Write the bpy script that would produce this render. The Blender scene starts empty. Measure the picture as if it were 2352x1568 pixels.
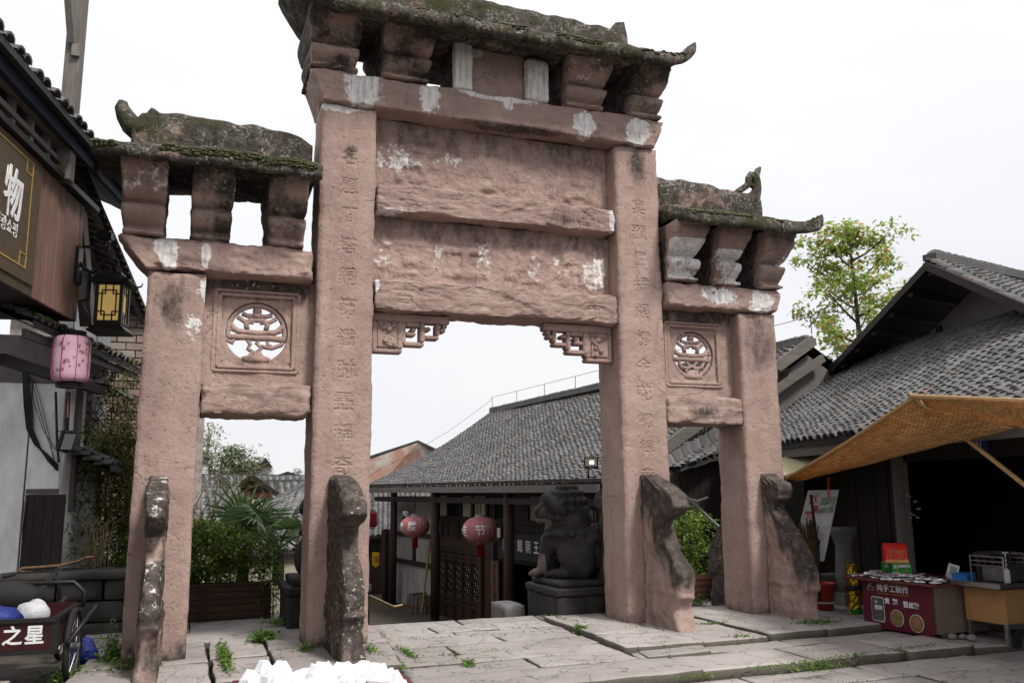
import bpy, bmesh, math, random
import numpy as np
from mathutils import Vector, Matrix, noise
random.seed(7)
scene = bpy.context.scene
col = scene.collection
R = math.radians
# ------------------------------------------------------------------ camera
CX = Vector((-1.26045, -9.57242, 1.63957))
YAW, PITCH, ROLL, FPX = R(20.4676), R(9.5896), R(-0.5388), 1997.05
_fw = Vector((math.sin(YAW)*math.cos(PITCH), math.cos(YAW)*math.cos(PITCH), math.sin(PITCH)))
_rt = Vector((math.cos(YAW), -math.sin(YAW), 0)); _up = _rt.cross(_fw)
_r2 = math.cos(ROLL)*_rt + math.sin(ROLL)*_up; _u2 = -math.sin(ROLL)*_rt + math.cos(ROLL)*_up
cam = bpy.data.objects.new('camera', bpy.data.cameras.new('camera')); col.objects.link(cam)
cam.matrix_world = Matrix(((_r2.x, _u2.x, -_fw.x, CX.x), (_r2.y, _u2.y, -_fw.y, CX.y), (_r2.z, _u2.z, -_fw.z, CX.z), (0, 0, 0, 1)))
cam.data.sensor_width = 36; cam.data.lens = 36*FPX/2352; cam.data.clip_end = 2000
scene.camera = cam
# ------------------------------------------------------------------ sky, sun, exposure
SUN_EL, SUN_AZ = R(52), R(158)          # azimuth measured from +Y towards +X (behind and right of the camera)
w = bpy.data.worlds.new('World'); scene.world = w; w.use_nodes = True
N = w.node_tree.nodes; Lk = w.node_tree.links; N.clear()
out = N.new('ShaderNodeOutputWorld'); bg = N.new('ShaderNodeBackground'); Lk.new(bg.outputs[0], out.inputs[0])
sky = N.new('ShaderNodeTexSky'); sky.sky_type = 'NISHITA'; sky.sun_disc = False
sky.sun_elevation = SUN_EL; sky.sun_rotation = SUN_AZ
sc_ = N.new('ShaderNodeVectorMath'); sc_.operation = 'SCALE'; sc_.inputs[3].default_value = 0.10; Lk.new(sky.outputs[0], sc_.inputs[0])
tc = N.new('ShaderNodeTexCoord'); mp = N.new('ShaderNodeMapping'); mp.inputs['Scale'].default_value = (1.2, 1.2, 3.0)
Lk.new(tc.outputs['Generated'], mp.inputs[0])
nz = N.new('ShaderNodeTexNoise'); nz.inputs['Scale'].default_value = 1.6; nz.inputs['Detail'].default_value = 4; Lk.new(mp.outputs[0], nz.inputs[0])
cr = N.new('ShaderNodeValToRGB'); Lk.new(nz.outputs['Fac'], cr.inputs[0])
cr.color_ramp.elements[0].position = .3; cr.color_ramp.elements[0].color = (.93, .94, .98, 1)
cr.color_ramp.elements[1].position = .62; cr.color_ramp.elements[1].color = (1.02, 1.02, 1.03, 1)
sep = N.new('ShaderNodeSeparateXYZ'); Lk.new(tc.outputs['Generated'], sep.inputs[0])
mr = N.new('ShaderNodeMapRange'); mr.inputs[1].default_value = 0.0; mr.inputs[2].default_value = 1.0; mr.inputs[3].default_value = .97; mr.inputs[4].default_value = 1.6
sq_ = N.new('ShaderNodeMath'); sq_.operation = 'MULTIPLY'; Lk.new(sep.outputs[2], sq_.inputs[0]); Lk.new(sep.outputs[2], sq_.inputs[1]); Lk.new(sq_.outputs[0], mr.inputs[0])
s2 = N.new('ShaderNodeVectorMath'); s2.operation = 'SCALE'; Lk.new(cr.outputs[0], s2.inputs[0]); Lk.new(mr.outputs[0], s2.inputs[3])
mx = N.new('ShaderNodeMixRGB'); mx.inputs[0].default_value = .95; Lk.new(sc_.outputs[0], mx.inputs[1]); Lk.new(s2.outputs[0], mx.inputs[2])
Lk.new(mx.outputs[0], bg.inputs[0]); bg.inputs[1].default_value = 0.385
sun = bpy.data.objects.new('sun', bpy.data.lights.new('sun', 'SUN')); col.objects.link(sun)
sun.data.energy = 1.5; sun.data.angle = R(10); sun.data.color = (1, .96, .9)
_sd = Vector((math.sin(SUN_AZ)*math.cos(SUN_EL), math.cos(SUN_AZ)*math.cos(SUN_EL), math.sin(SUN_EL)))
sun.rotation_euler = _sd.to_track_quat('Z', 'Y').to_euler()
scene.view_settings.view_transform = 'Standard'; scene.view_settings.look = 'None'
scene.view_settings.exposure = 1.35; scene.view_settings.gamma = 1.0; scene.view_settings.use_curve_mapping = False
scene.render.engine = 'CYCLES'
scene.cycles.max_bounces = 5; scene.cycles.diffuse_bounces = 2; scene.cycles.glossy_bounces = 2
scene.cycles.transparent_max_bounces = 8; scene.cycles.caustics_reflective = False; scene.cycles.caustics_refractive = False
scene.cycles.use_denoising = True

# ------------------------------------------------------------------ survey helpers: a sight line through the picture (2352 x 1568 grid) met with a plane
def ray(u, v): return _fw + _r2*((u-1176)/FPX) - _u2*((v-784)/FPX)
def PY(u, v, y): d = ray(u, v); return CX + d*((y-CX.y)/d.y)
def PX(u, v, x): d = ray(u, v); return CX + d*((x-CX.x)/d.x)
def PZ(u, v, z): d = ray(u, v); return CX + d*((z-CX.z)/d.z)
def PD(u, v, t): return CX + ray(u, v)*t
def PP(u, v, P, Nn): d = ray(u, v); P = Vector(P); Nn = Vector(Nn); return CX + d*(Nn.dot(P-CX)/Nn.dot(d))

# ------------------------------------------------------------------ materials
class NT:
    def __init__(s, name):
        s.m = bpy.data.materials.new(name); s.m.use_nodes = True; s.t = s.m.node_tree; s.n = s.t.nodes
        s.p = s.n['Principled BSDF']; s.tc = s.n.new('ShaderNodeTexCoord')
    def lk(s, a, b): s.t.links.new(a, b)
    def setin(s, sock, v):
        if isinstance(v, bpy.types.NodeSocket): s.lk(v, sock)
        else:
            if isinstance(v, tuple) and len(v) == 3 and sock.type == 'RGBA': v = v+(1,)
            sock.default_value = v
    def map(s, scale=(1, 1, 1), rot=(0, 0, 0), src='Object'):
        n = s.n.new('ShaderNodeMapping'); n.inputs['Scale'].default_value = scale; n.inputs['Rotation'].default_value = rot
        s.lk(s.tc.outputs[src], n.inputs[0]); return n.outputs[0]
    def world(s, scale=(1, 1, 1)):
        g = s.n.new('ShaderNodeNewGeometry'); n = s.n.new('ShaderNodeMapping'); n.inputs['Scale'].default_value = scale
        s.lk(g.outputs['Position'], n.inputs[0]); return n.outputs[0]
    def noise(s, scale, vec=None, detail=4, rough=.6, dist=0):
        n = s.n.new('ShaderNodeTexNoise'); n.inputs['Scale'].default_value = scale; n.inputs['Detail'].default_value = detail
        n.inputs['Roughness'].default_value = rough; n.inputs['Distortion'].default_value = dist
        s.lk(vec if vec is not None else s.world(), n.inputs[0]); return n.outputs['Fac']
    def voro(s, scale, vec=None, feat='F1', out='Distance'):
        n = s.n.new('ShaderNodeTexVoronoi'); n.inputs['Scale'].default_value = scale; n.feature = feat
        s.lk(vec if vec is not None else s.world(), n.inputs[0]); return n.outputs[out]
    def ramp(s, f, a, b, ca=(0, 0, 0), cb=(1, 1, 1)):
        n = s.n.new('ShaderNodeValToRGB'); e = n.color_ramp.elements
        e[0].position = a; e[0].color = tuple(ca)+(1,); e[1].position = b; e[1].color = tuple(cb)+(1,); s.lk(f, n.inputs[0]); return n.outputs[0]
    def mix(s, f, a, b, typ='MIX'):
        n = s.n.new('ShaderNodeMixRGB'); n.blend_type = typ; s.setin(n.inputs[0], f); s.setin(n.inputs[1], a); s.setin(n.inputs[2], b); return n.outputs[0]
    def math(s, op, a, b=0.0):
        n = s.n.new('ShaderNodeMath'); n.operation = op; s.setin(n.inputs[0], a); s.setin(n.inputs[1], b); return n.outputs[0]
    def attr(s, name):
        n = s.n.new('ShaderNodeAttribute'); n.attribute_name = name; return n.outputs['Color']
    def sep(s, c):
        n = s.n.new('ShaderNodeSeparateColor'); s.lk(c, n.inputs[0]); return n.outputs
    def rnd(s):
        o = s.n.new('ShaderNodeObjectInfo'); g = s.n.new('ShaderNodeNewGeometry')
        return s.math('FRACT', s.math('ADD', o.outputs['Random'], g.outputs['Random Per Island']))
    def bump(s, h, strength=.4, dist=.02, prev=None):
        n = s.n.new('ShaderNodeBump'); n.inputs['Strength'].default_value = strength; n.inputs['Distance'].default_value = dist
        s.lk(h, n.inputs['Height'])
        if prev is not None: s.lk(prev, n.inputs['Normal'])
        return n.outputs[0]
    def done(s, base, rough=.8, normal=None, metal=0, spec=.3):
        s.setin(s.p.inputs['Base Color'], base); s.setin(s.p.inputs['Roughness'], rough); s.p.inputs['Metallic'].default_value = metal
        s.p.inputs['Specular IOR Level'].default_value = spec
        if normal is not None: s.lk(normal, s.p.inputs['Normal'])
        return s.m
M = {}
def plain(name, c, rough=.7, c2=None, scale=8, bump=.15, metal=0, spec=.3, streak=None, bscale=None, dist=.01):
    a = NT(name); c2 = c2 or tuple(x*.7 for x in c)
    v = a.map(streak) if streak else a.map()
    f = a.noise(scale, v, 5)
    base = a.mix(a.ramp(f, .3, .7), c2, c)
    nb = a.bump(a.noise(bscale or scale*5, v, 4), bump, dist) if bump else None
    M[name] = a.done(base, rough, nb, metal, spec); return M[name]

def sandstone(name='sandstone', bed=0.0, swirl=0.0, crack=.5):
    a = NT(name)
    st = a.sep(a.attr('stain')); W = a.world()
    n1 = a.noise(1.3, W, 4, .65); n2 = a.noise(9, W, 4, .7); n3 = a.noise(3.4, a.world((1, 1, .18)), 4, .68); n5 = a.noise(48, W, 2, .7); n6 = a.noise(21, W, 3, .7)
    base = a.mix(a.ramp(n1, .35, .68), (.282, .194, .168), (.41, .299, .258))
    base = a.mix(a.math('MULTIPLY', a.ramp(n2, .42, .75), .45), base, (.44, .32, .275))
    base = a.mix(a.math('MULTIPLY', a.ramp(n3, .5, .74), .55), base, (.2, .138, .122))
    base = a.mix(a.math('MULTIPLY', a.ramp(a.noise(.7, a.world((1, 1, .6)), 3, .6), .42, .68), .4), base, (.26, .195, .175))
    pit = a.ramp(a.math('ADD', a.math('MULTIPLY', n6, .75), a.math('MULTIPLY', n5, .25)), .33, .42, (1, 1, 1), (0, 0, 0))
    base = a.mix(a.math('MULTIPLY', pit, .42), base, (.17, .105, .09))
    wv = a.n.new('ShaderNodeVectorMath'); wv.operation = 'ADD'; nv = a.n.new('ShaderNodeTexNoise'); nv.inputs['Scale'].default_value = 2.5; nv.inputs['Detail'].default_value = 4; a.lk(W, nv.inputs[0])
    sv = a.n.new('ShaderNodeVectorMath'); sv.operation = 'SCALE'; sv.inputs[3].default_value = .55; a.lk(nv.outputs['Color'], sv.inputs[0]); a.lk(W, wv.inputs[0]); a.lk(sv.outputs[0], wv.inputs[1])
    ck = a.ramp(a.voro(1.15, wv.outputs[0], 'DISTANCE_TO_EDGE'), .0, .014, (1, 1, 1), (0, 0, 0)); ck = a.math('MULTIPLY', ck, a.ramp(n1, .52, .6))
    base = a.mix(a.math('MULTIPLY', ck, .75*crack), base, (.07, .043, .037))
    rag = a.math('MULTIPLY', a.math('SUBTRACT', a.math('ADD', a.math('MULTIPLY', n2, .6), a.math('MULTIPLY', n6, .4)), .5), 2.8)
    rag2 = a.math('MULTIPLY', a.math('SUBTRACT', a.noise(6, a.world((1, 1, .45)), 5, .7), .5), 1.5)
    def fac(ch, r, lo, hi): return a.ramp(a.math('MULTIPLY', a.math('GREATER_THAN', ch, .03), a.math('ADD', ch, r)), lo, hi)
    lime = a.mix(a.ramp(a.noise(16, a.world((1, 1, .12)), 4, .75), .30, .56), (.36, .335, .33), (.74, .71, .69))
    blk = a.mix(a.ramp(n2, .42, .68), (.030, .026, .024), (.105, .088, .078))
    mos = a.mix(a.ramp(n5, .35, .65), (.018, .022, .006), (.10, .105, .014))
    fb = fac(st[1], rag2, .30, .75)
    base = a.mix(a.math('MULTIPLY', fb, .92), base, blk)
    base = a.mix(fac(st[0], rag, .40, .62), base, lime)
    base = a.mix(fac(st[2], rag, .4, .6), base, mos)
    lich = a.math('MULTIPLY', a.ramp(n6, .60, .64), a.math('MULTIPLY', fb, a.ramp(n1, .48, .58)))
    base = a.mix(a.math('MULTIPLY', lich, .8), base, (.46, .46, .40))
    h = a.math('ADD', a.math('ADD', a.math('MULTIPLY', n5, .22), a.math('MULTIPLY', n6, .32)), a.noise(5.5, W, 4, .65))
    h = a.math('SUBTRACT', h, a.math('MULTIPLY', pit, .35)); h = a.math('SUBTRACT', h, a.math('MULTIPLY', ck, .5*crack))
    if bed:
        b1 = a.noise(2.6, a.world((.55, .55, 4.5)), 5, .68, .7); h = a.math('ADD', h, a.math('MULTIPLY', a.ramp(a.math('ABSOLUTE', a.math('SUBTRACT', b1, .5)), .0, .035), bed)); h = a.math('ADD', h, a.math('MULTIPLY', a.math('SNAP', b1, .08), bed*6))
    if swirl: h = a.math('ADD', h, a.math('MULTIPLY', a.ramp(a.noise(7, W, 3, .6, 2.6), .35, .6), swirl))
    M[name] = a.done(base, .92, a.bump(h, .7, .028), 0, .15)
sandstone(); sandstone('bedded_sandstone', .28); sandstone('carved_sandstone', 0, .28)
def lichen_stone():
    a = NT('lichen_stone'); W = a.world(); st = a.sep(a.attr('stain'))
    n1 = a.noise(2.4, W, 5, .7); n2 = a.noise(10, W, 5, .75); n3 = a.noise(30, W, 3, .75)
    base = a.mix(a.ramp(n2, .35, .65), (.026, .023, .020), (.105, .092, .078))
    base = a.mix(a.ramp(n1, .55, .66), base, a.mix(n2, (.20, .135, .115), (.34, .235, .2)))
    base = a.mix(a.math('MULTIPLY', a.ramp(n3, .53, .6), a.ramp(a.noise(4.5, W, 3), .46, .58)), base, (.30, .295, .265))
    base = a.mix(a.math('MULTIPLY', a.ramp(a.noise(3.3, W, 4, .7), .52, .62), .8), base, (.045, .047, .018))
    base = a.mix(a.ramp(a.math('ADD', st[2], a.math('SUBTRACT', n2, .5)), .45, .6), base, a.mix(n3, (.02, .024, .005), (.105, .105, .014)))
    h = a.math('ADD', n2, a.math('MULTIPLY', n3, .5)); M['lichen_stone'] = a.done(base, .95, a.bump(h, .9, .035), 0, .1)
lichen_stone()
def slabmat():
    a = NT('paving')
    r = a.rnd()
    base = a.mix(r, (.268, .238, .224), (.37, .333, .316))
    base = a.mix(a.math('MULTIPLY', a.ramp(a.noise(1.1, None, 6, .68), .45, .72), .65), base, (.185, .16, .148))
    base = a.mix(a.math('MULTIPLY', a.ramp(a.noise(12, None, 5, .7), .5, .8), .4), base, (.42, .385, .375))
    base = a.mix(a.math('MULTIPLY', a.ramp(a.noise(5, None, 5, .75), .62, .75), .5), base, (.10, .085, .08))
    cw = a.noise(1.4, a.world((1, 1, 1)), 5, .6)
    ck = a.ramp(a.math('ABSOLUTE', a.math('SUBTRACT', cw, .5)), .0, .006, (1, 1, 1), (0, 0, 0))
    base = a.mix(a.math('MULTIPLY', ck, .75), base, (.05, .042, .04))
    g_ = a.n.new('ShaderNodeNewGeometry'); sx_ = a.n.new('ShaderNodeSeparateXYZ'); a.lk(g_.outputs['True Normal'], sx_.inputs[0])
    soil = a.ramp(a.math('ADD', sx_.outputs[2], a.math('MULTIPLY', a.math('SUBTRACT', a.noise(9, None, 4, .7), .5), .5)), .35, .6, (1, 1, 1), (0, 0, 0))  # steep side faces mixed darker than the tops
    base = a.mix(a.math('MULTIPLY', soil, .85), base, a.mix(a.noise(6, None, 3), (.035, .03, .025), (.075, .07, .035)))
    hh_ = a.math('ADD', a.math('MULTIPLY', a.noise(34, None, 3, .7), .3), a.noise(6, None, 5, .65)); hh_ = a.math('SUBTRACT', hh_, a.math('MULTIPLY', ck, .5)); nb = a.bump(hh_, .6, .03)
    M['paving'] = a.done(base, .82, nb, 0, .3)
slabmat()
def darkstone():
    a = NT('dark_stone')
    f = a.ramp(a.noise(3.5, None, 6, .7), .4, .7)
    base = a.mix(f, (.014, .013, .012), (.042, .037, .034))
    st = a.sep(a.attr('stain'))
    base = a.mix(a.math('MULTIPLY', a.ramp(a.math('MULTIPLY', st[0], a.math('ADD', .4, a.noise(7, None, 5))), .35, 1.0), .6), base, (.27, .2, .18))
    base = a.mix(a.ramp(a.noise(40, None, 3, .8), .69, .73), base, (.35, .34, .3))
    nb = a.bump(a.noise(30, None, 5, .75), .5, .015)
    M['dark_stone'] = a.done(base, .75, nb, 0, .35)
darkstone()
def tilemat(name, c1, c2, c3):
    a = NT(name); r = a.rnd()
    base = a.mix(r, c1, c2)
    base = a.mix(a.ramp(a.math('FRACT', a.math('MULTIPLY', r, 37.7)), .975, .985), base, c3)
    base = a.mix(a.math('MULTIPLY', a.ramp(a.noise(1.3, None, 5, .65), .4, .72), .7), base, (.05, .049, .048))
    base = a.mix(a.ramp(a.noise(3.1, None, 6, .75), .66, .78), base, (.05, .055, .03))
    nb = a.bump(a.noise(60, None, 3, .7), .3, .006)
    M[name] = a.done(base, .75, nb, 0, .35)
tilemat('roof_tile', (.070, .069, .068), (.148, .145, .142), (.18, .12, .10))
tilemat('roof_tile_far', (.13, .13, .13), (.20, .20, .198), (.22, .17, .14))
def wood(name, c1, c2, axis='z', rough=.7, bump=.4):
    a = NT(name); sc = {'x': (1.2, 14, 14), 'y': (14, 1.2, 14), 'z': (14, 14, 1.2)}[axis]
    f = a.noise(2.2, a.world(sc), 6, .65, .6)
    base = a.mix(a.ramp(f, .3, .7), c1, c2)
    base = a.mix(a.math('MULTIPLY', a.rnd(), .45), base, tuple(x*.55 for x in c1))
    base = a.mix(a.math('MULTIPLY', a.ramp(a.noise(2.5, None, 5, .7), .55, .8), .4), base, tuple(x*.5 for x in c1))
    M[name] = a.done(base, rough, a.bump(f, bump, .01), 0, .3)
wood('dark_timber', (.012, .008, .006), (.030, .020, .015)); wood('dark_timber_x', (.012, .008, .006), (.030, .020, .015), 'x')
wood('dark_timber_y', (.013, .009, .007), (.032, .021, .016), 'y')
wood('red_timber', (.022, .010, .007), (.052, .025, .017)); wood('red_timber_y', (.022, .010, .007), (.052, .025, .017), 'y'); wood('red_timber_x', (.045, .019, .012), (.09, .042, .026), 'x')
wood('clad_timber', (.16, .088, .066), (.26, .155, .118)); wood('sign_timber', (.060, .042, .026), (.10, .072, .046), 'y')
wood('grey_timber', (.10, .088, .078), (.21, .185, .165)); wood('grey_timber_x', (.10, .088, .078), (.2, .18, .16), 'x'); wood('grey_timber_y', (.085, .075, .068), (.17, .15, .135), 'y')
wood('orange_ply', (.36, .19, .075), (.5, .29, .13), 'x', .55, .1); wood('cart_laminate', (.13, .095, .075), (.22, .165, .13), 'z', .5, .1)
wood('bamboo_pole', (.33, .19, .07), (.5, .33, .14), 'x', .45, .15); wood('bark', (.05, .042, .034), (.11, .095, .075))
def plaster(name, c, d, lo=.5, hi=.75, dirt=.8):
    a = NT(name)
    base = a.mix(a.math('MULTIPLY', a.ramp(a.noise(1.5, a.world((1, 1, .45)), 7, .72), lo, hi), dirt), c, d)
    base = a.mix(a.math('MULTIPLY', a.ramp(a.noise(9, a.world((1, 1, .3)), 6, .75), .55, .8), .55), base, tuple(x*.45 for x in c))
    base = a.mix(a.ramp(a.noise(3.2, None, 6, .75), .69, .74), base, tuple(x*.25 for x in c))
    M[name] = a.done(base, .9, a.bump(a.noise(14, None, 6, .7), .3, .012), 0, .2)
plaster('white_plaster', (.88, .88, .9), (.36, .34, .33), .43, .72, .75); plaster('old_plaster', (.40, .385, .37), (.13, .11, .10), .42, .66)
plaster('cream_plaster', (.36, .33, .25), (.16, .14, .11), .45, .7); plaster('concrete', (.17, .16, .15), (.08, .075, .07), .4, .7)
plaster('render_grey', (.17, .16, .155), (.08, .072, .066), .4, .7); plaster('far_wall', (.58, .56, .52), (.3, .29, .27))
a = NT('brick'); r_ = a.rnd()
b_ = a.mix(r_, (.125, .075, .058), (.25, .17, .135)); b_ = a.mix(a.math('MULTIPLY', a.ramp(a.noise(1.1, None, 5, .7), .45, .7), .65), b_, (.30, .285, .27))
M['brick'] = a.done(b_, .9, a.bump(a.noise(50, None, 4), .3, .006), 0, .2)
a = NT('brick_red'); r_ = a.rnd(); b_ = a.mix(r_, (.30, .12, .08), (.36, .22, .17)); b_ = a.mix(a.ramp(a.noise(1.0, None, 6, .7), .47, .6), b_, (.42, .38, .36)); M['brick_red'] = a.done(b_, .9)
plain('mortar', (.42, .38, .35), .95, (.25, .22, .2)); plain('roof_deck', (.045, .044, .044), .9, (.022, .022, .022)); plain('earth', (.085, .07, .058), .95, (.045, .038, .03), 5, .5)
plain('iron_black', (.018, .018, .02), .45, (.03, .028, .026), 12, .1, .4); plain('steel', (.42, .42, .43), .35, (.25, .25, .26), 20, .1, .9); plain('rubber', (.018, .017, .017), .75, None, 30, .2)
plain('blue_tarp', (.008, .022, .19), .6, (.005, .010, .09), 6, .5, 0, .4, None, 9, .04); plain('white_sack', (.55, .55, .57), .6, (.38, .38, .41), 8, .5, 0, .3, None, 14, .03)
plain('red_paint', (.045, .006, .007), .5, (.015, .004, .004), 6); plain('red_plastic', (.5, .06, .03), .45, (.4, .05, .03)); plain('blue_plastic', (.05, .22, .62), .4)
plain('white_ink', (.78, .78, .78), .7, (.62, .62, .62), 10, 0); plain('black_ink', (.02, .018, .018), .7, None, 10, 0); plain('gold_ink', (.42, .27, .06), .5, (.3, .2, .05), 10, 0); plain('red_ink', (.42, .05, .06), .6, None, 10, 0)
plain('grey_ink', (.35, .35, .36), .7, None, 10, 0); plain('pink_ink', (.62, .30, .30), .7, None, 10, 0); plain('brown_ink', (.16, .085, .06), .7, None, 10, 0)
plain('silver_foil', (.8, .8, .82), .18, (.55, .55, .58), 30, .9, 1, .5, None, 35, .02); plain('gold_foil', (.85, .55, .06), .2, (.5, .28, .02), 20, .9, 1, .5, None, 24, .03)
plain('box_red', (.62, .03, .02), .4, (.5, .02, .02)); plain('box_green', (.015, .25, .04), .45, (.012, .18, .03)); plain('box_orange', (.72, .3, .1), .5)
plain('banner_red', (.105, .012, .026), .55, (.085, .01, .02), 3); plain('table_red', (.13, .032, .028), .4, (.09, .022, .02)); plain('poster_white', (.5, .49, .5), .5, (.42, .41, .43), 4, 0)
plain('photo_dark', (.035, .045, .04), .5, (.12, .12, .11), 30, 0); plain('photo_food', (.30, .17, .07), .5, (.06, .09, .04), 26, 0); plain('photo_green', (.05, .14, .05), .5, (.35, .36, .3), 14, 0); plain('photo_white', (.6, .6, .58), .5)
plain('lantern_red', (.40, .035, .055), .6, (.30, .02, .04), 4, .2); plain('lantern_red_dusty', (.50, .23, .26), .8, (.36, .09, .12), 2.0, .2); plain('tassel_red', (.27, .012, .014), .8, (.16, .006, .008), 60, .5, 0, .1, (8, 8, 1))
plain('lantern_pink', (.66, .42, .50), .7, (.56, .33, .42), 4, .15); plain('lantern_seam', (.36, .045, .14), .6); plain('lantern_wire', (.03, .02, .02), .6); plain('tassel_dull', (.24, .045, .045), .8, (.14, .03, .03), 40, .3)
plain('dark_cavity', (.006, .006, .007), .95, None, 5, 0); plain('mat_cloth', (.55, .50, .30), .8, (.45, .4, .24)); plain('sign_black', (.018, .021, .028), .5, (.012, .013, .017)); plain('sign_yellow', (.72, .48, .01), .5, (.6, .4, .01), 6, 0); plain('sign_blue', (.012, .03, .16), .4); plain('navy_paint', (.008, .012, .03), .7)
plain('sign_brown', (.12, .05, .025), .5, (.09, .035, .018)); plain('pale_stone', (.26, .245, .235), .85, (.15, .14, .13), 5, .4); plain('kerb_stone', (.085, .08, .073), .9, (.04, .037, .034), 4, .5)
plain('sugar', (.72, .72, .73), .6, (.62, .62, .64), 14, .4); plain('terracotta', (.35, .15, .09), .8); plain('plastic_white', (.72, .72, .72), .4); plain('reed', (.16, .09, .045), .9, (.07, .04, .02), 30, .5)
plain('bamboo_stem', (.20, .16, .05), .6, (.12, .11, .03), 8); plain('dry_grass', (.36, .29, .16), .9, (.24, .19, .1), 9, 0)
a = NT('lamp_glass'); a.p.inputs['Emission Color'].default_value = (.75, .5, .14, 1); a.p.inputs['Emission Strength'].default_value = .12
M['lamp_glass'] = a.done(a.mix(a.noise(5), (.52, .37, .11), (.62, .46, .16)), .4)
a = NT('lamp_led'); a.p.inputs['Emission Color'].default_value = (1, .8, .4, 1); a.p.inputs['Emission Strength'].default_value = 1.2; M['lamp_led'] = a.done((.7, .55, .2), .4)
a = NT('glass_dark'); M['glass_dark'] = a.done((.02, .022, .025), .08, None, 0, .5)
a = NT('glass_pale'); M['glass_pale'] = a.done(a.mix(a.noise(3), (.45, .46, .46), (.62, .63, .63)), .2, None, 0, .5)
def leaf(name, c1, c2, c3=None, amount=.15, tr=.35):
    a = NT(name); r = a.rnd(); base = a.mix(r, c1, c2)
    if c3: base = a.mix(a.ramp(a.math('FRACT', a.math('MULTIPLY', r, 91.3)), 1-amount, 1-amount+.02), base, c3)
    a.done(base, .5, None, 0, .35); a.p.inputs['Specular IOR Level'].default_value = .35
    t = a.n.new('ShaderNodeBsdfTranslucent'); a.lk(base, t.inputs[0]); mxs = a.n.new('ShaderNodeMixShader'); mxs.inputs[0].default_value = tr
    a.lk(a.p.outputs[0], mxs.inputs[1]); a.lk(t.outputs[0], mxs.inputs[2]); a.lk(mxs.outputs[0], a.n['Material Output'].inputs[0]); M[name] = a.m
leaf('leaf_tree', (.20, .29, .055), (.38, .47, .12), (.50, .28, .09), .15, .5); leaf('leaf_bush', (.060, .12, .018), (.19, .29, .045), (.34, .42, .09), .18, .45)
leaf('leaf_bamboo', (.04, .065, .012), (.11, .13, .03), (.26, .2, .06), .12); leaf('leaf_palm', (.05, .10, .035), (.14, .22, .075), (.36, .38, .2), .12); leaf('leaf_weed', (.06, .13, .02), (.15, .25, .04), None)
leaf('leaf_far', (.10, .14, .07), (.22, .26, .14), None); leaf('leaf_pale', (.3, .34, .25), (.45, .48, .36), None)
leaf('moss', (.012, .015, .003), (.060, .062, .008), None, .1, .1)
a = NT('bamboo_mat')
v_ = a.map((1, 1, 1), (0, 0, R(45)), 'UV'); bk = a.n.new('ShaderNodeTexBrick'); a.lk(v_, bk.inputs[0])
bk.inputs['Scale'].default_value = 4.5; bk.inputs['Color1'].default_value = (.64, .40, .17, 1); bk.inputs['Color2'].default_value = (.40, .21, .075, 1); bk.inputs['Mortar'].default_value = (.2, .09, .03, 1); bk.inputs['Mortar Size'].default_value = .03
b_ = a.mix(a.math('MULTIPLY', a.ramp(a.noise(2, None, 4), .4, .75), .4), bk.outputs[0], (.36, .19, .075))
a.done(b_, .75, a.bump(bk.outputs['Fac'], .3, .01)); t_ = a.n.new('ShaderNodeBsdfTranslucent'); a.lk(b_, t_.inputs[0]); ms = a.n.new('ShaderNodeMixShader'); ms.inputs[0].default_value = .5
a.lk(a.p.outputs[0], ms.inputs[1]); a.lk(t_.outputs[0], ms.inputs[2]); a.lk(ms.outputs[0], a.n['Material Output'].inputs[0]); M['bamboo_mat'] = a.m

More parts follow.
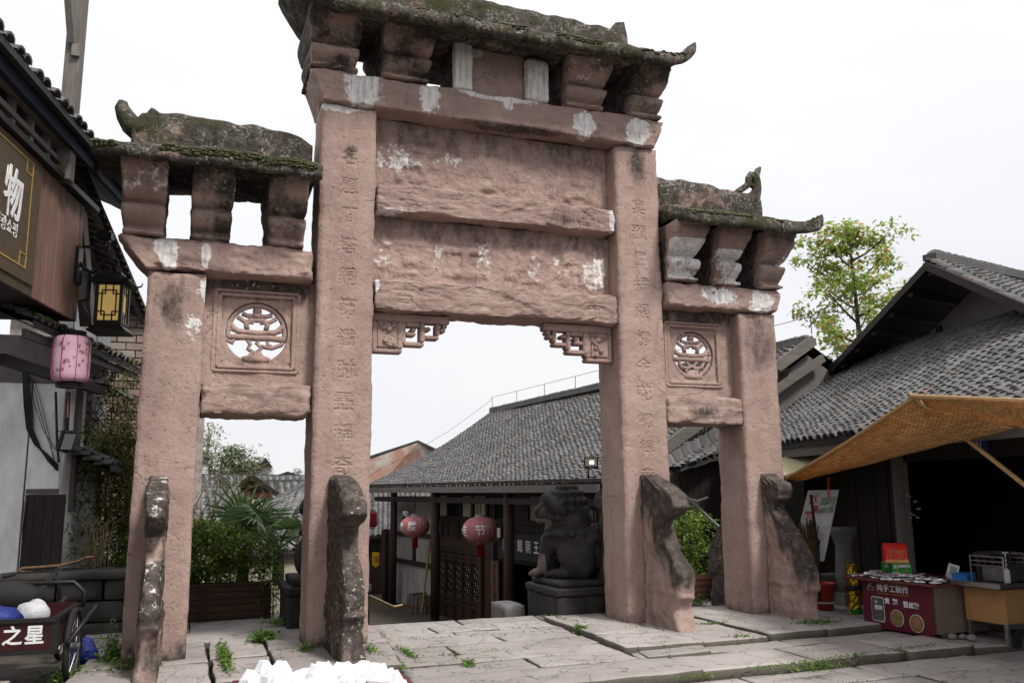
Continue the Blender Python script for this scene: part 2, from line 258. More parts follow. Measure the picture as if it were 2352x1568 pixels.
# ------------------------------------------------------------------ scene-tree helpers
def tag(o, label=None, cat=None, group=None, kind=None):
    if label: o['label'] = label
    if cat: o['category'] = cat
    if group: o['group'] = group
    if kind: o['kind'] = kind
    return o
def thing(name, label, cat, loc=(0, 0, 0), rz=0, group=None, kind=None):
    o = bpy.data.objects.new(name, None); col.objects.link(o); o.location = loc; o.rotation_euler = (0, 0, rz)
    o.empty_display_size = .1
    return tag(o, label, cat, group, kind)
def origin(o):
    p = Vector((0, 0, 0))
    while o is not None: p += o.location; o = o.parent
    return p
class MB:
    """collects shapes; build() links them as one mesh object"""
    def __init__(s): s.v = []; s.f = []; s.st = None; s.uv = None
    def add(s, vs, fs):
        b = len(s.v); s.v += [Vector(p) for p in vs]; s.f += [tuple(i+b for i in f) for f in fs]; return s
    def box(s, c, size, rot=None, taper=1):
        hx, hy, hz = size[0]/2, size[1]/2, size[2]/2; c = Vector(c)
        vs = [Vector((sx*hx*(taper if sz > 0 else 1), sy*hy*(taper if sz > 0 else 1), sz*hz)) for sz in (-1, 1) for sy in (-1, 1) for sx in (-1, 1)]
        if rot is not None: vs = [rot @ p for p in vs]
        return s.add([c+p for p in vs], [(0, 2, 3, 1), (4, 5, 7, 6), (0, 1, 5, 4), (2, 6, 7, 3), (0, 4, 6, 2), (1, 3, 7, 5)])
    def span(s, a, b): a = Vector(a); b = Vector(b); return s.box((a+b)/2, [abs(x) for x in (b-a)])
    def bar(s, a, b, w, h=None, up=(0, 0, 1)):
        a = Vector(a); b = Vector(b); d = (b-a); L = d.length
        if L < 1e-6: return s
        h = h or w; z = Vector(up); x = d.normalized(); y = z.cross(x)
        if y.length < 1e-4: y = Vector((0, 1, 0)).cross(x)
        y.normalize(); z = x.cross(y)
        return s.box((a+b)/2, (L, w, h), Matrix((x, y, z)).transposed())
    def tube(s, pts, r, n=8, cap=True, flat=1.0):
        pts = [Vector(p) for p in pts]; rs = r if isinstance(r, (list, tuple)) else [r]*len(pts)
        b = len(s.v); prev = None
        for i, p in enumerate(pts):
            d = (pts[min(i+1, len(pts)-1)]-pts[max(i-1, 0)]).normalized()
            if prev is None: x = d.orthogonal().normalized()
            else: x = (prev-d*prev.dot(d)).normalized()
            prev = x; y = d.cross(x)
            for k in range(n):
                t = 2*math.pi*k/n; s.v.append(p+(x*math.cos(t)+y*math.sin(t)*flat)*rs[i])
        for i in range(len(pts)-1):
            for k in range(n): k2 = (k+1) % n; s.f.append((b+i*n+k, b+i*n+k2, b+(i+1)*n+k2, b+(i+1)*n+k))
        if cap: s.f.append(tuple(b+k for k in range(n))[::-1]); s.f.append(tuple(b+(len(pts)-1)*n+k for k in range(n)))
        return s
    def lathe(s, prof, n=20, c=(0, 0, 0), sx=1, sy=1):
        c = Vector(c); b = len(s.v)
        for r, z in prof:
            for k in range(n): t = 2*math.pi*k/n; s.v.append(c+Vector((r*math.cos(t)*sx, r*math.sin(t)*sy, z)))
        for i in range(len(prof)-1):
            for k in range(n): k2 = (k+1) % n; s.f.append((b+i*n+k, b+i*n+k2, b+(i+1)*n+k2, b+(i+1)*n+k))
        s.f.append(tuple(b+k for k in range(n))[::-1]); s.f.append(tuple(b+(len(prof)-1)*n+k for k in range(n)))
        return s
    def prism(s, poly, d, o=(0, 0, 0), ax=(1, 0, 0), ay=(0, 0, 1)):
        """poly in the plane ax/ay through o, pushed by vector d"""
        o = Vector(o); ax = Vector(ax); ay = Vector(ay); d = Vector(d); n = len(poly)
        vs = [o+ax*p[0]+ay*p[1] for p in poly]; vs += [p+d for p in vs]
        return s.add(vs, [tuple(range(n)), tuple(range(2*n-1, n-1, -1))]+[(i, i+n, (i+1) % n+n, (i+1) % n) for i in range(n)])
    def loft(s, rings, cap=True, closed=True):
        b = len(s.v); n = len(rings[0])
        for r in rings: s.v += [Vector(p) for p in r]
        for i in range(len(rings)-1):
            for k in range(n if closed else n-1): k2 = (k+1) % n; s.f.append((b+i*n+k, b+i*n+k2, b+(i+1)*n+k2, b+(i+1)*n+k))
        if cap and closed: s.f.append(tuple(b+k for k in range(n))[::-1]); s.f.append(tuple(b+(len(rings)-1)*n+k for k in range(n)))
        return s
    def sphere(s, c, r, n=12, m=8, sc=(1, 1, 1), rot=None):
        c = Vector(c); b = len(s.v)
        for i in range(m+1):
            ph = math.pi*i/m
            for k in range(n):
                p = Vector((math.sin(ph)*math.cos(2*math.pi*k/n)*sc[0], math.sin(ph)*math.sin(2*math.pi*k/n)*sc[1], math.cos(ph)*sc[2]))*r
                s.v.append(c+(rot @ p if rot is not None else p))
        for i in range(m):
            for k in range(n): k2 = (k+1) % n; s.f.append((b+i*n+k, b+(i+1)*n+k, b+(i+1)*n+k2, b+i*n+k2))
        return s
    def data(s, name='mesh'):
        me = bpy.data.meshes.new(name); me.from_pydata([tuple(p) for p in s.v], [], s.f); return me
    def build(s, name, mat, parent=None, smooth=False, world=True, bevel=0, kind=None, seg=1):
        if parent is not None and world:
            o = origin(parent); s.v = [p-o for p in s.v]
        me = s.data(name); ob = bpy.data.objects.new(name, me); col.objects.link(ob); ob.parent = parent
        fin(me, bevel, seg)
        me.materials.append(M[mat] if isinstance(mat, str) else mat)
        if s.st is not None and bevel == 0:
            at = me.attributes.new('stain', 'FLOAT_COLOR', 'POINT'); at.data.foreach_set('color', np.array([c+(1,) for c in s.st], dtype=np.float32).ravel())
        if smooth: me.shade_smooth() if hasattr(me, 'shade_smooth') else [setattr(p, 'use_smooth', True) for p in me.polygons]
        if kind: ob['kind'] = kind
        return ob
def fin(me, bevel=0, seg=1):
    bm = bmesh.new(); bm.from_mesh(me)
    bmesh.ops.recalc_face_normals(bm, faces=bm.faces)
    if bevel:
        bmesh.ops.remove_doubles(bm, verts=bm.verts, dist=1e-5)
        ed = [e for e in bm.edges if len(e.link_faces) == 2 and e.calc_face_angle(0) > .5]
        try: bmesh.ops.bevel(bm, geom=ed, offset=bevel, segments=seg, affect='EDGES', clamp_overlap=True)
        except Exception: pass
    bm.to_mesh(me); bm.free()
def link_copy(o, parent=None, loc=None):
    c = o.copy(); col.objects.link(c); c.parent = parent
    if loc is not None: c.location = loc
    return c
def mesh_obj(name, me, mat, parent=None, loc=(0, 0, 0), rot=None, scale=None, kind=None):
    o = bpy.data.objects.new(name, me); col.objects.link(o); o.parent = parent; o.location = loc
    if rot is not None: o.rotation_euler = rot
    if scale is not None: o.scale = scale
    if not me.materials: me.materials.append(M[mat])
    if kind: o['kind'] = kind
    return o
def interp(x, tab):
    if x <= tab[0][0]: return tab[0][1]
    for (a, b), (c, d) in zip(tab, tab[1:]):
        if x <= c: return b+(d-b)*(x-a)/(c-a) if c > a else d
    return tab[-1][1]
def sm(a, b, x): t = min(1, max(0, (x-a)/(b-a))); return t*t*(3-2*t)
# glyphs: outlines of the built-in font, flattened to triangles
def glyph_mesh(text, size=1.0, thick=0.0, align='CENTER', bold=0.0):
    c = bpy.data.curves.new('glyph', 'FONT'); c.body = text; c.size = size; c.extrude = thick; c.align_x = align; c.align_y = 'CENTER'; c.resolution_u = 2; c.offset = bold
    o = bpy.data.objects.new('glyph', c); col.objects.link(o); dg = bpy.context.evaluated_depsgraph_get(); dg.update()
    me = bpy.data.meshes.new_from_object(o.evaluated_get(dg)); bpy.data.objects.remove(o); bpy.data.curves.remove(c); return me
def glyph_mask(ch, n=40, blur=0, bold=.012):
    me = glyph_mesh(ch, 1.0, bold=bold); me.calc_loop_triangles()
    P = np.array([tuple(v.co)[:2] for v in me.vertices]); g = (np.arange(n)+.5)/n
    lo = P.min(0); hi = P.max(0); ctr = (lo+hi)/2; ext = (hi-lo).max()*1.02
    gx, gy = np.meshgrid(ctr[0]-ext/2+g*ext, ctr[1]-ext/2+g*ext); m = np.zeros((n, n), bool)
    for t in me.loop_triangles:
        a, b, c = (P[i] for i in t.vertices)
        d = (b[0]-a[0])*(c[1]-a[1])-(c[0]-a[0])*(b[1]-a[1])
        if abs(d) < 1e-9: continue
        w1 = ((gx-a[0])*(c[1]-a[1])-(c[0]-a[0])*(gy-a[1]))/d; w2 = ((b[0]-a[0])*(gy-a[1])-(gx-a[0])*(b[1]-a[1]))/d
        m |= (w1 >= -.02) & (w2 >= -.02) & (w1+w2 <= 1.02)
    bpy.data.meshes.remove(me); m = m.astype(float)
    for _ in range(blur):
        q = np.pad(m, 1); m = (q[1:-1, 1:-1]*2+q[:-2, 1:-1]+q[2:, 1:-1]+q[1:-1, :-2]+q[1:-1, 2:])/6
    return m
def text_obj(name, text, size, mat, loc, ax, ay, parent=None, thick=.001, sx=1.0, bold=0.0):
    """flat lettering lying in the plane ax (reading direction) / ay (up), standing off by thick"""
    me = glyph_mesh(text, size, thick, bold=bold); ax = Vector(ax).normalized(); ay = Vector(ay).normalized(); az = ax.cross(ay); loc = Vector(loc)
    if parent is not None: loc = loc-origin(parent)
    for v in me.vertices: v.co = loc+ax*(v.co.x*sx)+ay*v.co.y+az*v.co.z
    me.materials.clear(); me.materials.append(M[mat]); o = bpy.data.objects.new(name, me); col.objects.link(o); o.parent = parent; return o
def lin(a, b, step):
    n = max(1, int(round((b-a)/step))); return [a+(b-a)*i/n for i in range(n+1)]
def nz3(p, f, s=0): return noise.noise((p[0]*f+s, p[1]*f+s*1.7, p[2]*f-s*.6))
def rough_block(xs, ys, zs, r=.03, amp=.008, freq=3.0, seed=0, warp=None, carve=None, chip=1.0, stain=None, skip_bottom=False, mb=None, flake=0.0):
    """a closed stone block on a grid, its edges worn round and its faces uneven"""
    mb = mb or MB(); 
    if mb.st is None: mb.st = []
    b0 = len(mb.v); idx = {}; nx, ny, nzz = len(xs)-1, len(ys)-1, len(zs)-1
    x0, x1, y0, y1, z0, z1 = xs[0], xs[-1], ys[0], ys[-1], zs[0], zs[-1]
    cc = ((x0+x1)/2, (y0+y1)/2, (z0+z1)/2); hh = ((x1-x0)/2, (y1-y0)/2, (z1-z0)/2)
    def V(i, j, k):
        key = (i, j, k)
        if key in idx: return idx[key]
        p = (xs[i], ys[j], zs[k]); ns = nz3(p, 4.0, seed+9)
        rr = min(r*(1+chip*1.3*ns+.6*chip*nz3(p, 11, seed)), *hh); rr = max(rr, r*.25)
        q = []; 
        for c in range(3):
            l = p[c]-cc[c]; q.append(max(-(hh[c]-rr), min(hh[c]-rr, l)))
        d = Vector((p[0]-cc[0]-q[0], p[1]-cc[1]-q[1], p[2]-cc[2]-q[2]))
        nrm = d.normalized() if d.length > 1e-9 else Vector((0, 0, 1))
        nn = amp*(nz3(p, freq, seed)+.55*nz3(p, freq*2.9, seed+3)+.3*nz3(p, freq*8, seed+5))
        if flake: nn -= flake*(sm(.06, .16, nz3((p[0], p[1], p[2]*2.2), 1.7, seed+21))+.6*sm(.12, .2, nz3((p[0], p[1], p[2]*2.6), 4.1, seed+33)))
        pos = Vector((cc[0]+q[0], cc[1]+q[1], cc[2]+q[2]))+nrm*(rr+nn)
        if carve is not None and j == 0: pos.y += carve(p[0], p[2])
        s_ = stain(pos) if stain else (0., 0., 0.)
        if warp: pos = warp(pos)
        idx[key] = len(mb.v); mb.v.append(pos); mb.st.append(s_); return idx[key]
    for i in range(nx):
        for j in range(ny):
            if not skip_bottom: mb.f.append((V(i, j, 0), V(i, j+1, 0), V(i+1, j+1, 0), V(i+1, j, 0)))
            mb.f.append((V(i, j, nzz), V(i+1, j, nzz), V(i+1, j+1, nzz), V(i, j+1, nzz)))
    for i in range(nx):
        for k in range(nzz):
            mb.f.append((V(i, 0, k), V(i+1, 0, k), V(i+1, 0, k+1), V(i, 0, k+1))); mb.f.append((V(i, ny, k), V(i, ny, k+1), V(i+1, ny, k+1), V(i+1, ny, k)))
    for j in range(ny):
        for k in range(nzz):
            mb.f.append((V(0, j, k), V(0, j, k+1), V(0, j+1, k+1), V(0, j+1, k))); mb.f.append((V(nx, j, k), V(nx, j+1, k), V(nx, j+1, k+1), V(nx, j, k+1)))
    return mb
def blob(p, c, r, pw=2): # 1 inside, falling to 0 at the rim
    d = sum(((p[i]-c[i])/r[i])**2 for i in range(3)); return max(0.0, 1.15-d*.85) if d < 1.6 else 0.0
# ================================================================== GROUND
def ground_z(x, y):
    z = -.12
    street = sm(.2, .9, x)*(1-sm(5.0, 7.5, x)*(1-sm(3.0, 4.5, y)))
    z -= 1.5*sm(1.5, 6.5, y)*street
    z -= 1.4*sm(4.5, 9, y)*(1-street)
    z -= 2.5*sm(14, 60, y)
    return z
gx = [-300, -120, -60, -30, -18, -12]+[i*.75 for i in range(-12, 15)]+[13, 18, 30, 60, 120, 300]
gy = [-60, -30, -18, -12]+[i*.75 for i in range(-12, 18)]+[15, 18, 22, 28, 36, 48, 64, 90, 130, 200, 400]
mb = MB(); mb.add([(x, y, ground_z(x, y)+(.012*nz3((x, y, 0), .9) if abs(x) < 12 and y < 8 else 0)) for y in gy for x in gx],
    [(j*len(gx)+i, j*len(gx)+i+1, (j+1)*len(gx)+i+1, (j+1)*len(gx)+i) for j in range(len(gy)-1) for i in range(len(gx)-1)])
tag(mb.build('ground', 'earth', smooth=True), kind='structure')
# pavement: every slab is its own stone, laid with open joints
pave = thing('pavement', None, None, (2, -.5, -.06), kind='structure')
def slab(poly, zt, th=.16, seed=0, jit=.018, tilt=.006):
    """one paving stone from its outline"""
    n = len(poly); pts = []
    cx_ = sum(p[0] for p in poly)/n; cy_ = sum(p[1] for p in poly)/n
    for i in range(n):
        a_ = poly[i]; b_ = poly[(i+1) % n]; L = math.hypot(b_[0]-a_[0], b_[1]-a_[1]); m = max(1, int(L/.1))
        for k in range(m):
            t = k/m; x = a_[0]+(b_[0]-a_[0])*t; y = a_[1]+(b_[1]-a_[1])*t
            pts.append((x+jit*nz3((x, y, seed), 3.1), y+jit*nz3((x, y, seed+7), 3.1)))
    tx, ty = random.uniform(-tilt, tilt), random.uniform(-tilt, tilt)
    def ring(inset, z):
        o = []
        for x, y in pts:
            d = Vector((cx_-x, cy_-y)); l = d.length; d = d/l if l > 0 else d
            X, Y = x+d.x*min(inset, l*.9), y+d.y*min(inset, l*.9)
            o.append((X, Y, z+tx*(X-cx_)+ty*(Y-cy_)+(.009*nz3((X, Y, seed), 2.3)+.004*nz3((X, Y, seed), 9))))
        return o
    m_ = MB(); R_ = [ring(0, zt-th), ring(-.004, zt-.035), ring(.004, zt-.008), ring(.018, zt)]
    mx_ = max(math.hypot(p[0]-cx_, p[1]-cy_) for p in pts)
    for f in (.3, .6, .85):
        R_.append([(x+(cx_-x)*f, y+(cy_-y)*f, zt+tx*(x-cx_)*(1-f)+ty*(y-cy_)*(1-f)+.009*nz3((x+(cx_-x)*f, y+(cy_-y)*f, seed), 2.3)+.004*nz3((x+(cx_-x)*f, y+(cy_-y)*f, seed), 9)) for x, y in pts])
    m_.loft(R_)
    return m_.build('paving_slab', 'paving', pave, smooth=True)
sid = 0
def row(y0, y1, xs_, zt=0.0, g=.007, sk=0.0, th=.16):
    """a row of slabs between two joints, cut at xs_"""
    global sid
    for a_, b_ in zip(xs_, xs_[1:]):
        j1, j2 = random.uniform(-.03, .03), random.uniform(-.03, .03); sid += 1
        slab([(a_+g, y1-g+sk*a_+j1*.5), (a_+g+j1, y0+g+sk*a_), (b_-g+j2, y0+g+sk*b_+j1*.4), (b_-g, y1-g+sk*b_)], zt+random.uniform(-.008, .006), th, sid)
# the path through the gate
row(.98, 1.45, [.93, 2.05, 3.12, 3.6]); row(.55, .98, [.92, 1.55, 2.35, 3.06]); row(.28, .55, [.9, 1.75, 2.75, 3.06])
row(-.28, .28, [.86, 2.1, 3.04]); row(-.78, -.28, [.82, 1.42, 3.03]); row(-1.22, -.78, [.76, 1.35, 1.9, 3.0]); row(-1.72, -1.22, [.70, 1.95, 3.0])
row(-2.42, -1.72, [.62, 1.7, 3.25, 4.5, 5.6, 6.5], sk=.0)
row(-1.72, -1.42, [3.0, 3.9], -.0); row(-1.72, -1.36, [3.9, 4.85, 6.4], .0)
# raised stones under the right-hand pillars and at the left
slab([(3.06, .95), (3.04, -.6), (3.86, -.62), (3.87, .95)], .055, .2, 901); slab([(3.02, -.63), (2.98, -1.40), (3.9, -1.38), (3.88, -.64)], .055, .2, 902)
slab([(3.9, .95), (3.91, -1.38), (4.74, -1.34), (4.72, .95)], .045, .2, 903)
slab([(4.79, .95), (4.8, -1.3), (5.6, -1.26), (5.6, .95)], .055, .2, 904); slab([(5.62, .95), (5.62, -1.26), (6.55, -1.16), (6.6, .95)], .05, .2, 905)
slab([(3.1, -1.43), (3.02, -1.78), (3.75, -1.74), (3.86, -1.43)], .025, .16, 906)
slab([(-.33, 1.12), (-.36, .1), (.9, .1), (.92, 1.3), (.2, 1.25)], .03, .2, 910); slab([(-.36, .08), (-.36, -1.15), (.74, -1.2), (.88, .08)], .03, .2, 911)
slab([(-.92, 1.1), (-.94, -.05), (-.385, -.05), (-.36, 1.02)], .0, .16, 912); slab([(-.92, -.08), (-.93, -1.2), (-.385, -1.16), (-.385, -.08)], -.005, .16, 913)
slab([(-2.05, .95), (-2.1, -.2), (-.965, -.2), (-.96, 1.1)], -.0, .16, 914); slab([(-2.12, -.22), (-2.2, -1.3), (-.955, -1.25), (-.965, -.22)], -.0, .16, 915)
slab([(-2.35, -1.34), (-2.4, -2.2), (-1.1, -2.2), (-1.05, -1.3)], -.03, .16, 916); slab([(-1.03, -1.3), (-1.08, -2.2), (.6, -2.3), (.68, -1.24)], -.02, .16, 917)
slab([(-3.6, -.5), (-3.5, -1.3), (-2.62, -1.3), (-2.6, -.55)], .03, .2, 918)
# garden pad behind the left opening, and the lower forecourt in front of the step
row(1.16, 2.0, [-2.3, -1.35, -.3, .9], -.03); row(2.02, 3.4, [-2.3, -1.1, .15, .9], -.03)
y = -2.44
for i, dy in enumerate((.55, .62, .7, .75, .8, .9, .9)):
    xs_ = [-4.2+random.uniform(-.3, .3)]
    while xs_[-1] < 9: xs_.append(xs_[-1]+random.uniform(.95, 1.7))
    row(y-dy, y, xs_, -.085, sk=.0); y -= dy
row(-2.4, -1.2, [6.42, 7.4, 8.4], -.03); row(-1.2, -.1, [6.62, 7.5, 8.5], -.03); row(-.1, 1.2, [6.62, 7.6, 8.6], -.03); row(.97, 1.5, [4.0, 4.9, 5.8, 6.6], -.02); row(1.5, 3.0, [4.4, 5.6, 6.6], -.03)

# ================================================================== STONE GATEWAY
gate = thing('stone_gateway', 'tall weathered red sandstone gateway of four pillars with carved panels and mossy stone roofs', 'gateway', (2.18, .3, 0))
def masks(chars, x, ztop, pitch, size, n=36): return [(glyph_mask(c, n), x, ztop-i*pitch, size) for i, c in enumerate(chars)]
def carver(ms, depth):
    def f(x, z):
        for m, cx_, cz_, s in ms:
            a_ = (x-cx_)/s+.5; b_ = (z-cz_)/s+.5
            if 0 <= a_ < 1 and 0 <= b_ < 1: return depth*m[int(b_*m.shape[0])][int(a_*m.shape[1])]
        return 0.
    return f
def foot_tone(p):  # darker towards the foot of the pillars
    return (0., .85*max(0, 1-p.z/.28), 0.)
def pillar(x0, x1, zt, chars=None, cx_=0, ztop=0, pitch=.3, size=.2, seed=0, stain=None, lean=0.0, small=None):
    ys = lin(0, .63, .07)
    if chars:
        s_ = size/2+.02; xs = lin(x0, cx_-s_, .07)[:-1]+lin(cx_-s_, cx_+s_, .0075)+lin(cx_+s_, x1, .07)[1:]
        zb = ztop-pitch*(len(chars)-1)-size/2-.03; zs = lin(-.12, zb, .06)[:-1]+lin(zb, ztop+size/2+.03, .0075)+lin(ztop+size/2+.03, zt, .06)[1:]
        cv = carver(masks(chars, cx_, ztop, pitch, size), .009)
    else: xs = lin(x0, x1, .06); zs = lin(-.12, zt, .05); cv = None
    wp = (lambda p: Vector((p.x+lean*(p.z/4.0)+(.5*(x0+x1)-p.x)*.03*(p.z/zt), p.y, p.z)))
    return rough_block(xs, ys, zs, .02, .010, 2.2, seed, wp, cv, 1.7, stain or foot_tone, flake=0 if chars else .003).build('pillar', 'sandstone', gate, smooth=True)
pillar(-1.77, -1.17, 3.92, seed=11, lean=.03, stain=lambda p: (blob(p, (-1.19, 0, 3.75), (.05, .2, .16))+blob(p, (-1.28, 0, 3.35), (.1, .2, .2))*.55, max(.85*max(0, 1-p.z/.3), blob(p, (-1.5, 0, 3.6), (.22, .3, .4))*.55), 0.))
pillar(0, .65, 6.04, '名題雁塔銅筋鐵肘盡稱奇', .335, 5.42, .352, .215, 22, lambda p: (blob(p, (.2, 0, 6.04), (.34, .2, .1)), max(.8*max(0, 1-p.z/.25), blob(p, (.35, 0, 5.5), (.12, .2, .12))*.5), 0.))
pillar(3.749, 4.39, 6.04, '宴預鷹揚銀榜金花初得意', 4.08, 5.22, .345, .21, 33, lambda p: (0., max(.6*max(0, 1-p.z/.22), blob(p, (4.1, 0, 5.8), (.2, .3, .4))*.6), 0.))
pillar(5.521, 6.114, 3.92, seed=44, stain=lambda p: (0., max(.75*max(0, 1-p.z/.3), blob(p, (5.85, 0, 3.5), (.3, .3, .5))*.55), 0.))
for nm, (x, z, s_) in {'a': (.40, 2.3, .02)}.items(): pass
# beams and lintels
def fret(cx_, cz_, s): return (glyph_mask('古', 40, 0, .0), cx_, cz_, s)
def beam(x0, x1, z0, z1, y0, y1, seed, ends=(0, 0), frets=(), stain=None, amp=.014, r=.04, name='lintel'):
    if frets:
        br = [x0]; xs = []
        cuts = sorted(frets); cur = x0
        for fx in cuts:
            xs += lin(cur, fx-.15, .025)[:-1]+lin(fx-.15, fx+.15, .009)[:-1]; cur = fx+.15
        xs += lin(cur, x1, .025); zs = lin(z0, z1, .009); cv0 = carver([fret(fx, (z0+z1)/2, .24) for fx in frets], .008); cv = lambda x, z: cv0(x, z)
    else: xs = lin(x0, x1, .025); zs = lin(z0, z1, .02); cv = None
    def wp(p):
        t = (p.z-z0)/(z1-z0); x = p.x
        if ends[0] and p.x < x0+.4: x -= ends[0]*(t-.5)*(1-(p.x-x0)/.4)*2*.5+0
        if ends[1] and p.x > x1-.4: x += ends[1]*(t-.5)*(1-(x1-p.x)/.4)
        return Vector((x, p.y, p.z))
    return rough_block(xs, lin(y0, y1, .06), zs, r, amp, 2.4, seed, wp, cv, 1.5, stain, flake=.015).build(name, 'bedded_sandstone' if name == 'lintel' else 'sandstone', gate, smooth=True)
def st_main(p):
    wv = max(blob(p, (.46, -.05, 6.26), (.24, .3, .30)), blob(p, (1.27, -.05, 6.27), (.15, .3, .22)), blob(p, (3.3, -.05, 6.22), (.17, .3, .22)), blob(p, (4.08, -.05, 6.22), (.19, .3, .22)),
             blob(p, (2.15, -.07, 6.42), (.62, .3, .07)), blob(p, (2.28, -.07, 6.33), (.08, .3, .09))*.9)
    return (wv, blob(p, (2.4, -.07, 6.05), (.9, .3, .05))*.7, 0.)
beam(-.07, 4.42, 6.045, 6.44, -.075, .72, 51, (.16, .16), (), st_main, name='beam')
def st_mid(p): return (max(blob(p, (.75, 0, 4.84), (.3, .3, .03))*.9, blob(p, (3.7, 0, 5.0), (.04, .3, .2))), blob(p, (3.1, 0, 4.98), (.4, .2, .14))*.5, 0.)
beam(.655, 3.744, 4.83, 5.17, .0, .6, 52, (0, 0), (1.02, 3.36), st_mid, .02)
beam(.655, 3.744, 3.655, 4.02, .0, .6, 53, (0, 0), (1.0, 3.40), lambda p: (blob(p, (.68, 0, 3.95), (.05, .2, .1)), 0., 0.), .02)
beam(-1.9, -.03, 3.925, 4.275, -.07, .68, 54, (.30, 0), (), lambda p: (max(blob(p, (-1.55, -.07, 4.1), (.12, .3, .24)), blob(p, (-1.17, -.07, 4.12), (.05, .3, .16))), blob(p, (-1.55, -.07, 4.22), (.1, .3, .1))*.8, 0.), .018, .06, name='beam')
beam(4.42, 6.19, 3.925, 4.26, -.07, .68, 55, (0, .18), (), lambda p: (max(blob(p, (5.25, -.07, 4.12), (.35, .3, .13))*.8, blob(p, (5.85, -.07, 4.05), (.22, .3, .2))*.85), max(blob(p, (5.25, -.07, 4.16), (.3, .3, .1)), blob(p, (5.85, -.07, 4.1), (.2, .3, .16)))*.6, 0.), .018, .05, name='beam')
beam(-1.15, -.006, 2.425, 2.775, .0, .6, 56, stain=None, amp=.024, r=.06); beam(4.397, 5.53, 2.425, 2.775, .0, .6, 57, stain=lambda p: (0., blob(p, (4.95, 0, 2.58), (.3, .2, .12))*.6, 0.), amp=.02)
# carved panels of the middle bay: soft, weathered characters in relief
def panel(x0, x1, z0, z1, y0, chars, seed, stain, szz):
    ms = []; n = len(chars)
    for i, c in enumerate(chars): ms.append((glyph_mask(c, 48, 3, .03), x0+(x1-x0)*(i+.5)/n, (z0+z1)/2+.03, szz))
    cv0 = carver(ms, -.026)
    def cv(x, z): return cv0(x, z)*(.45+.9*max(0, noise.noise((x*2.1, z*2.1, seed))+.4)) + .016*noise.noise((x*6.3, z*6.3, seed+4))+.008*noise.noise((x*17, z*17, seed+8))+.02*abs(noise.noise((x*3, z*5, 2.2)))*sm(z0+.3, z0+.05, z)
    return rough_block(lin(x0, x1, .0155), lin(y0, y0+.14, .07), lin(z0, z1, .0155), .01, .002, 2, seed, None, cv, .5, stain).build('carved_panel', 'carved_sandstone', gate, smooth=True)
panel(.64, 3.76, 5.16, 6.05, .25, '存亭洁', 61, lambda p: (max(blob(p, (.95, .25, 5.55), (.36, .3, .22))*.5, blob(p, (1.65, .25, 5.62), (.3, .3, .16))*.36), .40*sm(5.62, 5.78, p.z), 0.), .72)  # dark top band: rain weathering plus the beam's shade painted in
panel(.64, 3.76, 4.01, 4.84, .25, '活士波細', 62, lambda p: (max(*[blob(p, (x, .25, z), (w_, .3, h_))*k for x, z, w_, h_, k in ((.8, 4.38, .14, .24, .42), (1.45, 4.35, .12, .26, .36), (2.05, 4.45, .14, .34, .45), (2.7, 4.35, .1, .28, .42), (3.55, 4.35, .2, .3, .6), (3.0, 4.4, .08, .24, .36))]), .44*sm(4.5, 4.66, p.z), 0.), .62)  # same top band: weathering and lintel shade together in the colour
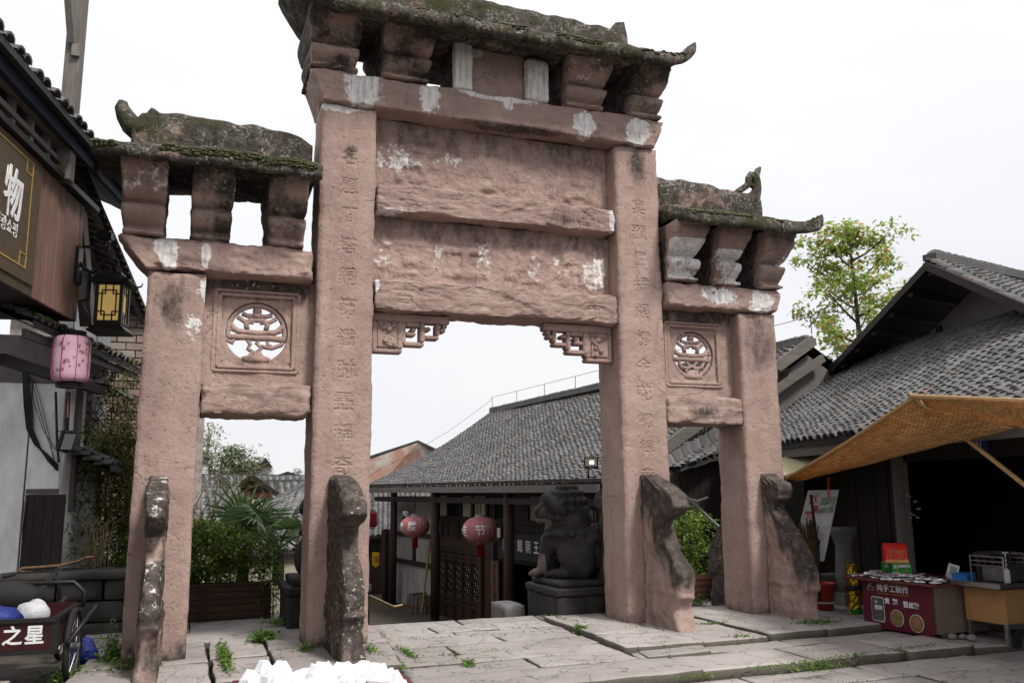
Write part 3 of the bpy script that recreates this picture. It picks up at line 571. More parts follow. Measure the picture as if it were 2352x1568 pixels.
# pierced panels of the side bays
def medallion(x0, x1, cx_, cz_, rad, broken, seed):
    z0, z1, y0, y1 = 2.765, 3.935, .2, .36; n = 72
    def sq(t, k):  # ray from the centre to the rectangle, k from circle to border
        c_, s_ = math.cos(t), math.sin(t)
        lx = (x1-cx_)/c_ if c_ > 1e-6 else ((x0-cx_)/c_ if c_ < -1e-6 else 9); lz = (z1-cz_)/s_ if s_ > 1e-6 else ((z0-cz_)/s_ if s_ < -1e-6 else 9)
        L = min(lx, lz); return (c_, s_, rad+(L-rad)*k)
    m_ = MB(); m_.st = []; ks = [0, .05, .12, .25, .4, .55, .7, .85, 1]; th = [2*math.pi*i/n for i in range(n)]
    for a_ in (math.atan2(z1-cz_, x1-cx_), math.atan2(z1-cz_, x0-cx_), math.atan2(z0-cz_, x0-cx_)+2*math.pi, math.atan2(z0-cz_, x1-cx_)+2*math.pi):
        i = min(range(n), key=lambda q: abs(th[q]-a_)); th[i] = a_
    F = []; B = []
    for k in ks:
        rf = []; rb = []
        for t in th:
            c_, s_, L = sq(t, k); x, z = cx_+c_*L, cz_+s_*L; d = max(abs(x-cx_), abs(z-cz_))
            h = .012*nz3((x, z, seed), 5)+.006*nz3((x, z, seed), 14) + (.03 if d < rad*1.16 else 0)
            rf.append((x, y0+h, z)); rb.append((x, y1, z))
        F.append(rf); B.append(rb)
    rings = [B[0]]+F+[B[-1]]
    m_.loft(rings, cap=False)
    for p in m_.v: m_.st.append((0., .55*sm(3.62, 3.8, p.z)+blob(p, (cx_, .2, 3.85), (.6, .3, .12))*.3, 0.))  # dark top band: weathering with the shade of the beam painted in
    pan = m_.build('pierced_panel', 'sandstone', gate, smooth=False)
    q = MB(); yb = .27
    for e_, ww in ((rad*1.19, .035), (rad*1.32, .03)):
        for a_, b_ in (((-e_, -e_), (-e_, e_)), ((-e_, e_), (e_, e_)), ((e_, e_), (e_, -e_)), ((e_, -e_), (-e_, -e_))):
            if cx_+a_[0] < x0+.03 or cx_+b_[0] > x1-.03: a_ = (max(a_[0], x0-cx_+.03), a_[1]); b_ = (min(b_[0], x1-cx_-.03), b_[1])
            q.bar((cx_+a_[0], .205, cz_+a_[1]), (cx_+b_[0], .205, cz_+b_[1]), .05, ww)
    q.build('panel_moulding', 'sandstone', pan, bevel=.008)
    o = MB(); s = rad
    def st(pts, w_): o.tube([(cx_+x*s, yb, cz_+z*s) for x, z in pts], w_*s, 8)
    def arc(cx2, cz2, rr, a0, a1, w_, nn=26): st([(cx2+rr*math.cos(R(a0+(a1-a0)*i/nn)), cz2+rr*math.sin(R(a0+(a1-a0)*i/nn))) for i in range(nn+1)], w_)
    arc(0, 0, .90, *((-18, 198) if broken else (0, 360)), .085, 44)
    st([(-.78, .12), (-.55, .02), (0, -.02), (.55, .02), (.78, .12)], .10); st([(-.9, -.2), (-.4, -.16), (0, -.18), (.4, -.16), (.9, -.2)], .11)
    st([(-.3, .1), (-.34, .28), (-.2, .42), (.2, .42), (.34, .28), (.3, .1)], .09); st([(-.62, .5), (-.4, .36), (-.1, .34)], .075); st([(.62, .5), (.4, .36), (.1, .34)], .075)
    st([(-.48, .62), (-.3, .55), (.3, .55), (.48, .62)], .08); o.sphere((cx_, yb, cz_+.72*s), .15*s, 10, 7); o.sphere((cx_, yb, cz_+.56*s), .2*s, 10, 7, (1, .7, .6))
    st([(-.88, .32), (-.7, .12), (-.62, .05)], .08); st([(.88, .32), (.7, .12), (.62, .05)], .08)
    if broken:
        st([(-.95, -.25), (-.75, -.36), (-.7, -.2)], .09); st([(-.3, -.2), (-.18, -.4), (-.25, -.55), (-.05, -.68)], .07); st([(.12, -.2), (.02, -.36), (.18, -.52), (.0, -.68)], .07); st([(.15, -.45), (.5, -.5), (.8, -.38), (.9, -.2)], .075); st([(.35, -.2), (.38, -.38), (.5, -.44)], .06)
    else:
        st([(-.62, -.2), (-.5, -.5), (-.15, -.55), (0, -.42)], .075); st([(.62, -.2), (.5, -.5), (.15, -.55), (0, -.42)], .075); st([(-.3, -.2), (-.12, -.4), (-.28, -.62), (-.12, -.9)], .07); st([(.3, -.2), (.12, -.4), (.28, -.62), (.12, -.9)], .07)
    o.prism([(cx_+x*s, cz_+z*s) for x, z in ((-.42, -.98), (-.45, -.84), (-.26, -.78), (-.14, -.62), (.14, -.62), (.26, -.78), (.45, -.84), (.42, -.98), (0, -1.02))], (0, .09, 0), (0, yb-.045, 0))
    o.build('pierced_ornament', 'sandstone', pan, smooth=True)
medallion(-1.18, .01, -.60, 3.36, .335, True, 71); medallion(4.38, 5.53, 4.94, 3.35, .315, False, 72)
# fretwork spandrels under the lowest lintel
def spandrel(x0, sgn, seed):
    root = MB(); P = lambda x, z: (x0+sgn*x, z)
    y0, y1 = .18, .34; zt = 3.66
    for (xa, xb, za, zb) in ((0, .93, 3.56, 3.66), (0, .06, 3.2, 3.56), (0, .36, 3.19, 3.245), (.30, .37, 3.245, 3.33), (.06, .30, 3.25, 3.56), (.30, .40, 3.30, 3.56), (.37, .62, 3.28, 3.335), (.57, .63, 3.335, 3.56), (.40, .52, 3.40, 3.45), (.46, .52, 3.45, 3.5), (.40, .57, 3.51, 3.56), (.63, .80, 3.37, 3.42), (.76, .81, 3.42, 3.56), (.63, .70, 3.47, 3.52), (.81, .88, 3.46, 3.51), (.84, .90, 3.51, 3.56)):
        xa += .0; root.box((x0+sgn*(xa+xb)/2, (y0+y1)/2, (za+zb)/2), (xb-xa-.002*random.random(), y1-y0-random.uniform(0, .012), zb-za-.002))
    sp = root.build('fretwork_spandrel', 'sandstone', gate, bevel=.012, seg=2)
    o = MB()
    random.seed(seed)
    for i in range(9):
        x, z = random.uniform(.09, .27), random.uniform(3.29, 3.52); pts = [(x, z)]
        for k in range(4): pts.append((pts[-1][0]+random.uniform(-.05, .06), pts[-1][1]+random.uniform(-.05, .05)))
        o.tube([(x0+sgn*min(.29, max(.07, a_)), y0-.004, min(3.55, max(3.26, b_))) for a_, b_ in pts], [.02, .017, .014, .012, .009], 6)
    o.sphere((x0+sgn*.16, y0, 3.33), .035, 9, 6); o.sphere((x0+sgn*.2, y0, 3.47), .04, 9, 6)
    o.build('carved_relief', 'sandstone', sp, smooth=True)
spandrel(.665, 1, 5); spandrel(3.735, -1, 6); random.seed(8)
# corbels between beam and roof
PROF = [(0, .065), (.05, .07), (.075, .06), (.09, .0), (.13, -.005), (.2, .05), (.28, .095), (.35, .11), (.40, .095), (.425, .02), (.46, .01), (.48, .06), (.52, .10), (.6, .15), (.7, .20), (.82, .24), (.92, .262), (1, .27)]
def corbel(x0, x1, z0, z1, seed, stain, y0=-.04, y1=.64, flare=.25, lean=0.0):
    def wp(p):
        t = (p.z-z0)/(z1-z0); f = interp(t, PROF); c_ = (x0+x1)/2; fy = (p.y-(y0+y1)/2)/((y1-y0)/2); fx = (p.x-c_)/((x1-x0)/2)
        return Vector((p.x+fx*f*flare+lean*t, p.y+fy*f*1.25, p.z))
    return rough_block(lin(x0, x1, .035), lin(y0, y1, .05), lin(z0, z1, .016), .025, .010, 3.5, seed, wp, None, 1.4, stain, flake=.010).build('corbel', 'sandstone', gate, smooth=True)
def st_c(k, lime=0.0, zc=.62, w_=0.0):
    def f(p):
        return (lime*max(0, .9-.5*abs(noise.noise((p.x*4, p.y*2, p.z*5)))) if p.y < .1 else 0., (k*(sm(zc-.25, zc+.12, p.z % 100)) if p.y < .2 else .6), 0.)
    return f
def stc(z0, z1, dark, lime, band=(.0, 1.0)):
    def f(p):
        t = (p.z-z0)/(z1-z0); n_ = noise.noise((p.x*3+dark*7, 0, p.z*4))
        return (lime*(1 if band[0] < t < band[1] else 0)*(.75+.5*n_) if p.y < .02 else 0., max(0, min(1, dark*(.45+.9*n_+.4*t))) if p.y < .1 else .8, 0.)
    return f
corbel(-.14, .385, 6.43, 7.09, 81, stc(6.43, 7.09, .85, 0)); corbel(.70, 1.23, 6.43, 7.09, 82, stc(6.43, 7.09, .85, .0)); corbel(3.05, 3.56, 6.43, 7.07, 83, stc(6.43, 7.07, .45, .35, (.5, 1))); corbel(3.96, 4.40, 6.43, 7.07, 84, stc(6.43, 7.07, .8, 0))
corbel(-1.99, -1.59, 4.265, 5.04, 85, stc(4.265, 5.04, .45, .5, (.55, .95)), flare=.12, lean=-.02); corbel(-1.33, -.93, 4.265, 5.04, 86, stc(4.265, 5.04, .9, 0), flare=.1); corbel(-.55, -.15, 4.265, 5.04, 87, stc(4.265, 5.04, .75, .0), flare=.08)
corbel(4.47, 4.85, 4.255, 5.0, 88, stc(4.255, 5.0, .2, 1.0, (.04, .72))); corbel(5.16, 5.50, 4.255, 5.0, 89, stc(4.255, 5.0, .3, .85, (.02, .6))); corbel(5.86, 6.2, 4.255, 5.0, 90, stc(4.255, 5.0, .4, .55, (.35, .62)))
# upright name tablet between two limewashed jambs
tab = rough_block(lin(1.78, 2.52, .03), lin(.0, .3, .05), lin(6.43, 7.05, .03), .02, .012, 5, 93, None, None, 1, lambda p: (blob(p, (1.85, 0, 6.98), (.12, .3, .07)), .2*sm(6.85, 7, p.z), 0.)).build('name_tablet', 'sandstone', gate, smooth=True)
rough_block(lin(1.56, 1.80, .03), lin(-.1, .55, .05), lin(6.43, 7.06, .03), .03, .012, 4, 94, None, None, 1, lambda p: (1.0 if p.y < -.02 else 0., 0. if p.y < 0 else .8, 0.)).build('tablet_jamb', 'sandstone', gate, smooth=True)
rough_block(lin(2.50, 2.82, .03), lin(-.1, .55, .05), lin(6.43, 7.0, .03), .05, .014, 4, 95, None, None, 1, lambda p: (.9 if p.y < 0 and p.z < 6.95 else 0., .25, 0.)).build('tablet_jamb', 'sandstone', gate, smooth=True)
# stone roofs: plates with worn, mossy eaves
PLATES = []
def roof_plate(x0, x1, ye, ze, zr, yc, tip0, tip1, seed, thick=.17, step=.05, moss=1.0, half=None, inset=.0, back=.82):
    """one plate: front eave at y=ye, z=ze, ridge line at y=yc, z=zr; tip0/tip1 raise and draw out the ends"""
    m_ = MB(); m_.st = []; D_ = yc-ye; rings = []
    base = [(-1.0, 0), (-1.015, thick*.45), (-1.0, thick*.85), (-.97, thick), (-.85, .26), (-.7, .36), (-.55, .47), (-.4, .58), (-.2, .70), (0, .78), (.25, .70), (.5, .5), (.8, .3), (.97, thick), (1.0, 0), (.75, .10), (.45, .16), (.15, .17), (-.15, .17), (-.45, .16), (-.62, .13), (-.75, .09), (-.9, .03)]
    h = (zr-ze)/.78
    for x in lin(x0, x1, step):
        e0 = max(0, 1-(x-x0)/.62) if tip0 else 0; e1 = max(0, 1-(x1-x)/.62) if tip1 else 0; e = max(e0, e1); up = (tip0*e0*e0+tip1*e1*e1); hip = max(sm(.85, .25, x-x0) if tip0 else 0, sm(.85, .25, x1-x) if tip1 else 0)
        ring = []
        for k, (a_, b_) in enumerate(base):
            s_ = (1-.28*e**2)*(back if a_ > 0 else 1); y = yc+a_*D_*s_*(1+.05*noise.noise((x*2.3, a_*2, seed))+.035*noise.noise((x*8, a_*3, seed))); z = ze+(b_ if b_ <= thick or k > 14 else thick+(b_-thick)*((zr-ze-thick)/(.78-thick))*(1-.93*hip))*(1-.25*e)+up
            if a_ > .6: z += .2*sm(.6, .9, a_)
            nn = .028*noise.noise((x*3.3, y*3.3, z*3+seed))+.018*noise.noise((x*9, y*9, z*9+seed)); z += nn*(1.0 if b_ > .05 else .8)
            p = Vector((x, y, z)); ring.append(p)
            top = 1 if 2 <= k <= 13 else 0; edge = 1 if k in (1, 2, 3, 4) else 0
            nse = noise.noise((x*2.1, a_*1.7, seed*.3))
            m_.st.append((0., (.85+.3*nse) if (top or edge) else .35+.6*max(0, noise.noise((x*1.5, a_*2, 3))), moss*max(0, (.55+nse*.9)) if k in (3, 4, 5, 6, 7) else 0.))
        rings.append(ring)
    m_.loft(rings); ob = m_.build('roof_plate', 'lichen_stone', gate, smooth=True); PLATES.append(rings); return ob
roof_plate(-.47, 1.345, -.70, 6.86, 7.44, .31, .5, 0, 101, moss=.1, back=.55); roof_plate(1.343, 2.262, -.72, 6.86, 7.44, .31, 0, 0, 102, moss=.55); roof_plate(2.258, 3.386, -.68, 6.87, 7.44, .31, 0, 0, 103, moss=.5); roof_plate(3.385, 4.80, -.70, 6.89, 7.44, .31, 0, .45, 104, moss=.1)
roof_plate(-2.30, -.72, -.62, 4.91, 5.38, .31, .08, 0, 105, moss=.9); roof_plate(-.722, -.045, -.60, 4.90, 5.38, .31, 0, 0, 106, moss=.7); roof_plate(4.43, 6.72, -.62, 4.88, 5.38, .31, 0, .28, 107, moss=.8)
def moss_bed(ids, dens, seed, kmin=2, kmax=6, x0=-99, x1=99, thr=-.2):
    """cushions of moss lying on the front slope of roof plates"""
    m_ = MB(); rnd = random.Random(seed)
    for q in ids:
        rings = PLATES[q]
        for i in range(int(dens*len(rings))):
            r0 = rnd.randrange(len(rings)-1); k = kmin+(kmax-kmin)*rnd.random()**1.3; ki = int(k); f = k-ki
            p = rings[r0][ki].lerp(rings[r0][ki+1], f).lerp(rings[r0+1][ki].lerp(rings[r0+1][ki+1], f), rnd.random())
            if not x0 < p.x < x1 or noise.noise((p.x*1.9, p.y*4, seed)) < thr: continue
            m_.sphere(p+Vector((0, 0, .003)), rnd.uniform(.010, .027), 6, 4, (1.3, 1.1, .55))
    return m_.build('moss', 'moss', gate, smooth=True, kind='stuff')
moss_bed((4, 5), 26, 1, 1.2, 6, -2.28, -.12, -.12); moss_bed((6,), 15, 2, 2, 6, 4.55, 5.85, -.05); moss_bed((1, 2), 9, 3, 1.5, 5, 1.2, 3.4, .1); moss_bed((0, 3, 6), 4, 4, 1.5, 5, -9, 9, .2)
# ridges and their finials
def ridge(pts, y0, y1, seed, zb):
    """pts: (x, top z) along the ridge"""
    m_ = MB(); m_.st = []; rings = []
    for x in lin(pts[0][0], pts[-1][0], .045):
        zt = interp(x, pts)+.03*noise.noise((x*5, seed, 0)); ring = []
        for a_, b_ in ((0, 0), (0, .25), (0, .5), (0, .75), (.06, .93), (.3, 1.0), (.7, 1.0), (.94, .93), (1, .75), (1, .4), (1, 0)):
            z = zb+(zt-zb)*b_; y = y0+(y1-y0)*a_+.022*noise.noise((x*5, z*6, seed+a_*3))+.012*noise.noise((x*15, z*15, seed)); ring.append((x, y, z))
            nn = noise.noise((x*2.2, z*3, seed)); m_.st.append((.35 if nn > .2 else 0., .65+.8*nn+(.2 if b_ > .8 else 0), max(0, .5*(b_ > .7)+nn*.4)*.6))
        rings.append(ring)
    m_.loft(rings); return m_.build('ridge', 'lichen_stone', gate, smooth=True)
ridge([(.2, 7.86), (1.5, 7.88), (2.5, 7.84), (3.3, 7.83), (3.9, 7.8), (3.94, 7.92), (4.06, 7.94), (4.1, 7.74)], .16, .46, 5, 7.36)
rd = ridge([(-1.99, 5.56), (-1.93, 5.72), (-1.85, 5.74), (-1.80, 5.84), (-1.74, 5.79), (-1.2, 5.775), (-.45, 5.75), (-.2, 5.70), (-.06, 5.60)], .2, .42, 6, 5.28)
h_ = MB(); h_.tube([(-1.9, .31, 5.52), (-2.0, .31, 5.60), (-2.07, .31, 5.70), (-2.11, .31, 5.80), (-2.10, .31, 5.86)], [.12, .115, .095, .075, .05], 9, flat=1); h_.st = [(0., .9, 0.)]*len(h_.v); h_.build('ridge_horn', 'lichen_stone', rd, smooth=True)
rd = ridge([(4.46, 5.76), (5.1, 5.78), (5.5, 5.74), (5.85, 5.70), (6.1, 5.72), (6.16, 5.62)], .2, .42, 7, 5.28)
h_ = MB(); y_ = .31
h_.tube([(5.98, y_, 5.60), (6.12, y_, 5.68), (6.17, y_, 5.80), (6.17, y_, 5.92), (6.16, y_, 6.0), (6.21, y_, 6.09), (6.25, y_, 6.14)], [.10, .095, .07, .065, .06, .045, .02], 8); h_.tube([(5.78, y_, 5.66), (5.86, y_, 5.74), (5.95, y_, 5.80), (6.03, y_, 5.86), (6.04, y_, 5.95), (6.09, y_, 6.02), (6.16, y_, 6.03)], [.05, .045, .045, .05, .05, .045, .03], 8)
h_.tube([(6.03, y_, 5.9), (6.1, y_, 5.84), (6.15, y_, 5.86)], .035, 7); h_.tube([(6.05, y_, 6.0), (6.12, y_, 6.0), (6.17, y_, 5.98)], .045, 7)
h_.st = [(.2, .85, 0.)]*len(h_.v); h_.build('ridge_finial', 'lichen_stone', rd, smooth=True)
# drum-shaped stones that brace the pillars, front and back
YF_A = [(0, 1.06), (.13, 1.01), (.31, .97), (.42, .98), (.44, 1.05), (.475, 1.06), (.485, 1.0), (.5, 1.05), (.69, 1.04), (.84, .94), (1.0, .76), (1.19, .63), (1.28, .67), (1.32, .86), (1.41, 1.0), (1.53, .94), (1.63, .74), (1.72, .48), (1.76, .3), (1.79, .1)]
YF_R = [(0, .83), (.1, .78), (.28, .73), (.38, .76), (.40, .81), (.44, .82), (.455, .76), (.47, .80), (.66, .80), (.82, .69), (.98, .51), (1.18, .38), (1.28, .42), (1.31, .62), (1.41, .77), (1.53, .70), (1.63, .52), (1.72, .28), (1.76, .15), (1.79, .05)]
YF_B = [(0, .74), (.17, .71), (.27, .66), (.36, .68), (.40, .74), (.53, .75), (.78, .71), (1.05, .49), (1.23, .28), (1.34, .18), (1.42, .17), (1.47, .30), (1.59, .33), (1.68, .31), (1.74, .1), (1.79, .02)]
def buttress(xc, tab_, seed, stain, back=False, hw=.13, y=0.0, taper=None):
    W = lambda z: hw*(1.12-.12*sm(.0, .5, z)-.1*sm(.45, 1.0, z)+.14*sm(1.25, 1.4, z)-.12*sm(1.6, 1.78, z))*(1.0+(.10 if .43 < z < .49 else 0))
    def wp(p):
        f = interp(p.z, tab_)*(1+.03*noise.noise((p.z*4, seed, 0))); t = 1-p.y   # p.y 0 = outer face, 1 = pillar
        yy = f*t; s_ = W(p.z)/hw; wx = (p.x)*s_*(1-.16*max(0, t-.6)/.4)
        return Vector((xc+wx, (y-yy) if not back else (y+yy), p.z))
    st2 = lambda p: stain(1-p.y, p.z, p.x)
    return rough_block(lin(-hw, hw, .03), lin(0, 1, .045), lin(-.08, 1.79, .024), .05, .022, 4.5, seed, wp, None, 1.2, st2, flake=.014).build('buttress_stone', 'sandstone', gate, smooth=True)
blk_front = lambda t, z, x: (0., min(1.1, 1.05*sm(.35, .8, t+.3*noise.noise((t*3, z*2.2, x*3)))*sm(.3, .75, z+.3*noise.noise((t*4, 1, x*4)))+.9*sm(1.05, 1.5, z+.3*noise.noise((t*4, 2, x*4)))+.25*max(0, noise.noise((t*4, z*4, 5)))), 0.)
buttress(.31, YF_A, 201, lambda t, z, x: (0., .75+.35*sm(.3, .7, z+.2*noise.noise((t*3, z*3, x))), 0.), hw=.125); buttress(4.09, YF_R, 202, blk_front, hw=.13); buttress(5.86, YF_B, 203, blk_front, hw=.13)
buttress(-1.50, YF_A, 204, lambda t, z, x: (((.22+.25*noise.noise((x*9, t*3, z*7))) if .5 < z < 1.0 else (.30+.3*noise.noise((x*7, t*3, z*5)) if 1.42 < z < 1.8 else 0.)), (1. if z > .45 and not (1.02 < z < 1.22) else .55), 0.), hw=.10)
dk = lambda t, z, x: (0., .95, 0.)
buttress(.31, YF_A, 205, dk, True, .125, .63); buttress(4.09, YF_R, 206, dk, True, .13, .63); buttress(5.86, YF_B, 207, dk, True, .13, .63)
# sockets cut above the braces
for x, z in ((.22, 1.80), (4.02, 1.79), (5.80, 1.80), (-1.5, 1.80)):
    pass
# ================================================================== TILED ROOFS
def cover_tile(w=.17, L=.19, h=.055, th=.014, seg=5):
    m_ = MB(); A = [math.pi*k/seg for k in range(seg+1)]; o0 = [(-w/2*math.cos(t), 0, h*math.sin(t)) for t in A]; o1 = [(x*.9, L, z*.9-.012) for x, y, z in o0]; i0 = [(x*.84, 0, z-th) for x, y, z in o0]
    n = seg+1; m_.add(o0+o1+i0, [(k, k+1, n+k+1, n+k) for k in range(seg)]+[(2*n+k, 2*n+k+1, k+1, k) for k in range(seg)]); return m_
TILE = cover_tile()
def tile_roof(owner, e0, e1, r0, r1, pitch_u=.205, pitch_v=.105, sag=.1, curve=.12, keep=None, mat='roof_tile', n_obj=300, seed=0, deck=True, cover=None, jit=.55):
    """rows of arched clay tiles over a four-cornered slope: e0-e1 the eave, r0-r1 the top edge"""
    cover = cover or cover_tile(pitch_u*.86, pitch_v*1.7, pitch_u*.31, pitch_u*.10)
    rnd = random.Random(seed); e0, e1, r0, r1 = map(Vector, (e0, e1, r0, r1)); base = origin(owner)
    Lu = ((e1-e0).length+(r1-r0).length)/2; Lv = ((r0-e0).length+(r1-e1).length)/2; nu = int(Lu/pitch_u); nv = int(Lv/pitch_v)
    def S(a_, b_):
        p = e0.lerp(e1, a_).lerp(r0.lerp(r1, a_), b_); p = p.copy(); p.z -= sag*math.sin(math.pi*a_)*(.4+.6*b_)+curve*math.sin(math.pi*b_)-.02*noise.noise((a_*9, b_*7, seed)); return p
    tv = np.array([tuple(p) for p in cover.v]); tf = cover.f; tiles = []
    for i in range(nu):
        a_ = (i+.5)/nu; dcol = rnd.uniform(-.3, .3)/nu*jit
        for k in range(nv):
            b_ = (k+rnd.uniform(-.18, .18)*jit)/nv
            if keep and not keep(a_, b_): continue
            aa = a_+dcol+rnd.uniform(-.12, .12)/nu*jit; p = S(aa, max(0, b_)-.012); ex = (S(min(1, aa+.01), b_)-S(max(0, aa-.01), b_)).normalized(); ey = (S(aa, min(1, b_+.02))-S(aa, max(0, b_-.02))).normalized(); ez = ex.cross(ey)
            if ez.z < 0: ex = -ex; ez = -ez
            ez.normalize(); ang = rnd.uniform(-.07, .07)*jit; ex2 = ex*math.cos(ang)+ey*math.sin(ang); ey2 = ez.cross(ex2); til = rnd.uniform(.06, .14); ey3 = (ey2-ez*til).normalized(); ez3 = ex2.cross(ey3)
            mtx = Matrix((ex2, ey3, ez3)).transposed(); tiles.append((p+ez*.02, mtx))
    def view(p):
        d = p-CX; z = d.dot(_fw)
        if z < 1: return 1e9
        u = 1176+FPX*d.dot(_r2)/z; v = 784-FPX*d.dot(_u2)/z
        return z if -20 < u < 2372 and -20 < v < 1588 else 1e6+z
    order = sorted(range(len(tiles)), key=lambda q: view(tiles[q][0])); obj_ids = set(order[:n_obj])
    me = cover.data('roof_tile'); me.materials.append(M[mat])
    bm_ = bmesh.new(); bm_.from_mesh(me); bmesh.ops.recalc_face_normals(bm_, faces=bm_.faces); bm_.to_mesh(me); bm_.free()
    V_ = []; F_ = []; nb = 0
    for q, (p, mtx) in enumerate(tiles):
        if q in obj_ids:
            o = bpy.data.objects.new('roof_tile', me); col.objects.link(o); o.parent = owner; o.matrix_local = Matrix.Translation(p-base) @ mtx.to_4x4()
        else:
            V_.append(tv @ np.array(mtx.transposed())+np.array(p-base)); F_ += [tuple(x+nb for x in f) for f in tf]; nb += len(tv)
    if V_:
        me2 = bpy.data.meshes.new('roof_tiles'); me2.from_pydata(np.concatenate(V_).tolist(), [], F_); me2.materials.append(M[mat]); o = bpy.data.objects.new('roof_tiles', me2); col.objects.link(o); o.parent = owner; o['kind'] = 'stuff'
    if deck:
        m_ = MB(); nb_ = 14; na_ = max(4, nu)
        top = [S(i/na_, k/nb_)+Vector((0, 0, -.005)) for k in range(nb_+1) for i in range(na_+1)]; bot = [p-Vector((0, 0, .07)) for p in top]
        fs = [(k*(na_+1)+i, k*(na_+1)+i+1, (k+1)*(na_+1)+i+1, (k+1)*(na_+1)+i) for k in range(nb_) for i in range(na_) if not keep or keep((i+.5)/na_, (k+.5)/nb_)]
        n0 = len(top); m_.add(top+bot, fs+[tuple(x+n0 for x in f[::-1]) for f in fs]+[(i, i+1, n0+i+1, n0+i) for i in range(na_)]); m_.build('roof_deck', 'roof_deck', owner)
    return S
def ridge_tiles(owner, a_, b_, h=.16, step=.05, seed=0, mat='roof_tile', lean=.9):
    """tiles set on edge along a ridge"""
    a_, b_ = Vector(a_), Vector(b_); d = (b_-a_); L = d.length; d.normalize(); side = Vector((0, 0, 1)).cross(d); rnd = random.Random(seed)
    m_ = MB(); m_.bar(a_+Vector((0, 0, .02)), b_+Vector((0, 0, .02)), .22, .10)
    step *= .6; n = int(L/step)
    for i in range(n):
        p = a_+d*(i*step); ln = lean+rnd.uniform(-.12, .12); t = d*ln+Vector((0, 0, 1)); t.normalize(); hh = h+rnd.uniform(-.012, .012)
        q = [p+side*x+t*z for x, z in ((-.10, .04), (-.085, hh*.8), (-.03, hh), (.03, hh), (.085, hh*.8), (.10, .04))]
        m_.add(q+[x+d*.018 for x in q], [tuple(range(6)), tuple(range(11, 5, -1))]+[(k, k+6, (k+1) % 6+6, (k+1) % 6) for k in range(6)])
    return m_.build('ridge_tiles', mat, owner)

# ================================================================== TIMBER HALL DOWN THE STREET (behind the middle opening)
hall = thing('timber_hall', 'dark timber hall with lattice doors and broad grey tiled roof behind the middle opening', 'building', (6.2, 10, -1.7))
HS = tile_roof(hall, (5.70, 3.8, 1.76), (3.95, 17.2, 1.73), (9.78, 3.77, 4.34), (7.95, 17.0, 4.06), .2, .118, .1, .16, seed=3)
ridge_tiles(hall, (9.78, 3.7, 4.34), (7.95, 17.0, 4.08), .2, .06, 4)
m = MB(); m.bar((5.68, 3.72, 1.78), (9.8, 3.68, 4.36), .06, .2); m.build('verge_board', 'grey_timber_x', hall)
for (a0, a1) in (((9.78, 3.77, 4.27), (13.9, 3.8, 1.7)),):   # the far slope, seen from no side of the street
    m = MB(); m.add([(9.78, 3.77, 4.3), (7.95, 17, 4.02), (12.2, 17.4, 1.7), (14, 3.8, 1.7)], [(0, 1, 2, 3)]); m.build('back_slope', 'roof_deck', hall)
def FW(y, o_=0.0, z=0.0): return Vector((7.0-.131*y-o_, y, z))
fd = Vector((-.131, 1, 0)).normalized(); fo = Vector((-1, -.131, 0)).normalized()
def fbox(mb_, y0, y1, z0, z1, o0, o1):  # box standing on the facade plane, o = distance out of the wall
    a_ = [FW(y, o_, z) for z in (z0, z1) for o_ in (o0, o1) for y in (y0, y1)]
    return mb_.add(a_, [(0, 2, 3, 1), (4, 5, 7, 6), (0, 1, 5, 4), (2, 6, 7, 3), (0, 4, 6, 2), (1, 3, 7, 5)])
m = MB(); fbox(m, 3.75, 17.2, 1.56, 1.70, 1.25, 1.29); m.build('fascia_board', 'grey_timber_y', hall)
for y in (4.7, 8.43, 12.46, 15.5):
    m = MB(); m.tube([FW(y, .55, -1.8), FW(y, .55, 1.72)], .115 if y < 15 else .10, 12); m.build('post', 'red_timber', hall, smooth=True)
m = MB(); fbox(m, 3.9, 17, 1.30, 1.44, .50, .62); m.build('tie_beam', 'dark_timber_y', hall, bevel=.008)
m = MB()
for y in np.arange(4, 17, .55): fbox(m, y, y+.06, 1.74, 1.80, -.2, 1.2)
m.build('rafters', 'dark_timber', hall)
# wall of the hall, panel by panel
def wall(y0, y1, z0, z1, mat, name='wall_panel', o0=-.12, o1=0.0): m_ = MB(); fbox(m_, y0, y1, z0, z1, o0, o1); return m_.build(name, mat, hall)
wall(13.62, 17.1, -1.8, 1.45, 'old_plaster', 'plaster_wall')
for y0, y1, z0, z1 in ((13.62, 17.1, -.50, -.36), (13.62, 17.1, .30, .42), (15.2, 15.36, -.36, .30), (16.85, 17.1, -1.8, 1.5), (13.6, 13.75, -1.8, 1.5)): wall(y0, y1, z0, z1, 'dark_timber_y', 'timber_strip', 0, .05)
wall(3.85, 13.6, 1.46, 1.85, 'dark_timber_y', 'wall_plate', -.1, .06)
ycuts = [13.55, 12.9, 12.1, 11.4, 10.6, 10.2, 9.4, 8.6, 7.7, 6.9, 6.0, 5.1, 4.2]
for i, (a_, b_) in enumerate(zip(ycuts, ycuts[1:])):
    wall(b_+.06, a_-.06, .93, 1.46, ('cream_plaster', 'dark_cavity', 'cream_plaster', 'cream_plaster', 'dark_timber', 'dark_cavity', 'dark_timber', 'cream_plaster', 'cream_plaster', 'dark_timber', 'cream_plaster', 'dark_timber')[i], 'infill_panel')
    m = MB(); fbox(m, b_-.06, b_+.06, .9, 1.46, -.06, .05); m.build('stud', 'dark_timber', hall)
wall(3.85, 13.6, .86, .95, 'dark_timber_y', 'rail', -.08, .06)
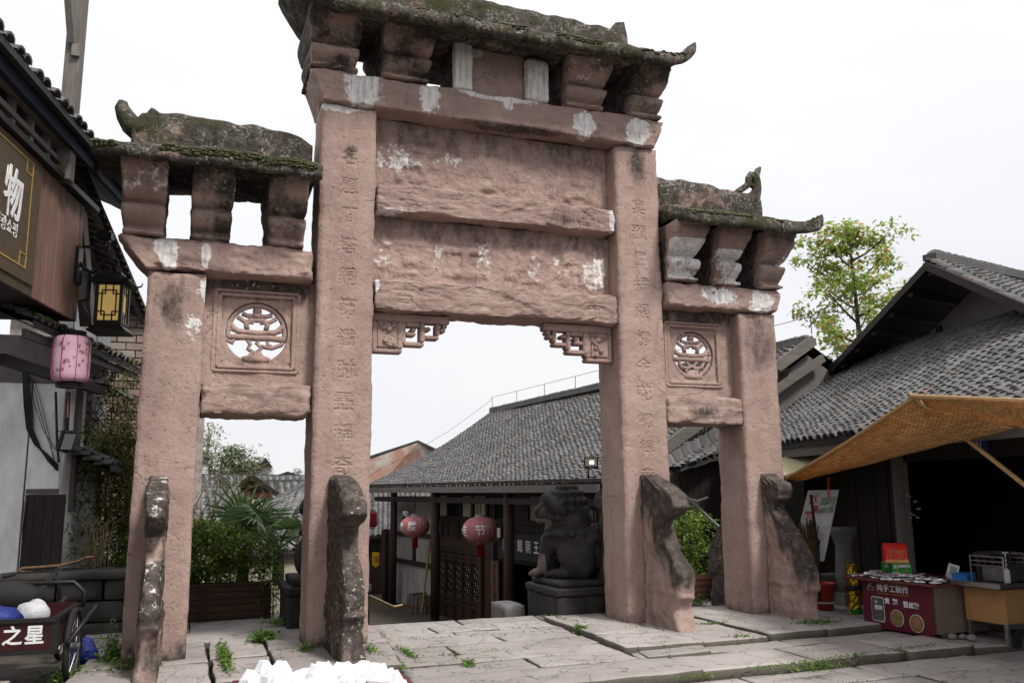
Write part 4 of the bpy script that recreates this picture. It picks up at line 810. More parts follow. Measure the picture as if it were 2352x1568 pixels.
for i, (a_, b_) in enumerate(zip(lin(9.7, 13.55, .64), lin(9.7, 13.55, .64)[1:])):
    wall(a_+.03, b_-.03, .40, .86, 'red_timber', 'panel', -.06, .0); m = MB(); fbox(m, a_+.12, b_-.12, .47, .79, 0, .015); m.build('raised_field', 'red_timber', hall)
    m = MB(); fbox(m, b_-.035, b_+.035, .38, .86, -.05, .03); m.build('stud', 'dark_timber', hall)
wall(9.7, 13.6, .12, .40, 'red_timber_y', 'transom_board', -.06, .03); wall(9.7, 13.6, .04, .12, 'dark_timber_y', 'rail', -.06, .07)
wall(4.2, 9.7, -.02, .86, 'dark_timber_y', 'wall_panel'); wall(3.9, 7.4, -1.8, -.02, 'dark_timber', 'wall_panel'); wall(9.5, 10.95, -1.8, .04, 'red_timber', 'wall_panel')
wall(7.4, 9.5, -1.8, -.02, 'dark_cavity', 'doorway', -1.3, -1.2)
for y in (10.9, 9.55, 7.4): m = MB(); fbox(m, y-.07, y+.07, -1.8, .9, -.05, .08); m.build('door_post', 'red_timber', hall)
def lattice_door(y0, y1):
    d = thing('lattice_door', None, None); d.parent = hall; d.location = FW(y0, 0, -1.75)-Vector(hall.location)
    m_ = MB(); fbox(m_, y0+.01, y0+.06, -1.75, .04, -.02, .05); fbox(m_, y1-.06, y1-.01, -1.75, .04, -.02, .05)
    for z in (-.03, -.14, -1.09, -1.24, -1.72): fbox(m_, y0+.06, y1-.06, z-.025, z+.035, -.018, .045)
    m_.build('door_frame', 'red_timber', d)
    for za, zb in ((-1.72, -1.24), (-.14, -.03), (-1.24, -1.09)): m_ = MB(); fbox(m_, y0+.06, y1-.06, za, zb, -.015, .012); m_.build('door_panel', 'red_timber', d)
    m_ = MB(); fbox(m_, y0+.06, y1-.06, -1.09, -.14, -.03, -.02); m_.build('window_paper', 'glass_pale', d)
    m_ = MB(); W_ = (y1-y0-.12); nxx, nzz = 7, 18; z0, z1 = -1.06, -.16
    for i in range(nxx+1):
        for k in range(nzz):
            if (i*2+k*3) % 7 in (1, 4) and 0 < i < nxx: continue
            y = y0+.06+W_*i/nxx; fbox(m_, y-.005, y+.005, z0+(z1-z0)*k/nzz, z0+(z1-z0)*(k+1)/nzz, -.005, .02)
    for k in range(nzz+1):
        for i in range(nxx):
            if (i*3+k*2) % 6 in (1, 3): continue
            z = z0+(z1-z0)*k/nzz; fbox(m_, y0+.06+W_*i/nxx, y0+.06+W_*(i+1)/nxx, z-.0055, z+.0055, -.004, .016)
    m_.build('lattice', 'red_timber', d)
for i in range(5): lattice_door(11.0+.515*i, 11.0+.515*(i+1))
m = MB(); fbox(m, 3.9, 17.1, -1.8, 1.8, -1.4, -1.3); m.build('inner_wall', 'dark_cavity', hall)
m = MB(); m.add([(6.6, 3.86, -1.8), (13, 3.86, -1.8), (13, 3.86, 2.2), (9.78, 3.86, 4.1), (6.3, 3.86, 1.9)], [(0, 1, 2, 3, 4)]); m.build('gable_wall', 'render_grey', hall)
# plaque and board on the hall, each hung on its own
sg = thing('plaque', 'black plaque with white brushed characters over the dark doorway', 'sign', FW(8.6, .1, .1))
m = MB(); fbox(m, 7.62, 9.62, .10, .66, .12, .17); m.build('board', 'sign_black', sg)
for i, c in enumerate('王朝聞故居'): text_obj('character', c, .29, 'white_ink', FW(7.95+i*.36, .176, .38), -fd, (0, 0, 1), sg, .002, .85, .0)
sg = thing('couplet_board', 'tall narrow brown board with dark characters between lattice doors and doorway', 'sign', FW(10.05, .1, -1.7))
m = MB(); fbox(m, 9.86, 10.24, -1.75, .02, .08, .11); m.build('board', 'sign_brown', sg)
for i, c in enumerate('合江县王朝闻故居陈列'): text_obj('character', c, .165, 'black_ink', FW(10.05, .114, -.14-i*.165), -fd, (0, 0, 1), sg, .001, 1, .004)
# round lanterns
def lantern(name, label, c, r, mats, chars=(), tall=.72, ribs=20, facing=None, group=None, tassel=.3):
    c = Vector(c); t = thing(name, label, 'lantern', c, 0, group)
    m_ = MB(); pr = []
    n = 12
    for i in range(n+1):
        ph = math.pi*(.09+.82*i/n); pr.append((r*math.sin(ph)**.85, -r*tall*math.cos(ph)))
    # scalloped body
    nn = ribs*3; b = []
    for rr, z in pr: b.append([c+Vector((rr*(1-.022*(1 if k % 3 == 0 else 0))*math.cos(2*math.pi*k/nn), rr*(1-.022*(1 if k % 3 == 0 else 0))*math.sin(2*math.pi*k/nn), z)) for k in range(nn)])
    m_.loft(b); body = m_.build('paper_body', mats, t, smooth=False)
    m_ = MB()
    for k in range(ribs):
        th = 2*math.pi*k/ribs; m_.tube([c+Vector((rr*.985*math.cos(th), rr*.985*math.sin(th), z)) for rr, z in pr], r*.011, 4, False)
    m_.build('ribs', 'gold_ink', t)
    m_ = MB(); m_.lathe([(r*.30, r*tall*.94), (r*.30, r*tall*1.12), (r*.26, r*tall*1.12)], 18, c); m_.build('top_collar', 'grey_ink', t)
    m_ = MB(); m_.lathe([(r*.2, -r*tall*.96), (r*.21, -r*tall*1.06), (r*.18, -r*tall*1.06)], 18, c); m_.build('bottom_collar', 'gold_ink', t)
    m_ = MB(); rnd = random.Random(int(r*1000))
    for k in range(46):
        th = rnd.uniform(0, 2*math.pi); q = r*.19*math.sqrt(rnd.random()); x, y = q*math.cos(th), q*math.sin(th); L = tassel*rnd.uniform(.85, 1.0)*r*2.4
        m_.tube([c+Vector((x, y, -r*tall*1.06)), c+Vector((x*1.1, y*1.1, -r*tall*1.06-L*.5)), c+Vector((x*1.2, y*1.2, -r*tall*1.06-L))], r*.018, 4)
    m_.build('tassel', 'tassel_red', t)
    for ch, az, el, sz in chars:
        dv = Vector((math.sin(az)*math.cos(el), math.cos(az)*math.cos(el), math.sin(el))); ax = Vector((-math.cos(az), math.sin(az), 0)); me = glyph_mesh(ch, sz, bold=.004)
        bm_ = bmesh.new(); bm_.from_mesh(me); bmesh.ops.subdivide_edges(bm_, edges=[e for e in bm_.edges if e.calc_length() > sz*.08], cuts=3, use_grid_fill=False); bmesh.ops.triangulate(bm_, faces=bm_.faces); bm_.to_mesh(me); bm_.free()
        for v in me.vertices:
            a2 = az-v.co.x/r; z = v.co.y+el*r*tall; rr = r*math.sqrt(max(.05, 1-(z/(r*tall))**2))*1.012; v.co = Vector((rr*math.sin(a2), rr*math.cos(a2), z))
        me.materials.clear(); me.materials.append(M['white_ink']); o = bpy.data.objects.new('character', me); col.objects.link(o); o.parent = body
    return t
def cam_az(p): d = Vector(p)-CX; return math.atan2(-d.x, -d.y)
lp = FW(9.65, .62, .64); lp = PD(1104, 1216, 19.9)
t = lantern('round_lantern', 'large round red lantern with a white character hanging before the lattice doors', lp, .42, 'lantern_red_dusty', (('节', cam_az(lp)+.02, -.05, .27), ('佳', cam_az(lp)+1.15, -.1, .27)), group='round festival lanterns')
m = MB(); m.tube([Vector(lp)+Vector((0, 0, .33)), Vector(lp)+Vector((.01, 0, .95))], .008, 5); m.build('cord', 'iron_black', t)
lp = PD(953, 1208, 23.0)
t = lantern('round_lantern', 'round red lantern with a white character hanging before the plaster wall', lp, .39, 'lantern_red_dusty', (('度', cam_az(lp)+.2, .02, .27), ('歡', cam_az(lp)+1.25, -.1, .27)), group='round festival lanterns')
m = MB(); m.tube([Vector(lp)+Vector((0, 0, .31)), Vector(lp)+Vector((.01, 0, .95))], .008, 5); m.build('cord', 'iron_black', t)
def drum_lantern(label, c, r, h, mat, group, seam='lantern_seam', tassel=True, cord=.4, flute=10):
    c = Vector(c); t = thing('cloth_lantern', label, 'lantern', c, 0, group); nn = flute*2
    prof = [(.72, -.5), (.86, -.48), (.96, -.42), (1, -.32), (1, .32), (.96, .42), (.86, .48), (.72, .5)]
    m_ = MB(); m_.loft([[c+Vector((r*a_*(1-.02*(k % 2))*math.cos(2*math.pi*k/nn), r*a_*(1-.02*(k % 2))*math.sin(2*math.pi*k/nn), h*z)) for k in range(nn)] for a_, z in prof]); m_.build('cloth_body', mat, t, smooth=True)
    m_ = MB()
    for k in range(flute): th = 2*math.pi*(k+.5)/flute; m_.tube([c+Vector((r*a_*1.004*math.cos(th), r*a_*1.004*math.sin(th), h*z)) for a_, z in prof], r*.026, 4, False)
    m_.build('seam', seam, t)
    for s_, zz in ((1, .5), (-1, -.5)):
        m_ = MB()
        for q in range(3): m_.lathe([(r*.70, h*zz+s_*q*r*.14-.004), (r*.70, h*zz+s_*q*r*.14+.004)], 18, c)
        for k in range(18): th = 2*math.pi*k/18; m_.tube([c+Vector((r*.7*math.cos(th), r*.7*math.sin(th), h*zz)), c+Vector((r*.7*math.cos(th+.25), r*.7*math.sin(th+.25), h*zz+s_*r*.28))], r*.015, 4)
        m_.build('wire_collar', 'lantern_wire', t)
    if tassel:
        m_ = MB(); z0 = -h*.5-r*.28; m_.tube([c+Vector((0, 0, z0)), c+Vector((0, 0, z0-r*.45))], r*.012, 4); m_.tube([c+Vector((0, 0, z0-r*.45)), c+Vector((0, 0, z0-r*.55)), c+Vector((0, 0, z0-r*.62)), c+Vector((0.005, 0, z0-r*1.7))], [r*.02, r*.06, r*.035, r*.055], 8); m_.build('tassel', 'tassel_dull', t)
    m_ = MB(); m_.tube([c+Vector((0, 0, h*.5+r*.2)), c+Vector((0, 0, h*.5+cord))], .006, 5); m_.build('cord', 'iron_black', t)
    return t
drum_lantern('small faded red cloth lantern hanging beside the carved lion', PD(1353, 1222, 15.6), .145, .33, 'lantern_red_dusty', 'small cloth lanterns', cord=.35)
drum_lantern('small red cloth lantern half hidden behind the inner left pillar', PD(852, 1192, 27), .2, .46, 'lantern_red', 'small cloth lanterns', cord=.75)
# small fittings on the hall front
t = thing('wall_lantern', 'boxy iron lantern with pale panes on the hall wall beside the carved lion', 'lamp', PD(1370, 1185, 15.9))
c = PD(1370, 1185, 15.9); m = MB(); m.box(c+Vector((0, 0, .15)), (.34, .34, .05), None, .4); m.box(c+Vector((0, 0, -.16)), (.3, .3, .03))
for sx in (-1, 1):
    for sy in (-1, 1): m.box(c+Vector((sx*.12, sy*.12, 0)), (.02, .02, .3))
    m.bar(c+Vector((sx*.05, -.122, -.14)), c+Vector((sx*.05, -.122, .14)), .012); m.bar(c+Vector((-.122, sx*.05, -.14)), c+Vector((-.122, sx*.05, .14)), .012)
m.build('frame', 'iron_black', t); m = MB(); m.box(c, (.22, .22, .28)); m.build('pane', 'cream_plaster', t)
for lab, u, v, tt, sz, mt in (('small black loudspeaker on the post left of the lattice doors', 1015, 1212, 22, (.10, .12, .3), 'iron_black'), ('slim black loudspeaker beside the brown couplet board', 1136, 1265, 19.3, (.10, .12, .42), 'iron_black'), ('white meter box on the post above the couplet board', 1146, 1223, 18.6, (.05, .08, .2), 'plastic_white')):
    p = PD(u, v, tt); m = MB(); m.box(p, sz); t = thing('loudspeaker' if 'speaker' in lab else 'meter_box', lab, 'speaker' if 'speaker' in lab else 'box', p-Vector((0, 0, sz[2]/2))); m.build('case', mt, t, bevel=.01)
    m = MB(); m.box(p+Vector((-sz[0]/2-.004, 0, 0)), (.008, sz[1]*.7, sz[2]*.8)); m.build('grille', 'iron_black' if 'speaker' in lab else 'grey_ink', t)
p = PD(932, 1180, 24); t = thing('security_camera', 'white security camera on the leftmost timber post', 'camera', p); m = MB(); m.box(p, (.12, .2, .16)); m.build('housing', 'plastic_white', t, bevel=.02); m = MB(); m.tube([p+Vector((-.08, -.1, -.12)), p+Vector((-.05, -.02, -.05))], .05, 10); m.build('lens', 'iron_black', t); m = MB(); m.bar(p, p+Vector((.12, .05, .02)), .03); m.build('bracket', 'plastic_white', t)
# barrel, leaning pole, plants of the lane
p = PD(972, 1432, 23.4); t = thing('wooden_barrel', 'weathered grey wooden barrel standing by the plaster wall', 'barrel', p)
m = MB(); ns = 22
for k in range(ns):
    th = 2*math.pi*k/ns; pts = [p+Vector((rr*math.cos(th), rr*math.sin(th), z)) for rr, z in ((.36, -.1), (.40, .12), (.42, .35), (.41, .55), (.38, .78))]; m.tube(pts, .062, 5, True)
m.build('staves', 'grey_timber', t, smooth=False)
for z, rr in ((.18, .455), (.5, .465)): m = MB(); m.lathe([(rr, z-.03), (rr+.008, z), (rr, z+.03)], 24, p); m.build('hoop', 'reed', t)
m = MB(); m.lathe([(.0, .70), (.37, .70), (.37, .72), (0, .72)], 20, p); m.build('lid', 'grey_timber', t)
t = thing('bamboo_rod', 'long bamboo rod leaning on the plaster wall beside the barrel', 'pole', PD(966, 1420, 23)); m = MB(); m.tube([PD(966, 1425, 23), PD(988, 1240, 23.2)], .03, 7); m.build('cane', 'bamboo_pole', t)
# shop fronts beyond the hall
sh = thing('lane_shop', 'dark shop with a grey tiled roof farther down the lane, left of the timber hall', 'building', (2.6, 24, -2.4))
e0 = PD(860, 1236, 27.0); e1 = PD(1000, 1215, 34); r0 = PD(845, 1115, 33); r1 = PD(1010, 1120, 40)
tile_roof(sh, PD(700, 1250, 26), PD(1000, 1212, 30), PD(700, 1125, 33), PD(1005, 1115, 37), .24, .16, .05, .05, seed=12, mat='roof_tile', n_obj=300)
q = [PD(700, 1255, 26.6), PD(905, 1232, 29), PD(905, 1460, 29), PD(700, 1460, 26.6)]; m = MB(); m.add(q+[x+Vector((.3, 1, 0)) for x in q], [(0, 1, 2, 3), (7, 6, 5, 4), (0, 4, 5, 1), (1, 5, 6, 2), (2, 6, 7, 3), (3, 7, 4, 0)]); m.build('shop_front', 'dark_timber', sh)
for u in (884, 898): m = MB(); m.tube([PD(u, 1455, 25.5), PD(u, 1215, 25.5)], .10, 10); m.build('post', 'red_timber', sh, smooth=True)
t = thing('yellow_banner', 'small yellow pointed banner with red characters hanging in the lane', 'banner', PD(862, 1300, 25)); m = MB(); q = [PD(u, v, 25) for u, v in ((855, 1267), (871, 1268), (871, 1296), (863, 1302), (855, 1296))]; m.add(q+[x+Vector((0, .01, 0)) for x in q], [tuple(range(5)), tuple(range(9, 4, -1))]); m.build('cloth', 'sign_yellow', t)
for i, c in enumerate('合江'): text_obj('character', c, .12, 'red_ink', PD(860, 1281+i*8, 24.97), _r2, (0, 0, 1), t, .001)
for i, c in enumerate('荔枝'): text_obj('character', c, .12, 'red_ink', PD(867, 1281+i*8, 24.97), _r2, (0, 0, 1), t, .001)
t = thing('lane_parasol', 'pale cloth parasol edge with a bamboo stick poking out from behind the inner left pillar', 'parasol', PD(860, 1440, 18)); m = MB(); q = [PD(840, 1365, 17.5), PD(852, 1366, 17.6), PD(905, 1390, 18), PD(900, 1392, 18.2), PD(840, 1384, 18.4)]; m.add(q+[x-Vector((0, 0, .015)) for x in q], [tuple(range(5)), tuple(range(9, 4, -1))]+[(k, k+5, (k+1) % 5+5, (k+1) % 5) for k in range(5)]); m.build('cloth', 'cream_plaster', t)
m = MB(); m.tube([PD(852, 1403, 17.9), PD(925, 1388, 18.1)], .02, 6); m.build('stick', 'bamboo_pole', t); m = MB(); m.tube([PD(846, 1366, 17.5), PD(846, 1470, 17.5)], .025, 6); m.build('stand', 'iron_black', t)
t = thing('notice_board', 'small red notice with a white foot standing in the lane', 'sign', PD(893, 1432, 24.5)); m = MB(); q = [PD(u, v, 24.5) for u, v in ((885, 1394), (900, 1393), (900, 1416), (885, 1418))]; m.add(q+[x+Vector((0, .03, 0)) for x in q], [(0, 1, 2, 3), (7, 6, 5, 4), (0, 4, 5, 1), (1, 5, 6, 2), (2, 6, 7, 3), (3, 7, 4, 0)]); m.build('panel', 'box_red', t); m = MB(); m.bar(PD(885, 1421, 24.5), PD(900, 1419, 24.5), .02, .06); m.build('white_strip', 'plastic_white', t); m = MB(); m.bar(PD(892, 1417, 24.53), PD(892, 1445, 24.53), .03); m.build('leg', 'iron_black', t)
t = thing('menu_board', 'green and white menu board leaning in the dark lane shop', 'sign', PD(870, 1435, 25)); m = MB(); q = [PD(u, v, 25) for u, v in ((864, 1375), (881, 1378), (879, 1425), (862, 1425))]; m.add(q+[x+Vector((0, .03, 0)) for x in q], [(0, 1, 2, 3), (7, 6, 5, 4), (0, 4, 5, 1), (1, 5, 6, 2), (2, 6, 7, 3), (3, 7, 4, 0)]); m.build('panel', 'photo_green', t); m = MB(); m.bar(PD(862, 1376, 24.98), PD(882, 1378, 24.98), .03); m.build('top_rail', 'iron_black', t)
# brick gable house behind the hall roof
gb = thing('brick_house', 'old brick house with a dark gable roof rising behind the left end of the hall', 'building', PD(900, 1120, 40))
pk = PD(960, 1016, 42); a_ = PD(838, 1058, 40); b_ = PD(1010, 1042, 44); m = MB(); q = [a_, pk, b_, PD(1010, 1150, 44), PD(838, 1150, 40)]; m.add(q+[x+Vector((1.2, 3, 0)) for x in q], [tuple(range(5)), tuple(range(9, 4, -1))]+[(k, k+5, (k+1) % 5+5, (k+1) % 5) for k in range(5)]); m.build('wall', 'brick_red', gb)
m = MB(); off = Vector((0, 0, .12))
for p_, q_ in ((a_+Vector((-.5, -.2, -.12)), pk), (pk, b_+Vector((.4, .1, -.1)))): m.add([p_+off, q_+off, q_+off+Vector((1.2, 3.5, 0)), p_+off+Vector((1.2, 3.5, 0)), p_, q_, q_+Vector((1.2, 3.5, 0)), p_+Vector((1.2, 3.5, 0))], [(0, 1, 2, 3), (7, 6, 5, 4), (0, 4, 5, 1), (1, 5, 6, 2), (2, 6, 7, 3), (3, 7, 4, 0)])
m.build('roof', 'roof_deck', gb)
# wire strung above the ridge on thin hoops
t = thing('ridge_wire', 'thin wire on small iron posts running along the ridge of the hall roof', 'wire', (9.3, 8, 4.5)); m = MB(); pts = []
for k in range(9):
    f = k/8; p = Vector((9.78, 3.7, 4.34)).lerp(Vector((7.95, 17, 4.08)), f)+Vector((0, 0, .48)); pts.append(p); mm = MB(); mm.tube([p-Vector((0, 0, .34)), p], .009, 4); mm.build('post', 'iron_black', t)
m.tube(pts, .007, 4); q = [pts[-1]]+[HS(1.0, .97-.97*f)+Vector((0, 0, .42-.1*f)) for f in (0, .33, .66, 1)]; m.tube(q, .007, 4); m.tube([pts[0], pts[0]+Vector((0, -.5, .1)), pts[0]+Vector((.2, -.9, .35))], .007, 4); m.build('wire', 'iron_black', t)
# flood light on the hall roof
p = PD(1358, 1062, 12.5); t = thing('flood_light', 'square black flood light with a glowing yellow lamp above the hall eave', 'lamp', p-Vector((0, 0, .25))); rot = Matrix.Rotation(R(-30), 3, 'Z') @ Matrix.Rotation(R(12), 3, 'X')
m = MB(); m.box(p, (.20, .05, .17), rot); m.build('case', 'iron_black', t, bevel=.008); m = MB(); m.box(p+rot @ Vector((0, -.028, .012)), (.165, .006, .115), rot); m.build('lens', 'glass_pale', t); m = MB(); m.box(p+rot @ Vector((.01, -.033, .01)), (.06, .006, .05), rot); m.build('lamp', 'lamp_led', t)
m = MB(); m.tube([p+Vector((-.02, .05, -.05)), p+Vector((.0, .1, -.2)), p+Vector((.2, .3, -.2))], .012, 6); m.build('bracket', 'iron_black', t)
text_obj('lettering', '50W', .03, 'white_ink', p+rot @ Vector((0, -.034, -.065)), rot @ Vector((1, 0, 0)), rot @ Vector((0, 0, 1)), t)
# ================================================================== HALL AT THE RIGHT
rh = thing('tiled_hall', 'low hall at the right with a gabled grey tile roof over the food stall', 'building', (9.5, 0, -.1))
re_ = Vector((.252, .968, 0)); rn_ = Vector((.968, -.252, 0)); RP = Vector((6.97, 1.1, 0))
def RW(w_, s_, z=0.0): return RP+rn_*w_+re_*s_+Vector((0, 0, z))
tile_roof(rh, RW(0, 2.2, 2.25), RW(-.05, -7.5, 2.3), RW(3.25, 4.7, 4.12), RW(3.35, -7.5, 4.12), .22, .13, .04, .10, seed=21, n_obj=300)
# hip that turns the corner towards the lane
h0 = PY(1520, 1082, 3.3); tile_roof(rh, h0, RW(.0, 2.25, 2.23), PY(1780, 866, 3.62), RW(3.25, 4.72, 4.12), .21, .115, .03, .05, seed=22, n_obj=120)
m = MB(); m.bar(h0+Vector((0, .1, .05)), PY(1890, 822, 3.66), .08, .14); m.build('verge_board', 'grey_timber_x', rh)
# gable roof: two slopes meeting at a ridge that runs away to the right
wv = 2.55; pk = PP(2135, 597, RW(wv, 0), rn_); lf = PP(1900, 850, RW(wv, 0), rn_); rf = PP(2352, 686, RW(wv, 0), rn_); rf = pk+(rf-pk)*2.0
dep = Vector((.974, .225, 0))*6.0
tile_roof(rh, rf, rf+dep, pk, pk+dep, .22, .13, .02, .08, seed=23, n_obj=300)
tile_roof(rh, lf+dep, lf, pk+dep, pk, .215, .115, .02, .08, seed=24, n_obj=40)
ridge_tiles(rh, pk+Vector((0, 0, .03)), pk+dep+Vector((0, 0, .05)), .2, .055, 25)
m = MB(); m.bar(lf-rn_*.05-Vector((0, 0, .12)), pk-rn_*.05-Vector((0, 0, .10)), .05, .12); m.bar(pk-rn_*.05-Vector((0, 0, .10)), rf-rn_*.05-Vector((0, 0, .12)), .05, .12); m.build('bargeboard', 'dark_timber_y', rh)
def slope_under(a_, b_): # purlins and boards seen from below
    m_ = MB()
    for k in range(7): f = k/6; p = a_.lerp(b_, f)-Vector((0, 0, .2)); m_.bar(p, p+dep*.3, .09, .09)
    return m_
slope_under(lf, pk).build('purlins', 'dark_timber_x', rh)
wg = 3.45; gp = pk+rn_*(wg-wv)-Vector((0, 0, .25)); gl = lf+rn_*(wg-wv)-Vector((0, 0, .4)); gr = rf+rn_*(wg-wv)-Vector((0, 0, .4))
m = MB(); q = [gl, gp, gr, Vector((gr.x, gr.y, 3.6)), Vector((gl.x, gl.y, 3.6))]; m.add(q+[x+rn_*.12 for x in q], [tuple(range(5)), tuple(range(9, 4, -1))]+[(k, k+5, (k+1) % 5+5, (k+1) % 5) for k in range(5)]); m.build('gable_wall', 'render_grey', rh)
for f in (.32, .72):
    p = gp.lerp(gr, f*.75) if f < .5 else gp.lerp(gl, .35); m = MB(); m.bar(p-Vector((0, 0, .05))-rn_*.03, Vector((p.x, p.y, 3.7))-rn_*.03, .10, .06, (1, 0, 0)); m.build('gable_stud', 'dark_timber', rh)
m = MB(); m.bar(gl.lerp(gp, .12)-rn_*.04, gr-rn_*.04+Vector((0, 0, .0)), .06, .10); m.build('gable_rail', 'dark_timber_y', rh)
# walls under the eave
ww = 1.35
def rbox(mb_, s0, s1, z0, z1, w0, w1):
    a_ = [RW(w_, s_, z) for z in (z0, z1) for w_ in (w0, w1) for s_ in (s0, s1)]
    return mb_.add(a_, [(0, 2, 3, 1), (4, 5, 7, 6), (0, 1, 5, 4), (2, 6, 7, 3), (0, 4, 6, 2), (1, 3, 7, 5)])
m = MB(); rbox(m, 2.3, -7.4, 2.05, 2.21, .02, .07); m.build('fascia_board', 'grey_timber_y', rh)
for k, (s0, s1) in enumerate(zip(lin(-.75, 2.3, .19), lin(-.75, 2.3, .19)[1:])):
    m = MB(); rbox(m, s0+.004, s1-.004, -.1, 2.5, ww+random.uniform(0, .02), ww+.06); m.build('plank', 'dark_timber', rh)
m = MB(); rbox(m, -.85, -.72, -.1, 2.4, ww-.12, ww+.06); m.build('post', 'grey_timber', rh, bevel=.01)
m = MB(); rbox(m, -7.4, 2.3, 2.3, 2.6, ww-.06, ww+.08); m.build('wall_plate', 'dark_timber_y', rh)
m = MB(); rbox(m, -7.4, -.85, 1.95, 2.3, ww, ww+.05); m.build('lintel_board', 'dark_timber_y', rh)
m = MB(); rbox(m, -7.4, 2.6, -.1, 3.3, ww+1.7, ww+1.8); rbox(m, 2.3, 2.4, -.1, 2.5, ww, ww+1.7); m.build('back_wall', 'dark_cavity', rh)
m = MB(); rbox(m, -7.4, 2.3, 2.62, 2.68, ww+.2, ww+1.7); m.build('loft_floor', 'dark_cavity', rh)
m = MB(); rbox(m, -7.5, 2.3, -.12, -.05, ww+.1, ww+2.7); m.build('floor_slab', 'concrete', rh)
# side wall towards the lane (seen between the right-hand pillars)
m = MB(); a_ = RW(.6, 2.3, 0); b_ = Vector((h0.x+.6, h0.y+.4, 0))
for k in range(14):
    f0, f1 = k/14, (k+.93)/14; p, q_ = a_.lerp(b_, f0), a_.lerp(b_, f1); mm = MB(); mm.add([Vector((x.x, x.y+dy, z)) for z in (-.1, 2.3) for dy in (0, .05) for x in (p, q_)], [(0, 2, 3, 1), (4, 5, 7, 6), (0, 1, 5, 4), (2, 6, 7, 3), (0, 4, 6, 2), (1, 3, 7, 5)]); mm.build('plank', 'dark_timber', rh)
# house number, paper notices
t = thing('house_number', 'blue house number plate reading 61 above the dark doorway', 'sign', RW(ww-.03, -2.85, 2.0)); p = PP(2250, 1014, RW(ww-.04, 0), rn_); m = MB(); m.box(p, (.02, .34, .2), Matrix.Rotation(R(-14.6), 3, 'Z')); m.build('plate', 'sign_blue', t); text_obj('number', '61', .13, 'white_ink', p-rn_*.012+Vector((0, 0, -.02)), -re_, (0, 0, 1), t, .001); text_obj('street_name', '福宝', .06, 'grey_ink', p-rn_*.012+Vector((0, 0, .065)), -re_, (0, 0, 1), t, .001)
t = thing('paper_notice', 'faded paper notice peeling off the dark plank wall', 'notice', RW(ww-.02, -.4, 1.2)); p = PP(2098, 1160, RW(ww-.015, 0), rn_)
m = MB(); rnd = random.Random(4)
for k in range(9): q_ = p+re_*rnd.uniform(-.14, .14)+Vector((0, 0, rnd.uniform(-.2, .2))); m.box(q_, (.004, rnd.uniform(.03, .1), rnd.uniform(.012, .03)), Matrix.Rotation(R(-14.6), 3, 'Z'))
m.build('paper_scraps', 'grey_ink', t)
# ================================================================== BAMBOO MAT AWNING
def mat_sheet(name, c, parent, mat='bamboo_mat', sag=.1, n=14, uvs=(3, 3)):
    A, B, C_, D_ = map(Vector, c); base = origin(parent); me = bpy.data.meshes.new(name); vs = []
    for k in range(n+1):
        for i in range(n+1): a_, b_ = i/n, k/n; p = A.lerp(B, a_).lerp(D_.lerp(C_, a_), b_); p = p.copy(); p.z -= sag*math.sin(math.pi*a_)*math.sin(math.pi*b_)-.02*noise.noise((a_*6, b_*6, 1)); vs.append(p-base)
    fs = [(k*(n+1)+i, k*(n+1)+i+1, (k+1)*(n+1)+i+1, (k+1)*(n+1)+i) for k in range(n) for i in range(n)]; me.from_pydata([tuple(p) for p in vs], [], fs); uv = me.uv_layers.new()
    for l in me.loops: i = l.vertex_index; uv.data[l.index].uv = ((i % (n+1))/n*uvs[0], (i//(n+1))/n*uvs[1])
    me.materials.append(M[mat]); o = bpy.data.objects.new(name, me); col.objects.link(o); o.parent = parent
    md = o.modifiers.new('t', 'SOLIDIFY'); md.thickness = .012; me.shade_smooth(); return o
A = PD(2098, 914, 9.0); B = PD(1806, 1098, 11.4); C1 = PD(2330, 982, 7.7)
aw = thing('bamboo_awning', 'woven bamboo mat awning stretched on poles over the food stall', 'awning', (A.x, A.y, A.z))
C0 = PD(1816, 1106, 11.5)
mat_sheet('mat', (A, B, C0+Vector((.12, -.02, -.0)), C1), aw, sag=.05, uvs=(3, 1.6))
mat_sheet('mat', (A+Vector((.02, -.03, .03)), PD(2420, 926, 6.4), PD(2430, 1000, 6.5), PD(2136, 934, 8.7)), aw, sag=.04, uvs=(3.2, 1.2))
m = MB(); m.tube([A, A.lerp(B, .5)+Vector((0, 0, -.03)), B], .022, 8); m.build('edge_cane', 'bamboo_pole', aw); m = MB(); m.tube([A+Vector((-.02, .02, .02)), PD(2420, 925, 6.6)], .026, 8); m.build('edge_cane', 'bamboo_pole', aw)
q0, q1 = PD(2090, 905, 8.98), PD(2400, 1150, 7.9); q2 = q0+(q1-q0)*((q0.z+.07)/(q0.z-q1.z)); m = MB(); m.tube([q0, q1, q2], .022, 8); m.build('strut', 'bamboo_pole', aw)
m = MB(); rnd = random.Random(2)
for k in range(7): p = PD(2098+rnd.uniform(-6, 22), 915+rnd.uniform(-6, 8), 8.95); m.tube([p, p+Vector((rnd.uniform(-.04, .04), rnd.uniform(-.03, .03), rnd.uniform(-.03, .03))), p+Vector((rnd.uniform(-.06, .06), 0, rnd.uniform(-.05, .02)))], .007, 5)
m.build('wire_tie', 'steel', aw)
yb = thing('pale_awning', 'small pale yellow cloth awning under the eave beside the outer right pillar', 'awning', PD(1850, 1060, 12.6))
m = MB(); q = [PD(1780, 1052, 12.8), PD(1905, 1036, 12.6), PD(1852, 1076, 12.0), PD(1780, 1096, 12.0)]; m.add(q+[x-Vector((0, 0, .02)) for x in q], [(0, 1, 2, 3), (7, 6, 5, 4), (0, 4, 5, 1), (1, 5, 6, 2), (2, 6, 7, 3), (3, 7, 4, 0)]); m.build('cloth', 'mat_cloth', yb); m = MB(); m.tube([q[0], q[3]], .015, 6); m.build('cane', 'bamboo_pole', yb)
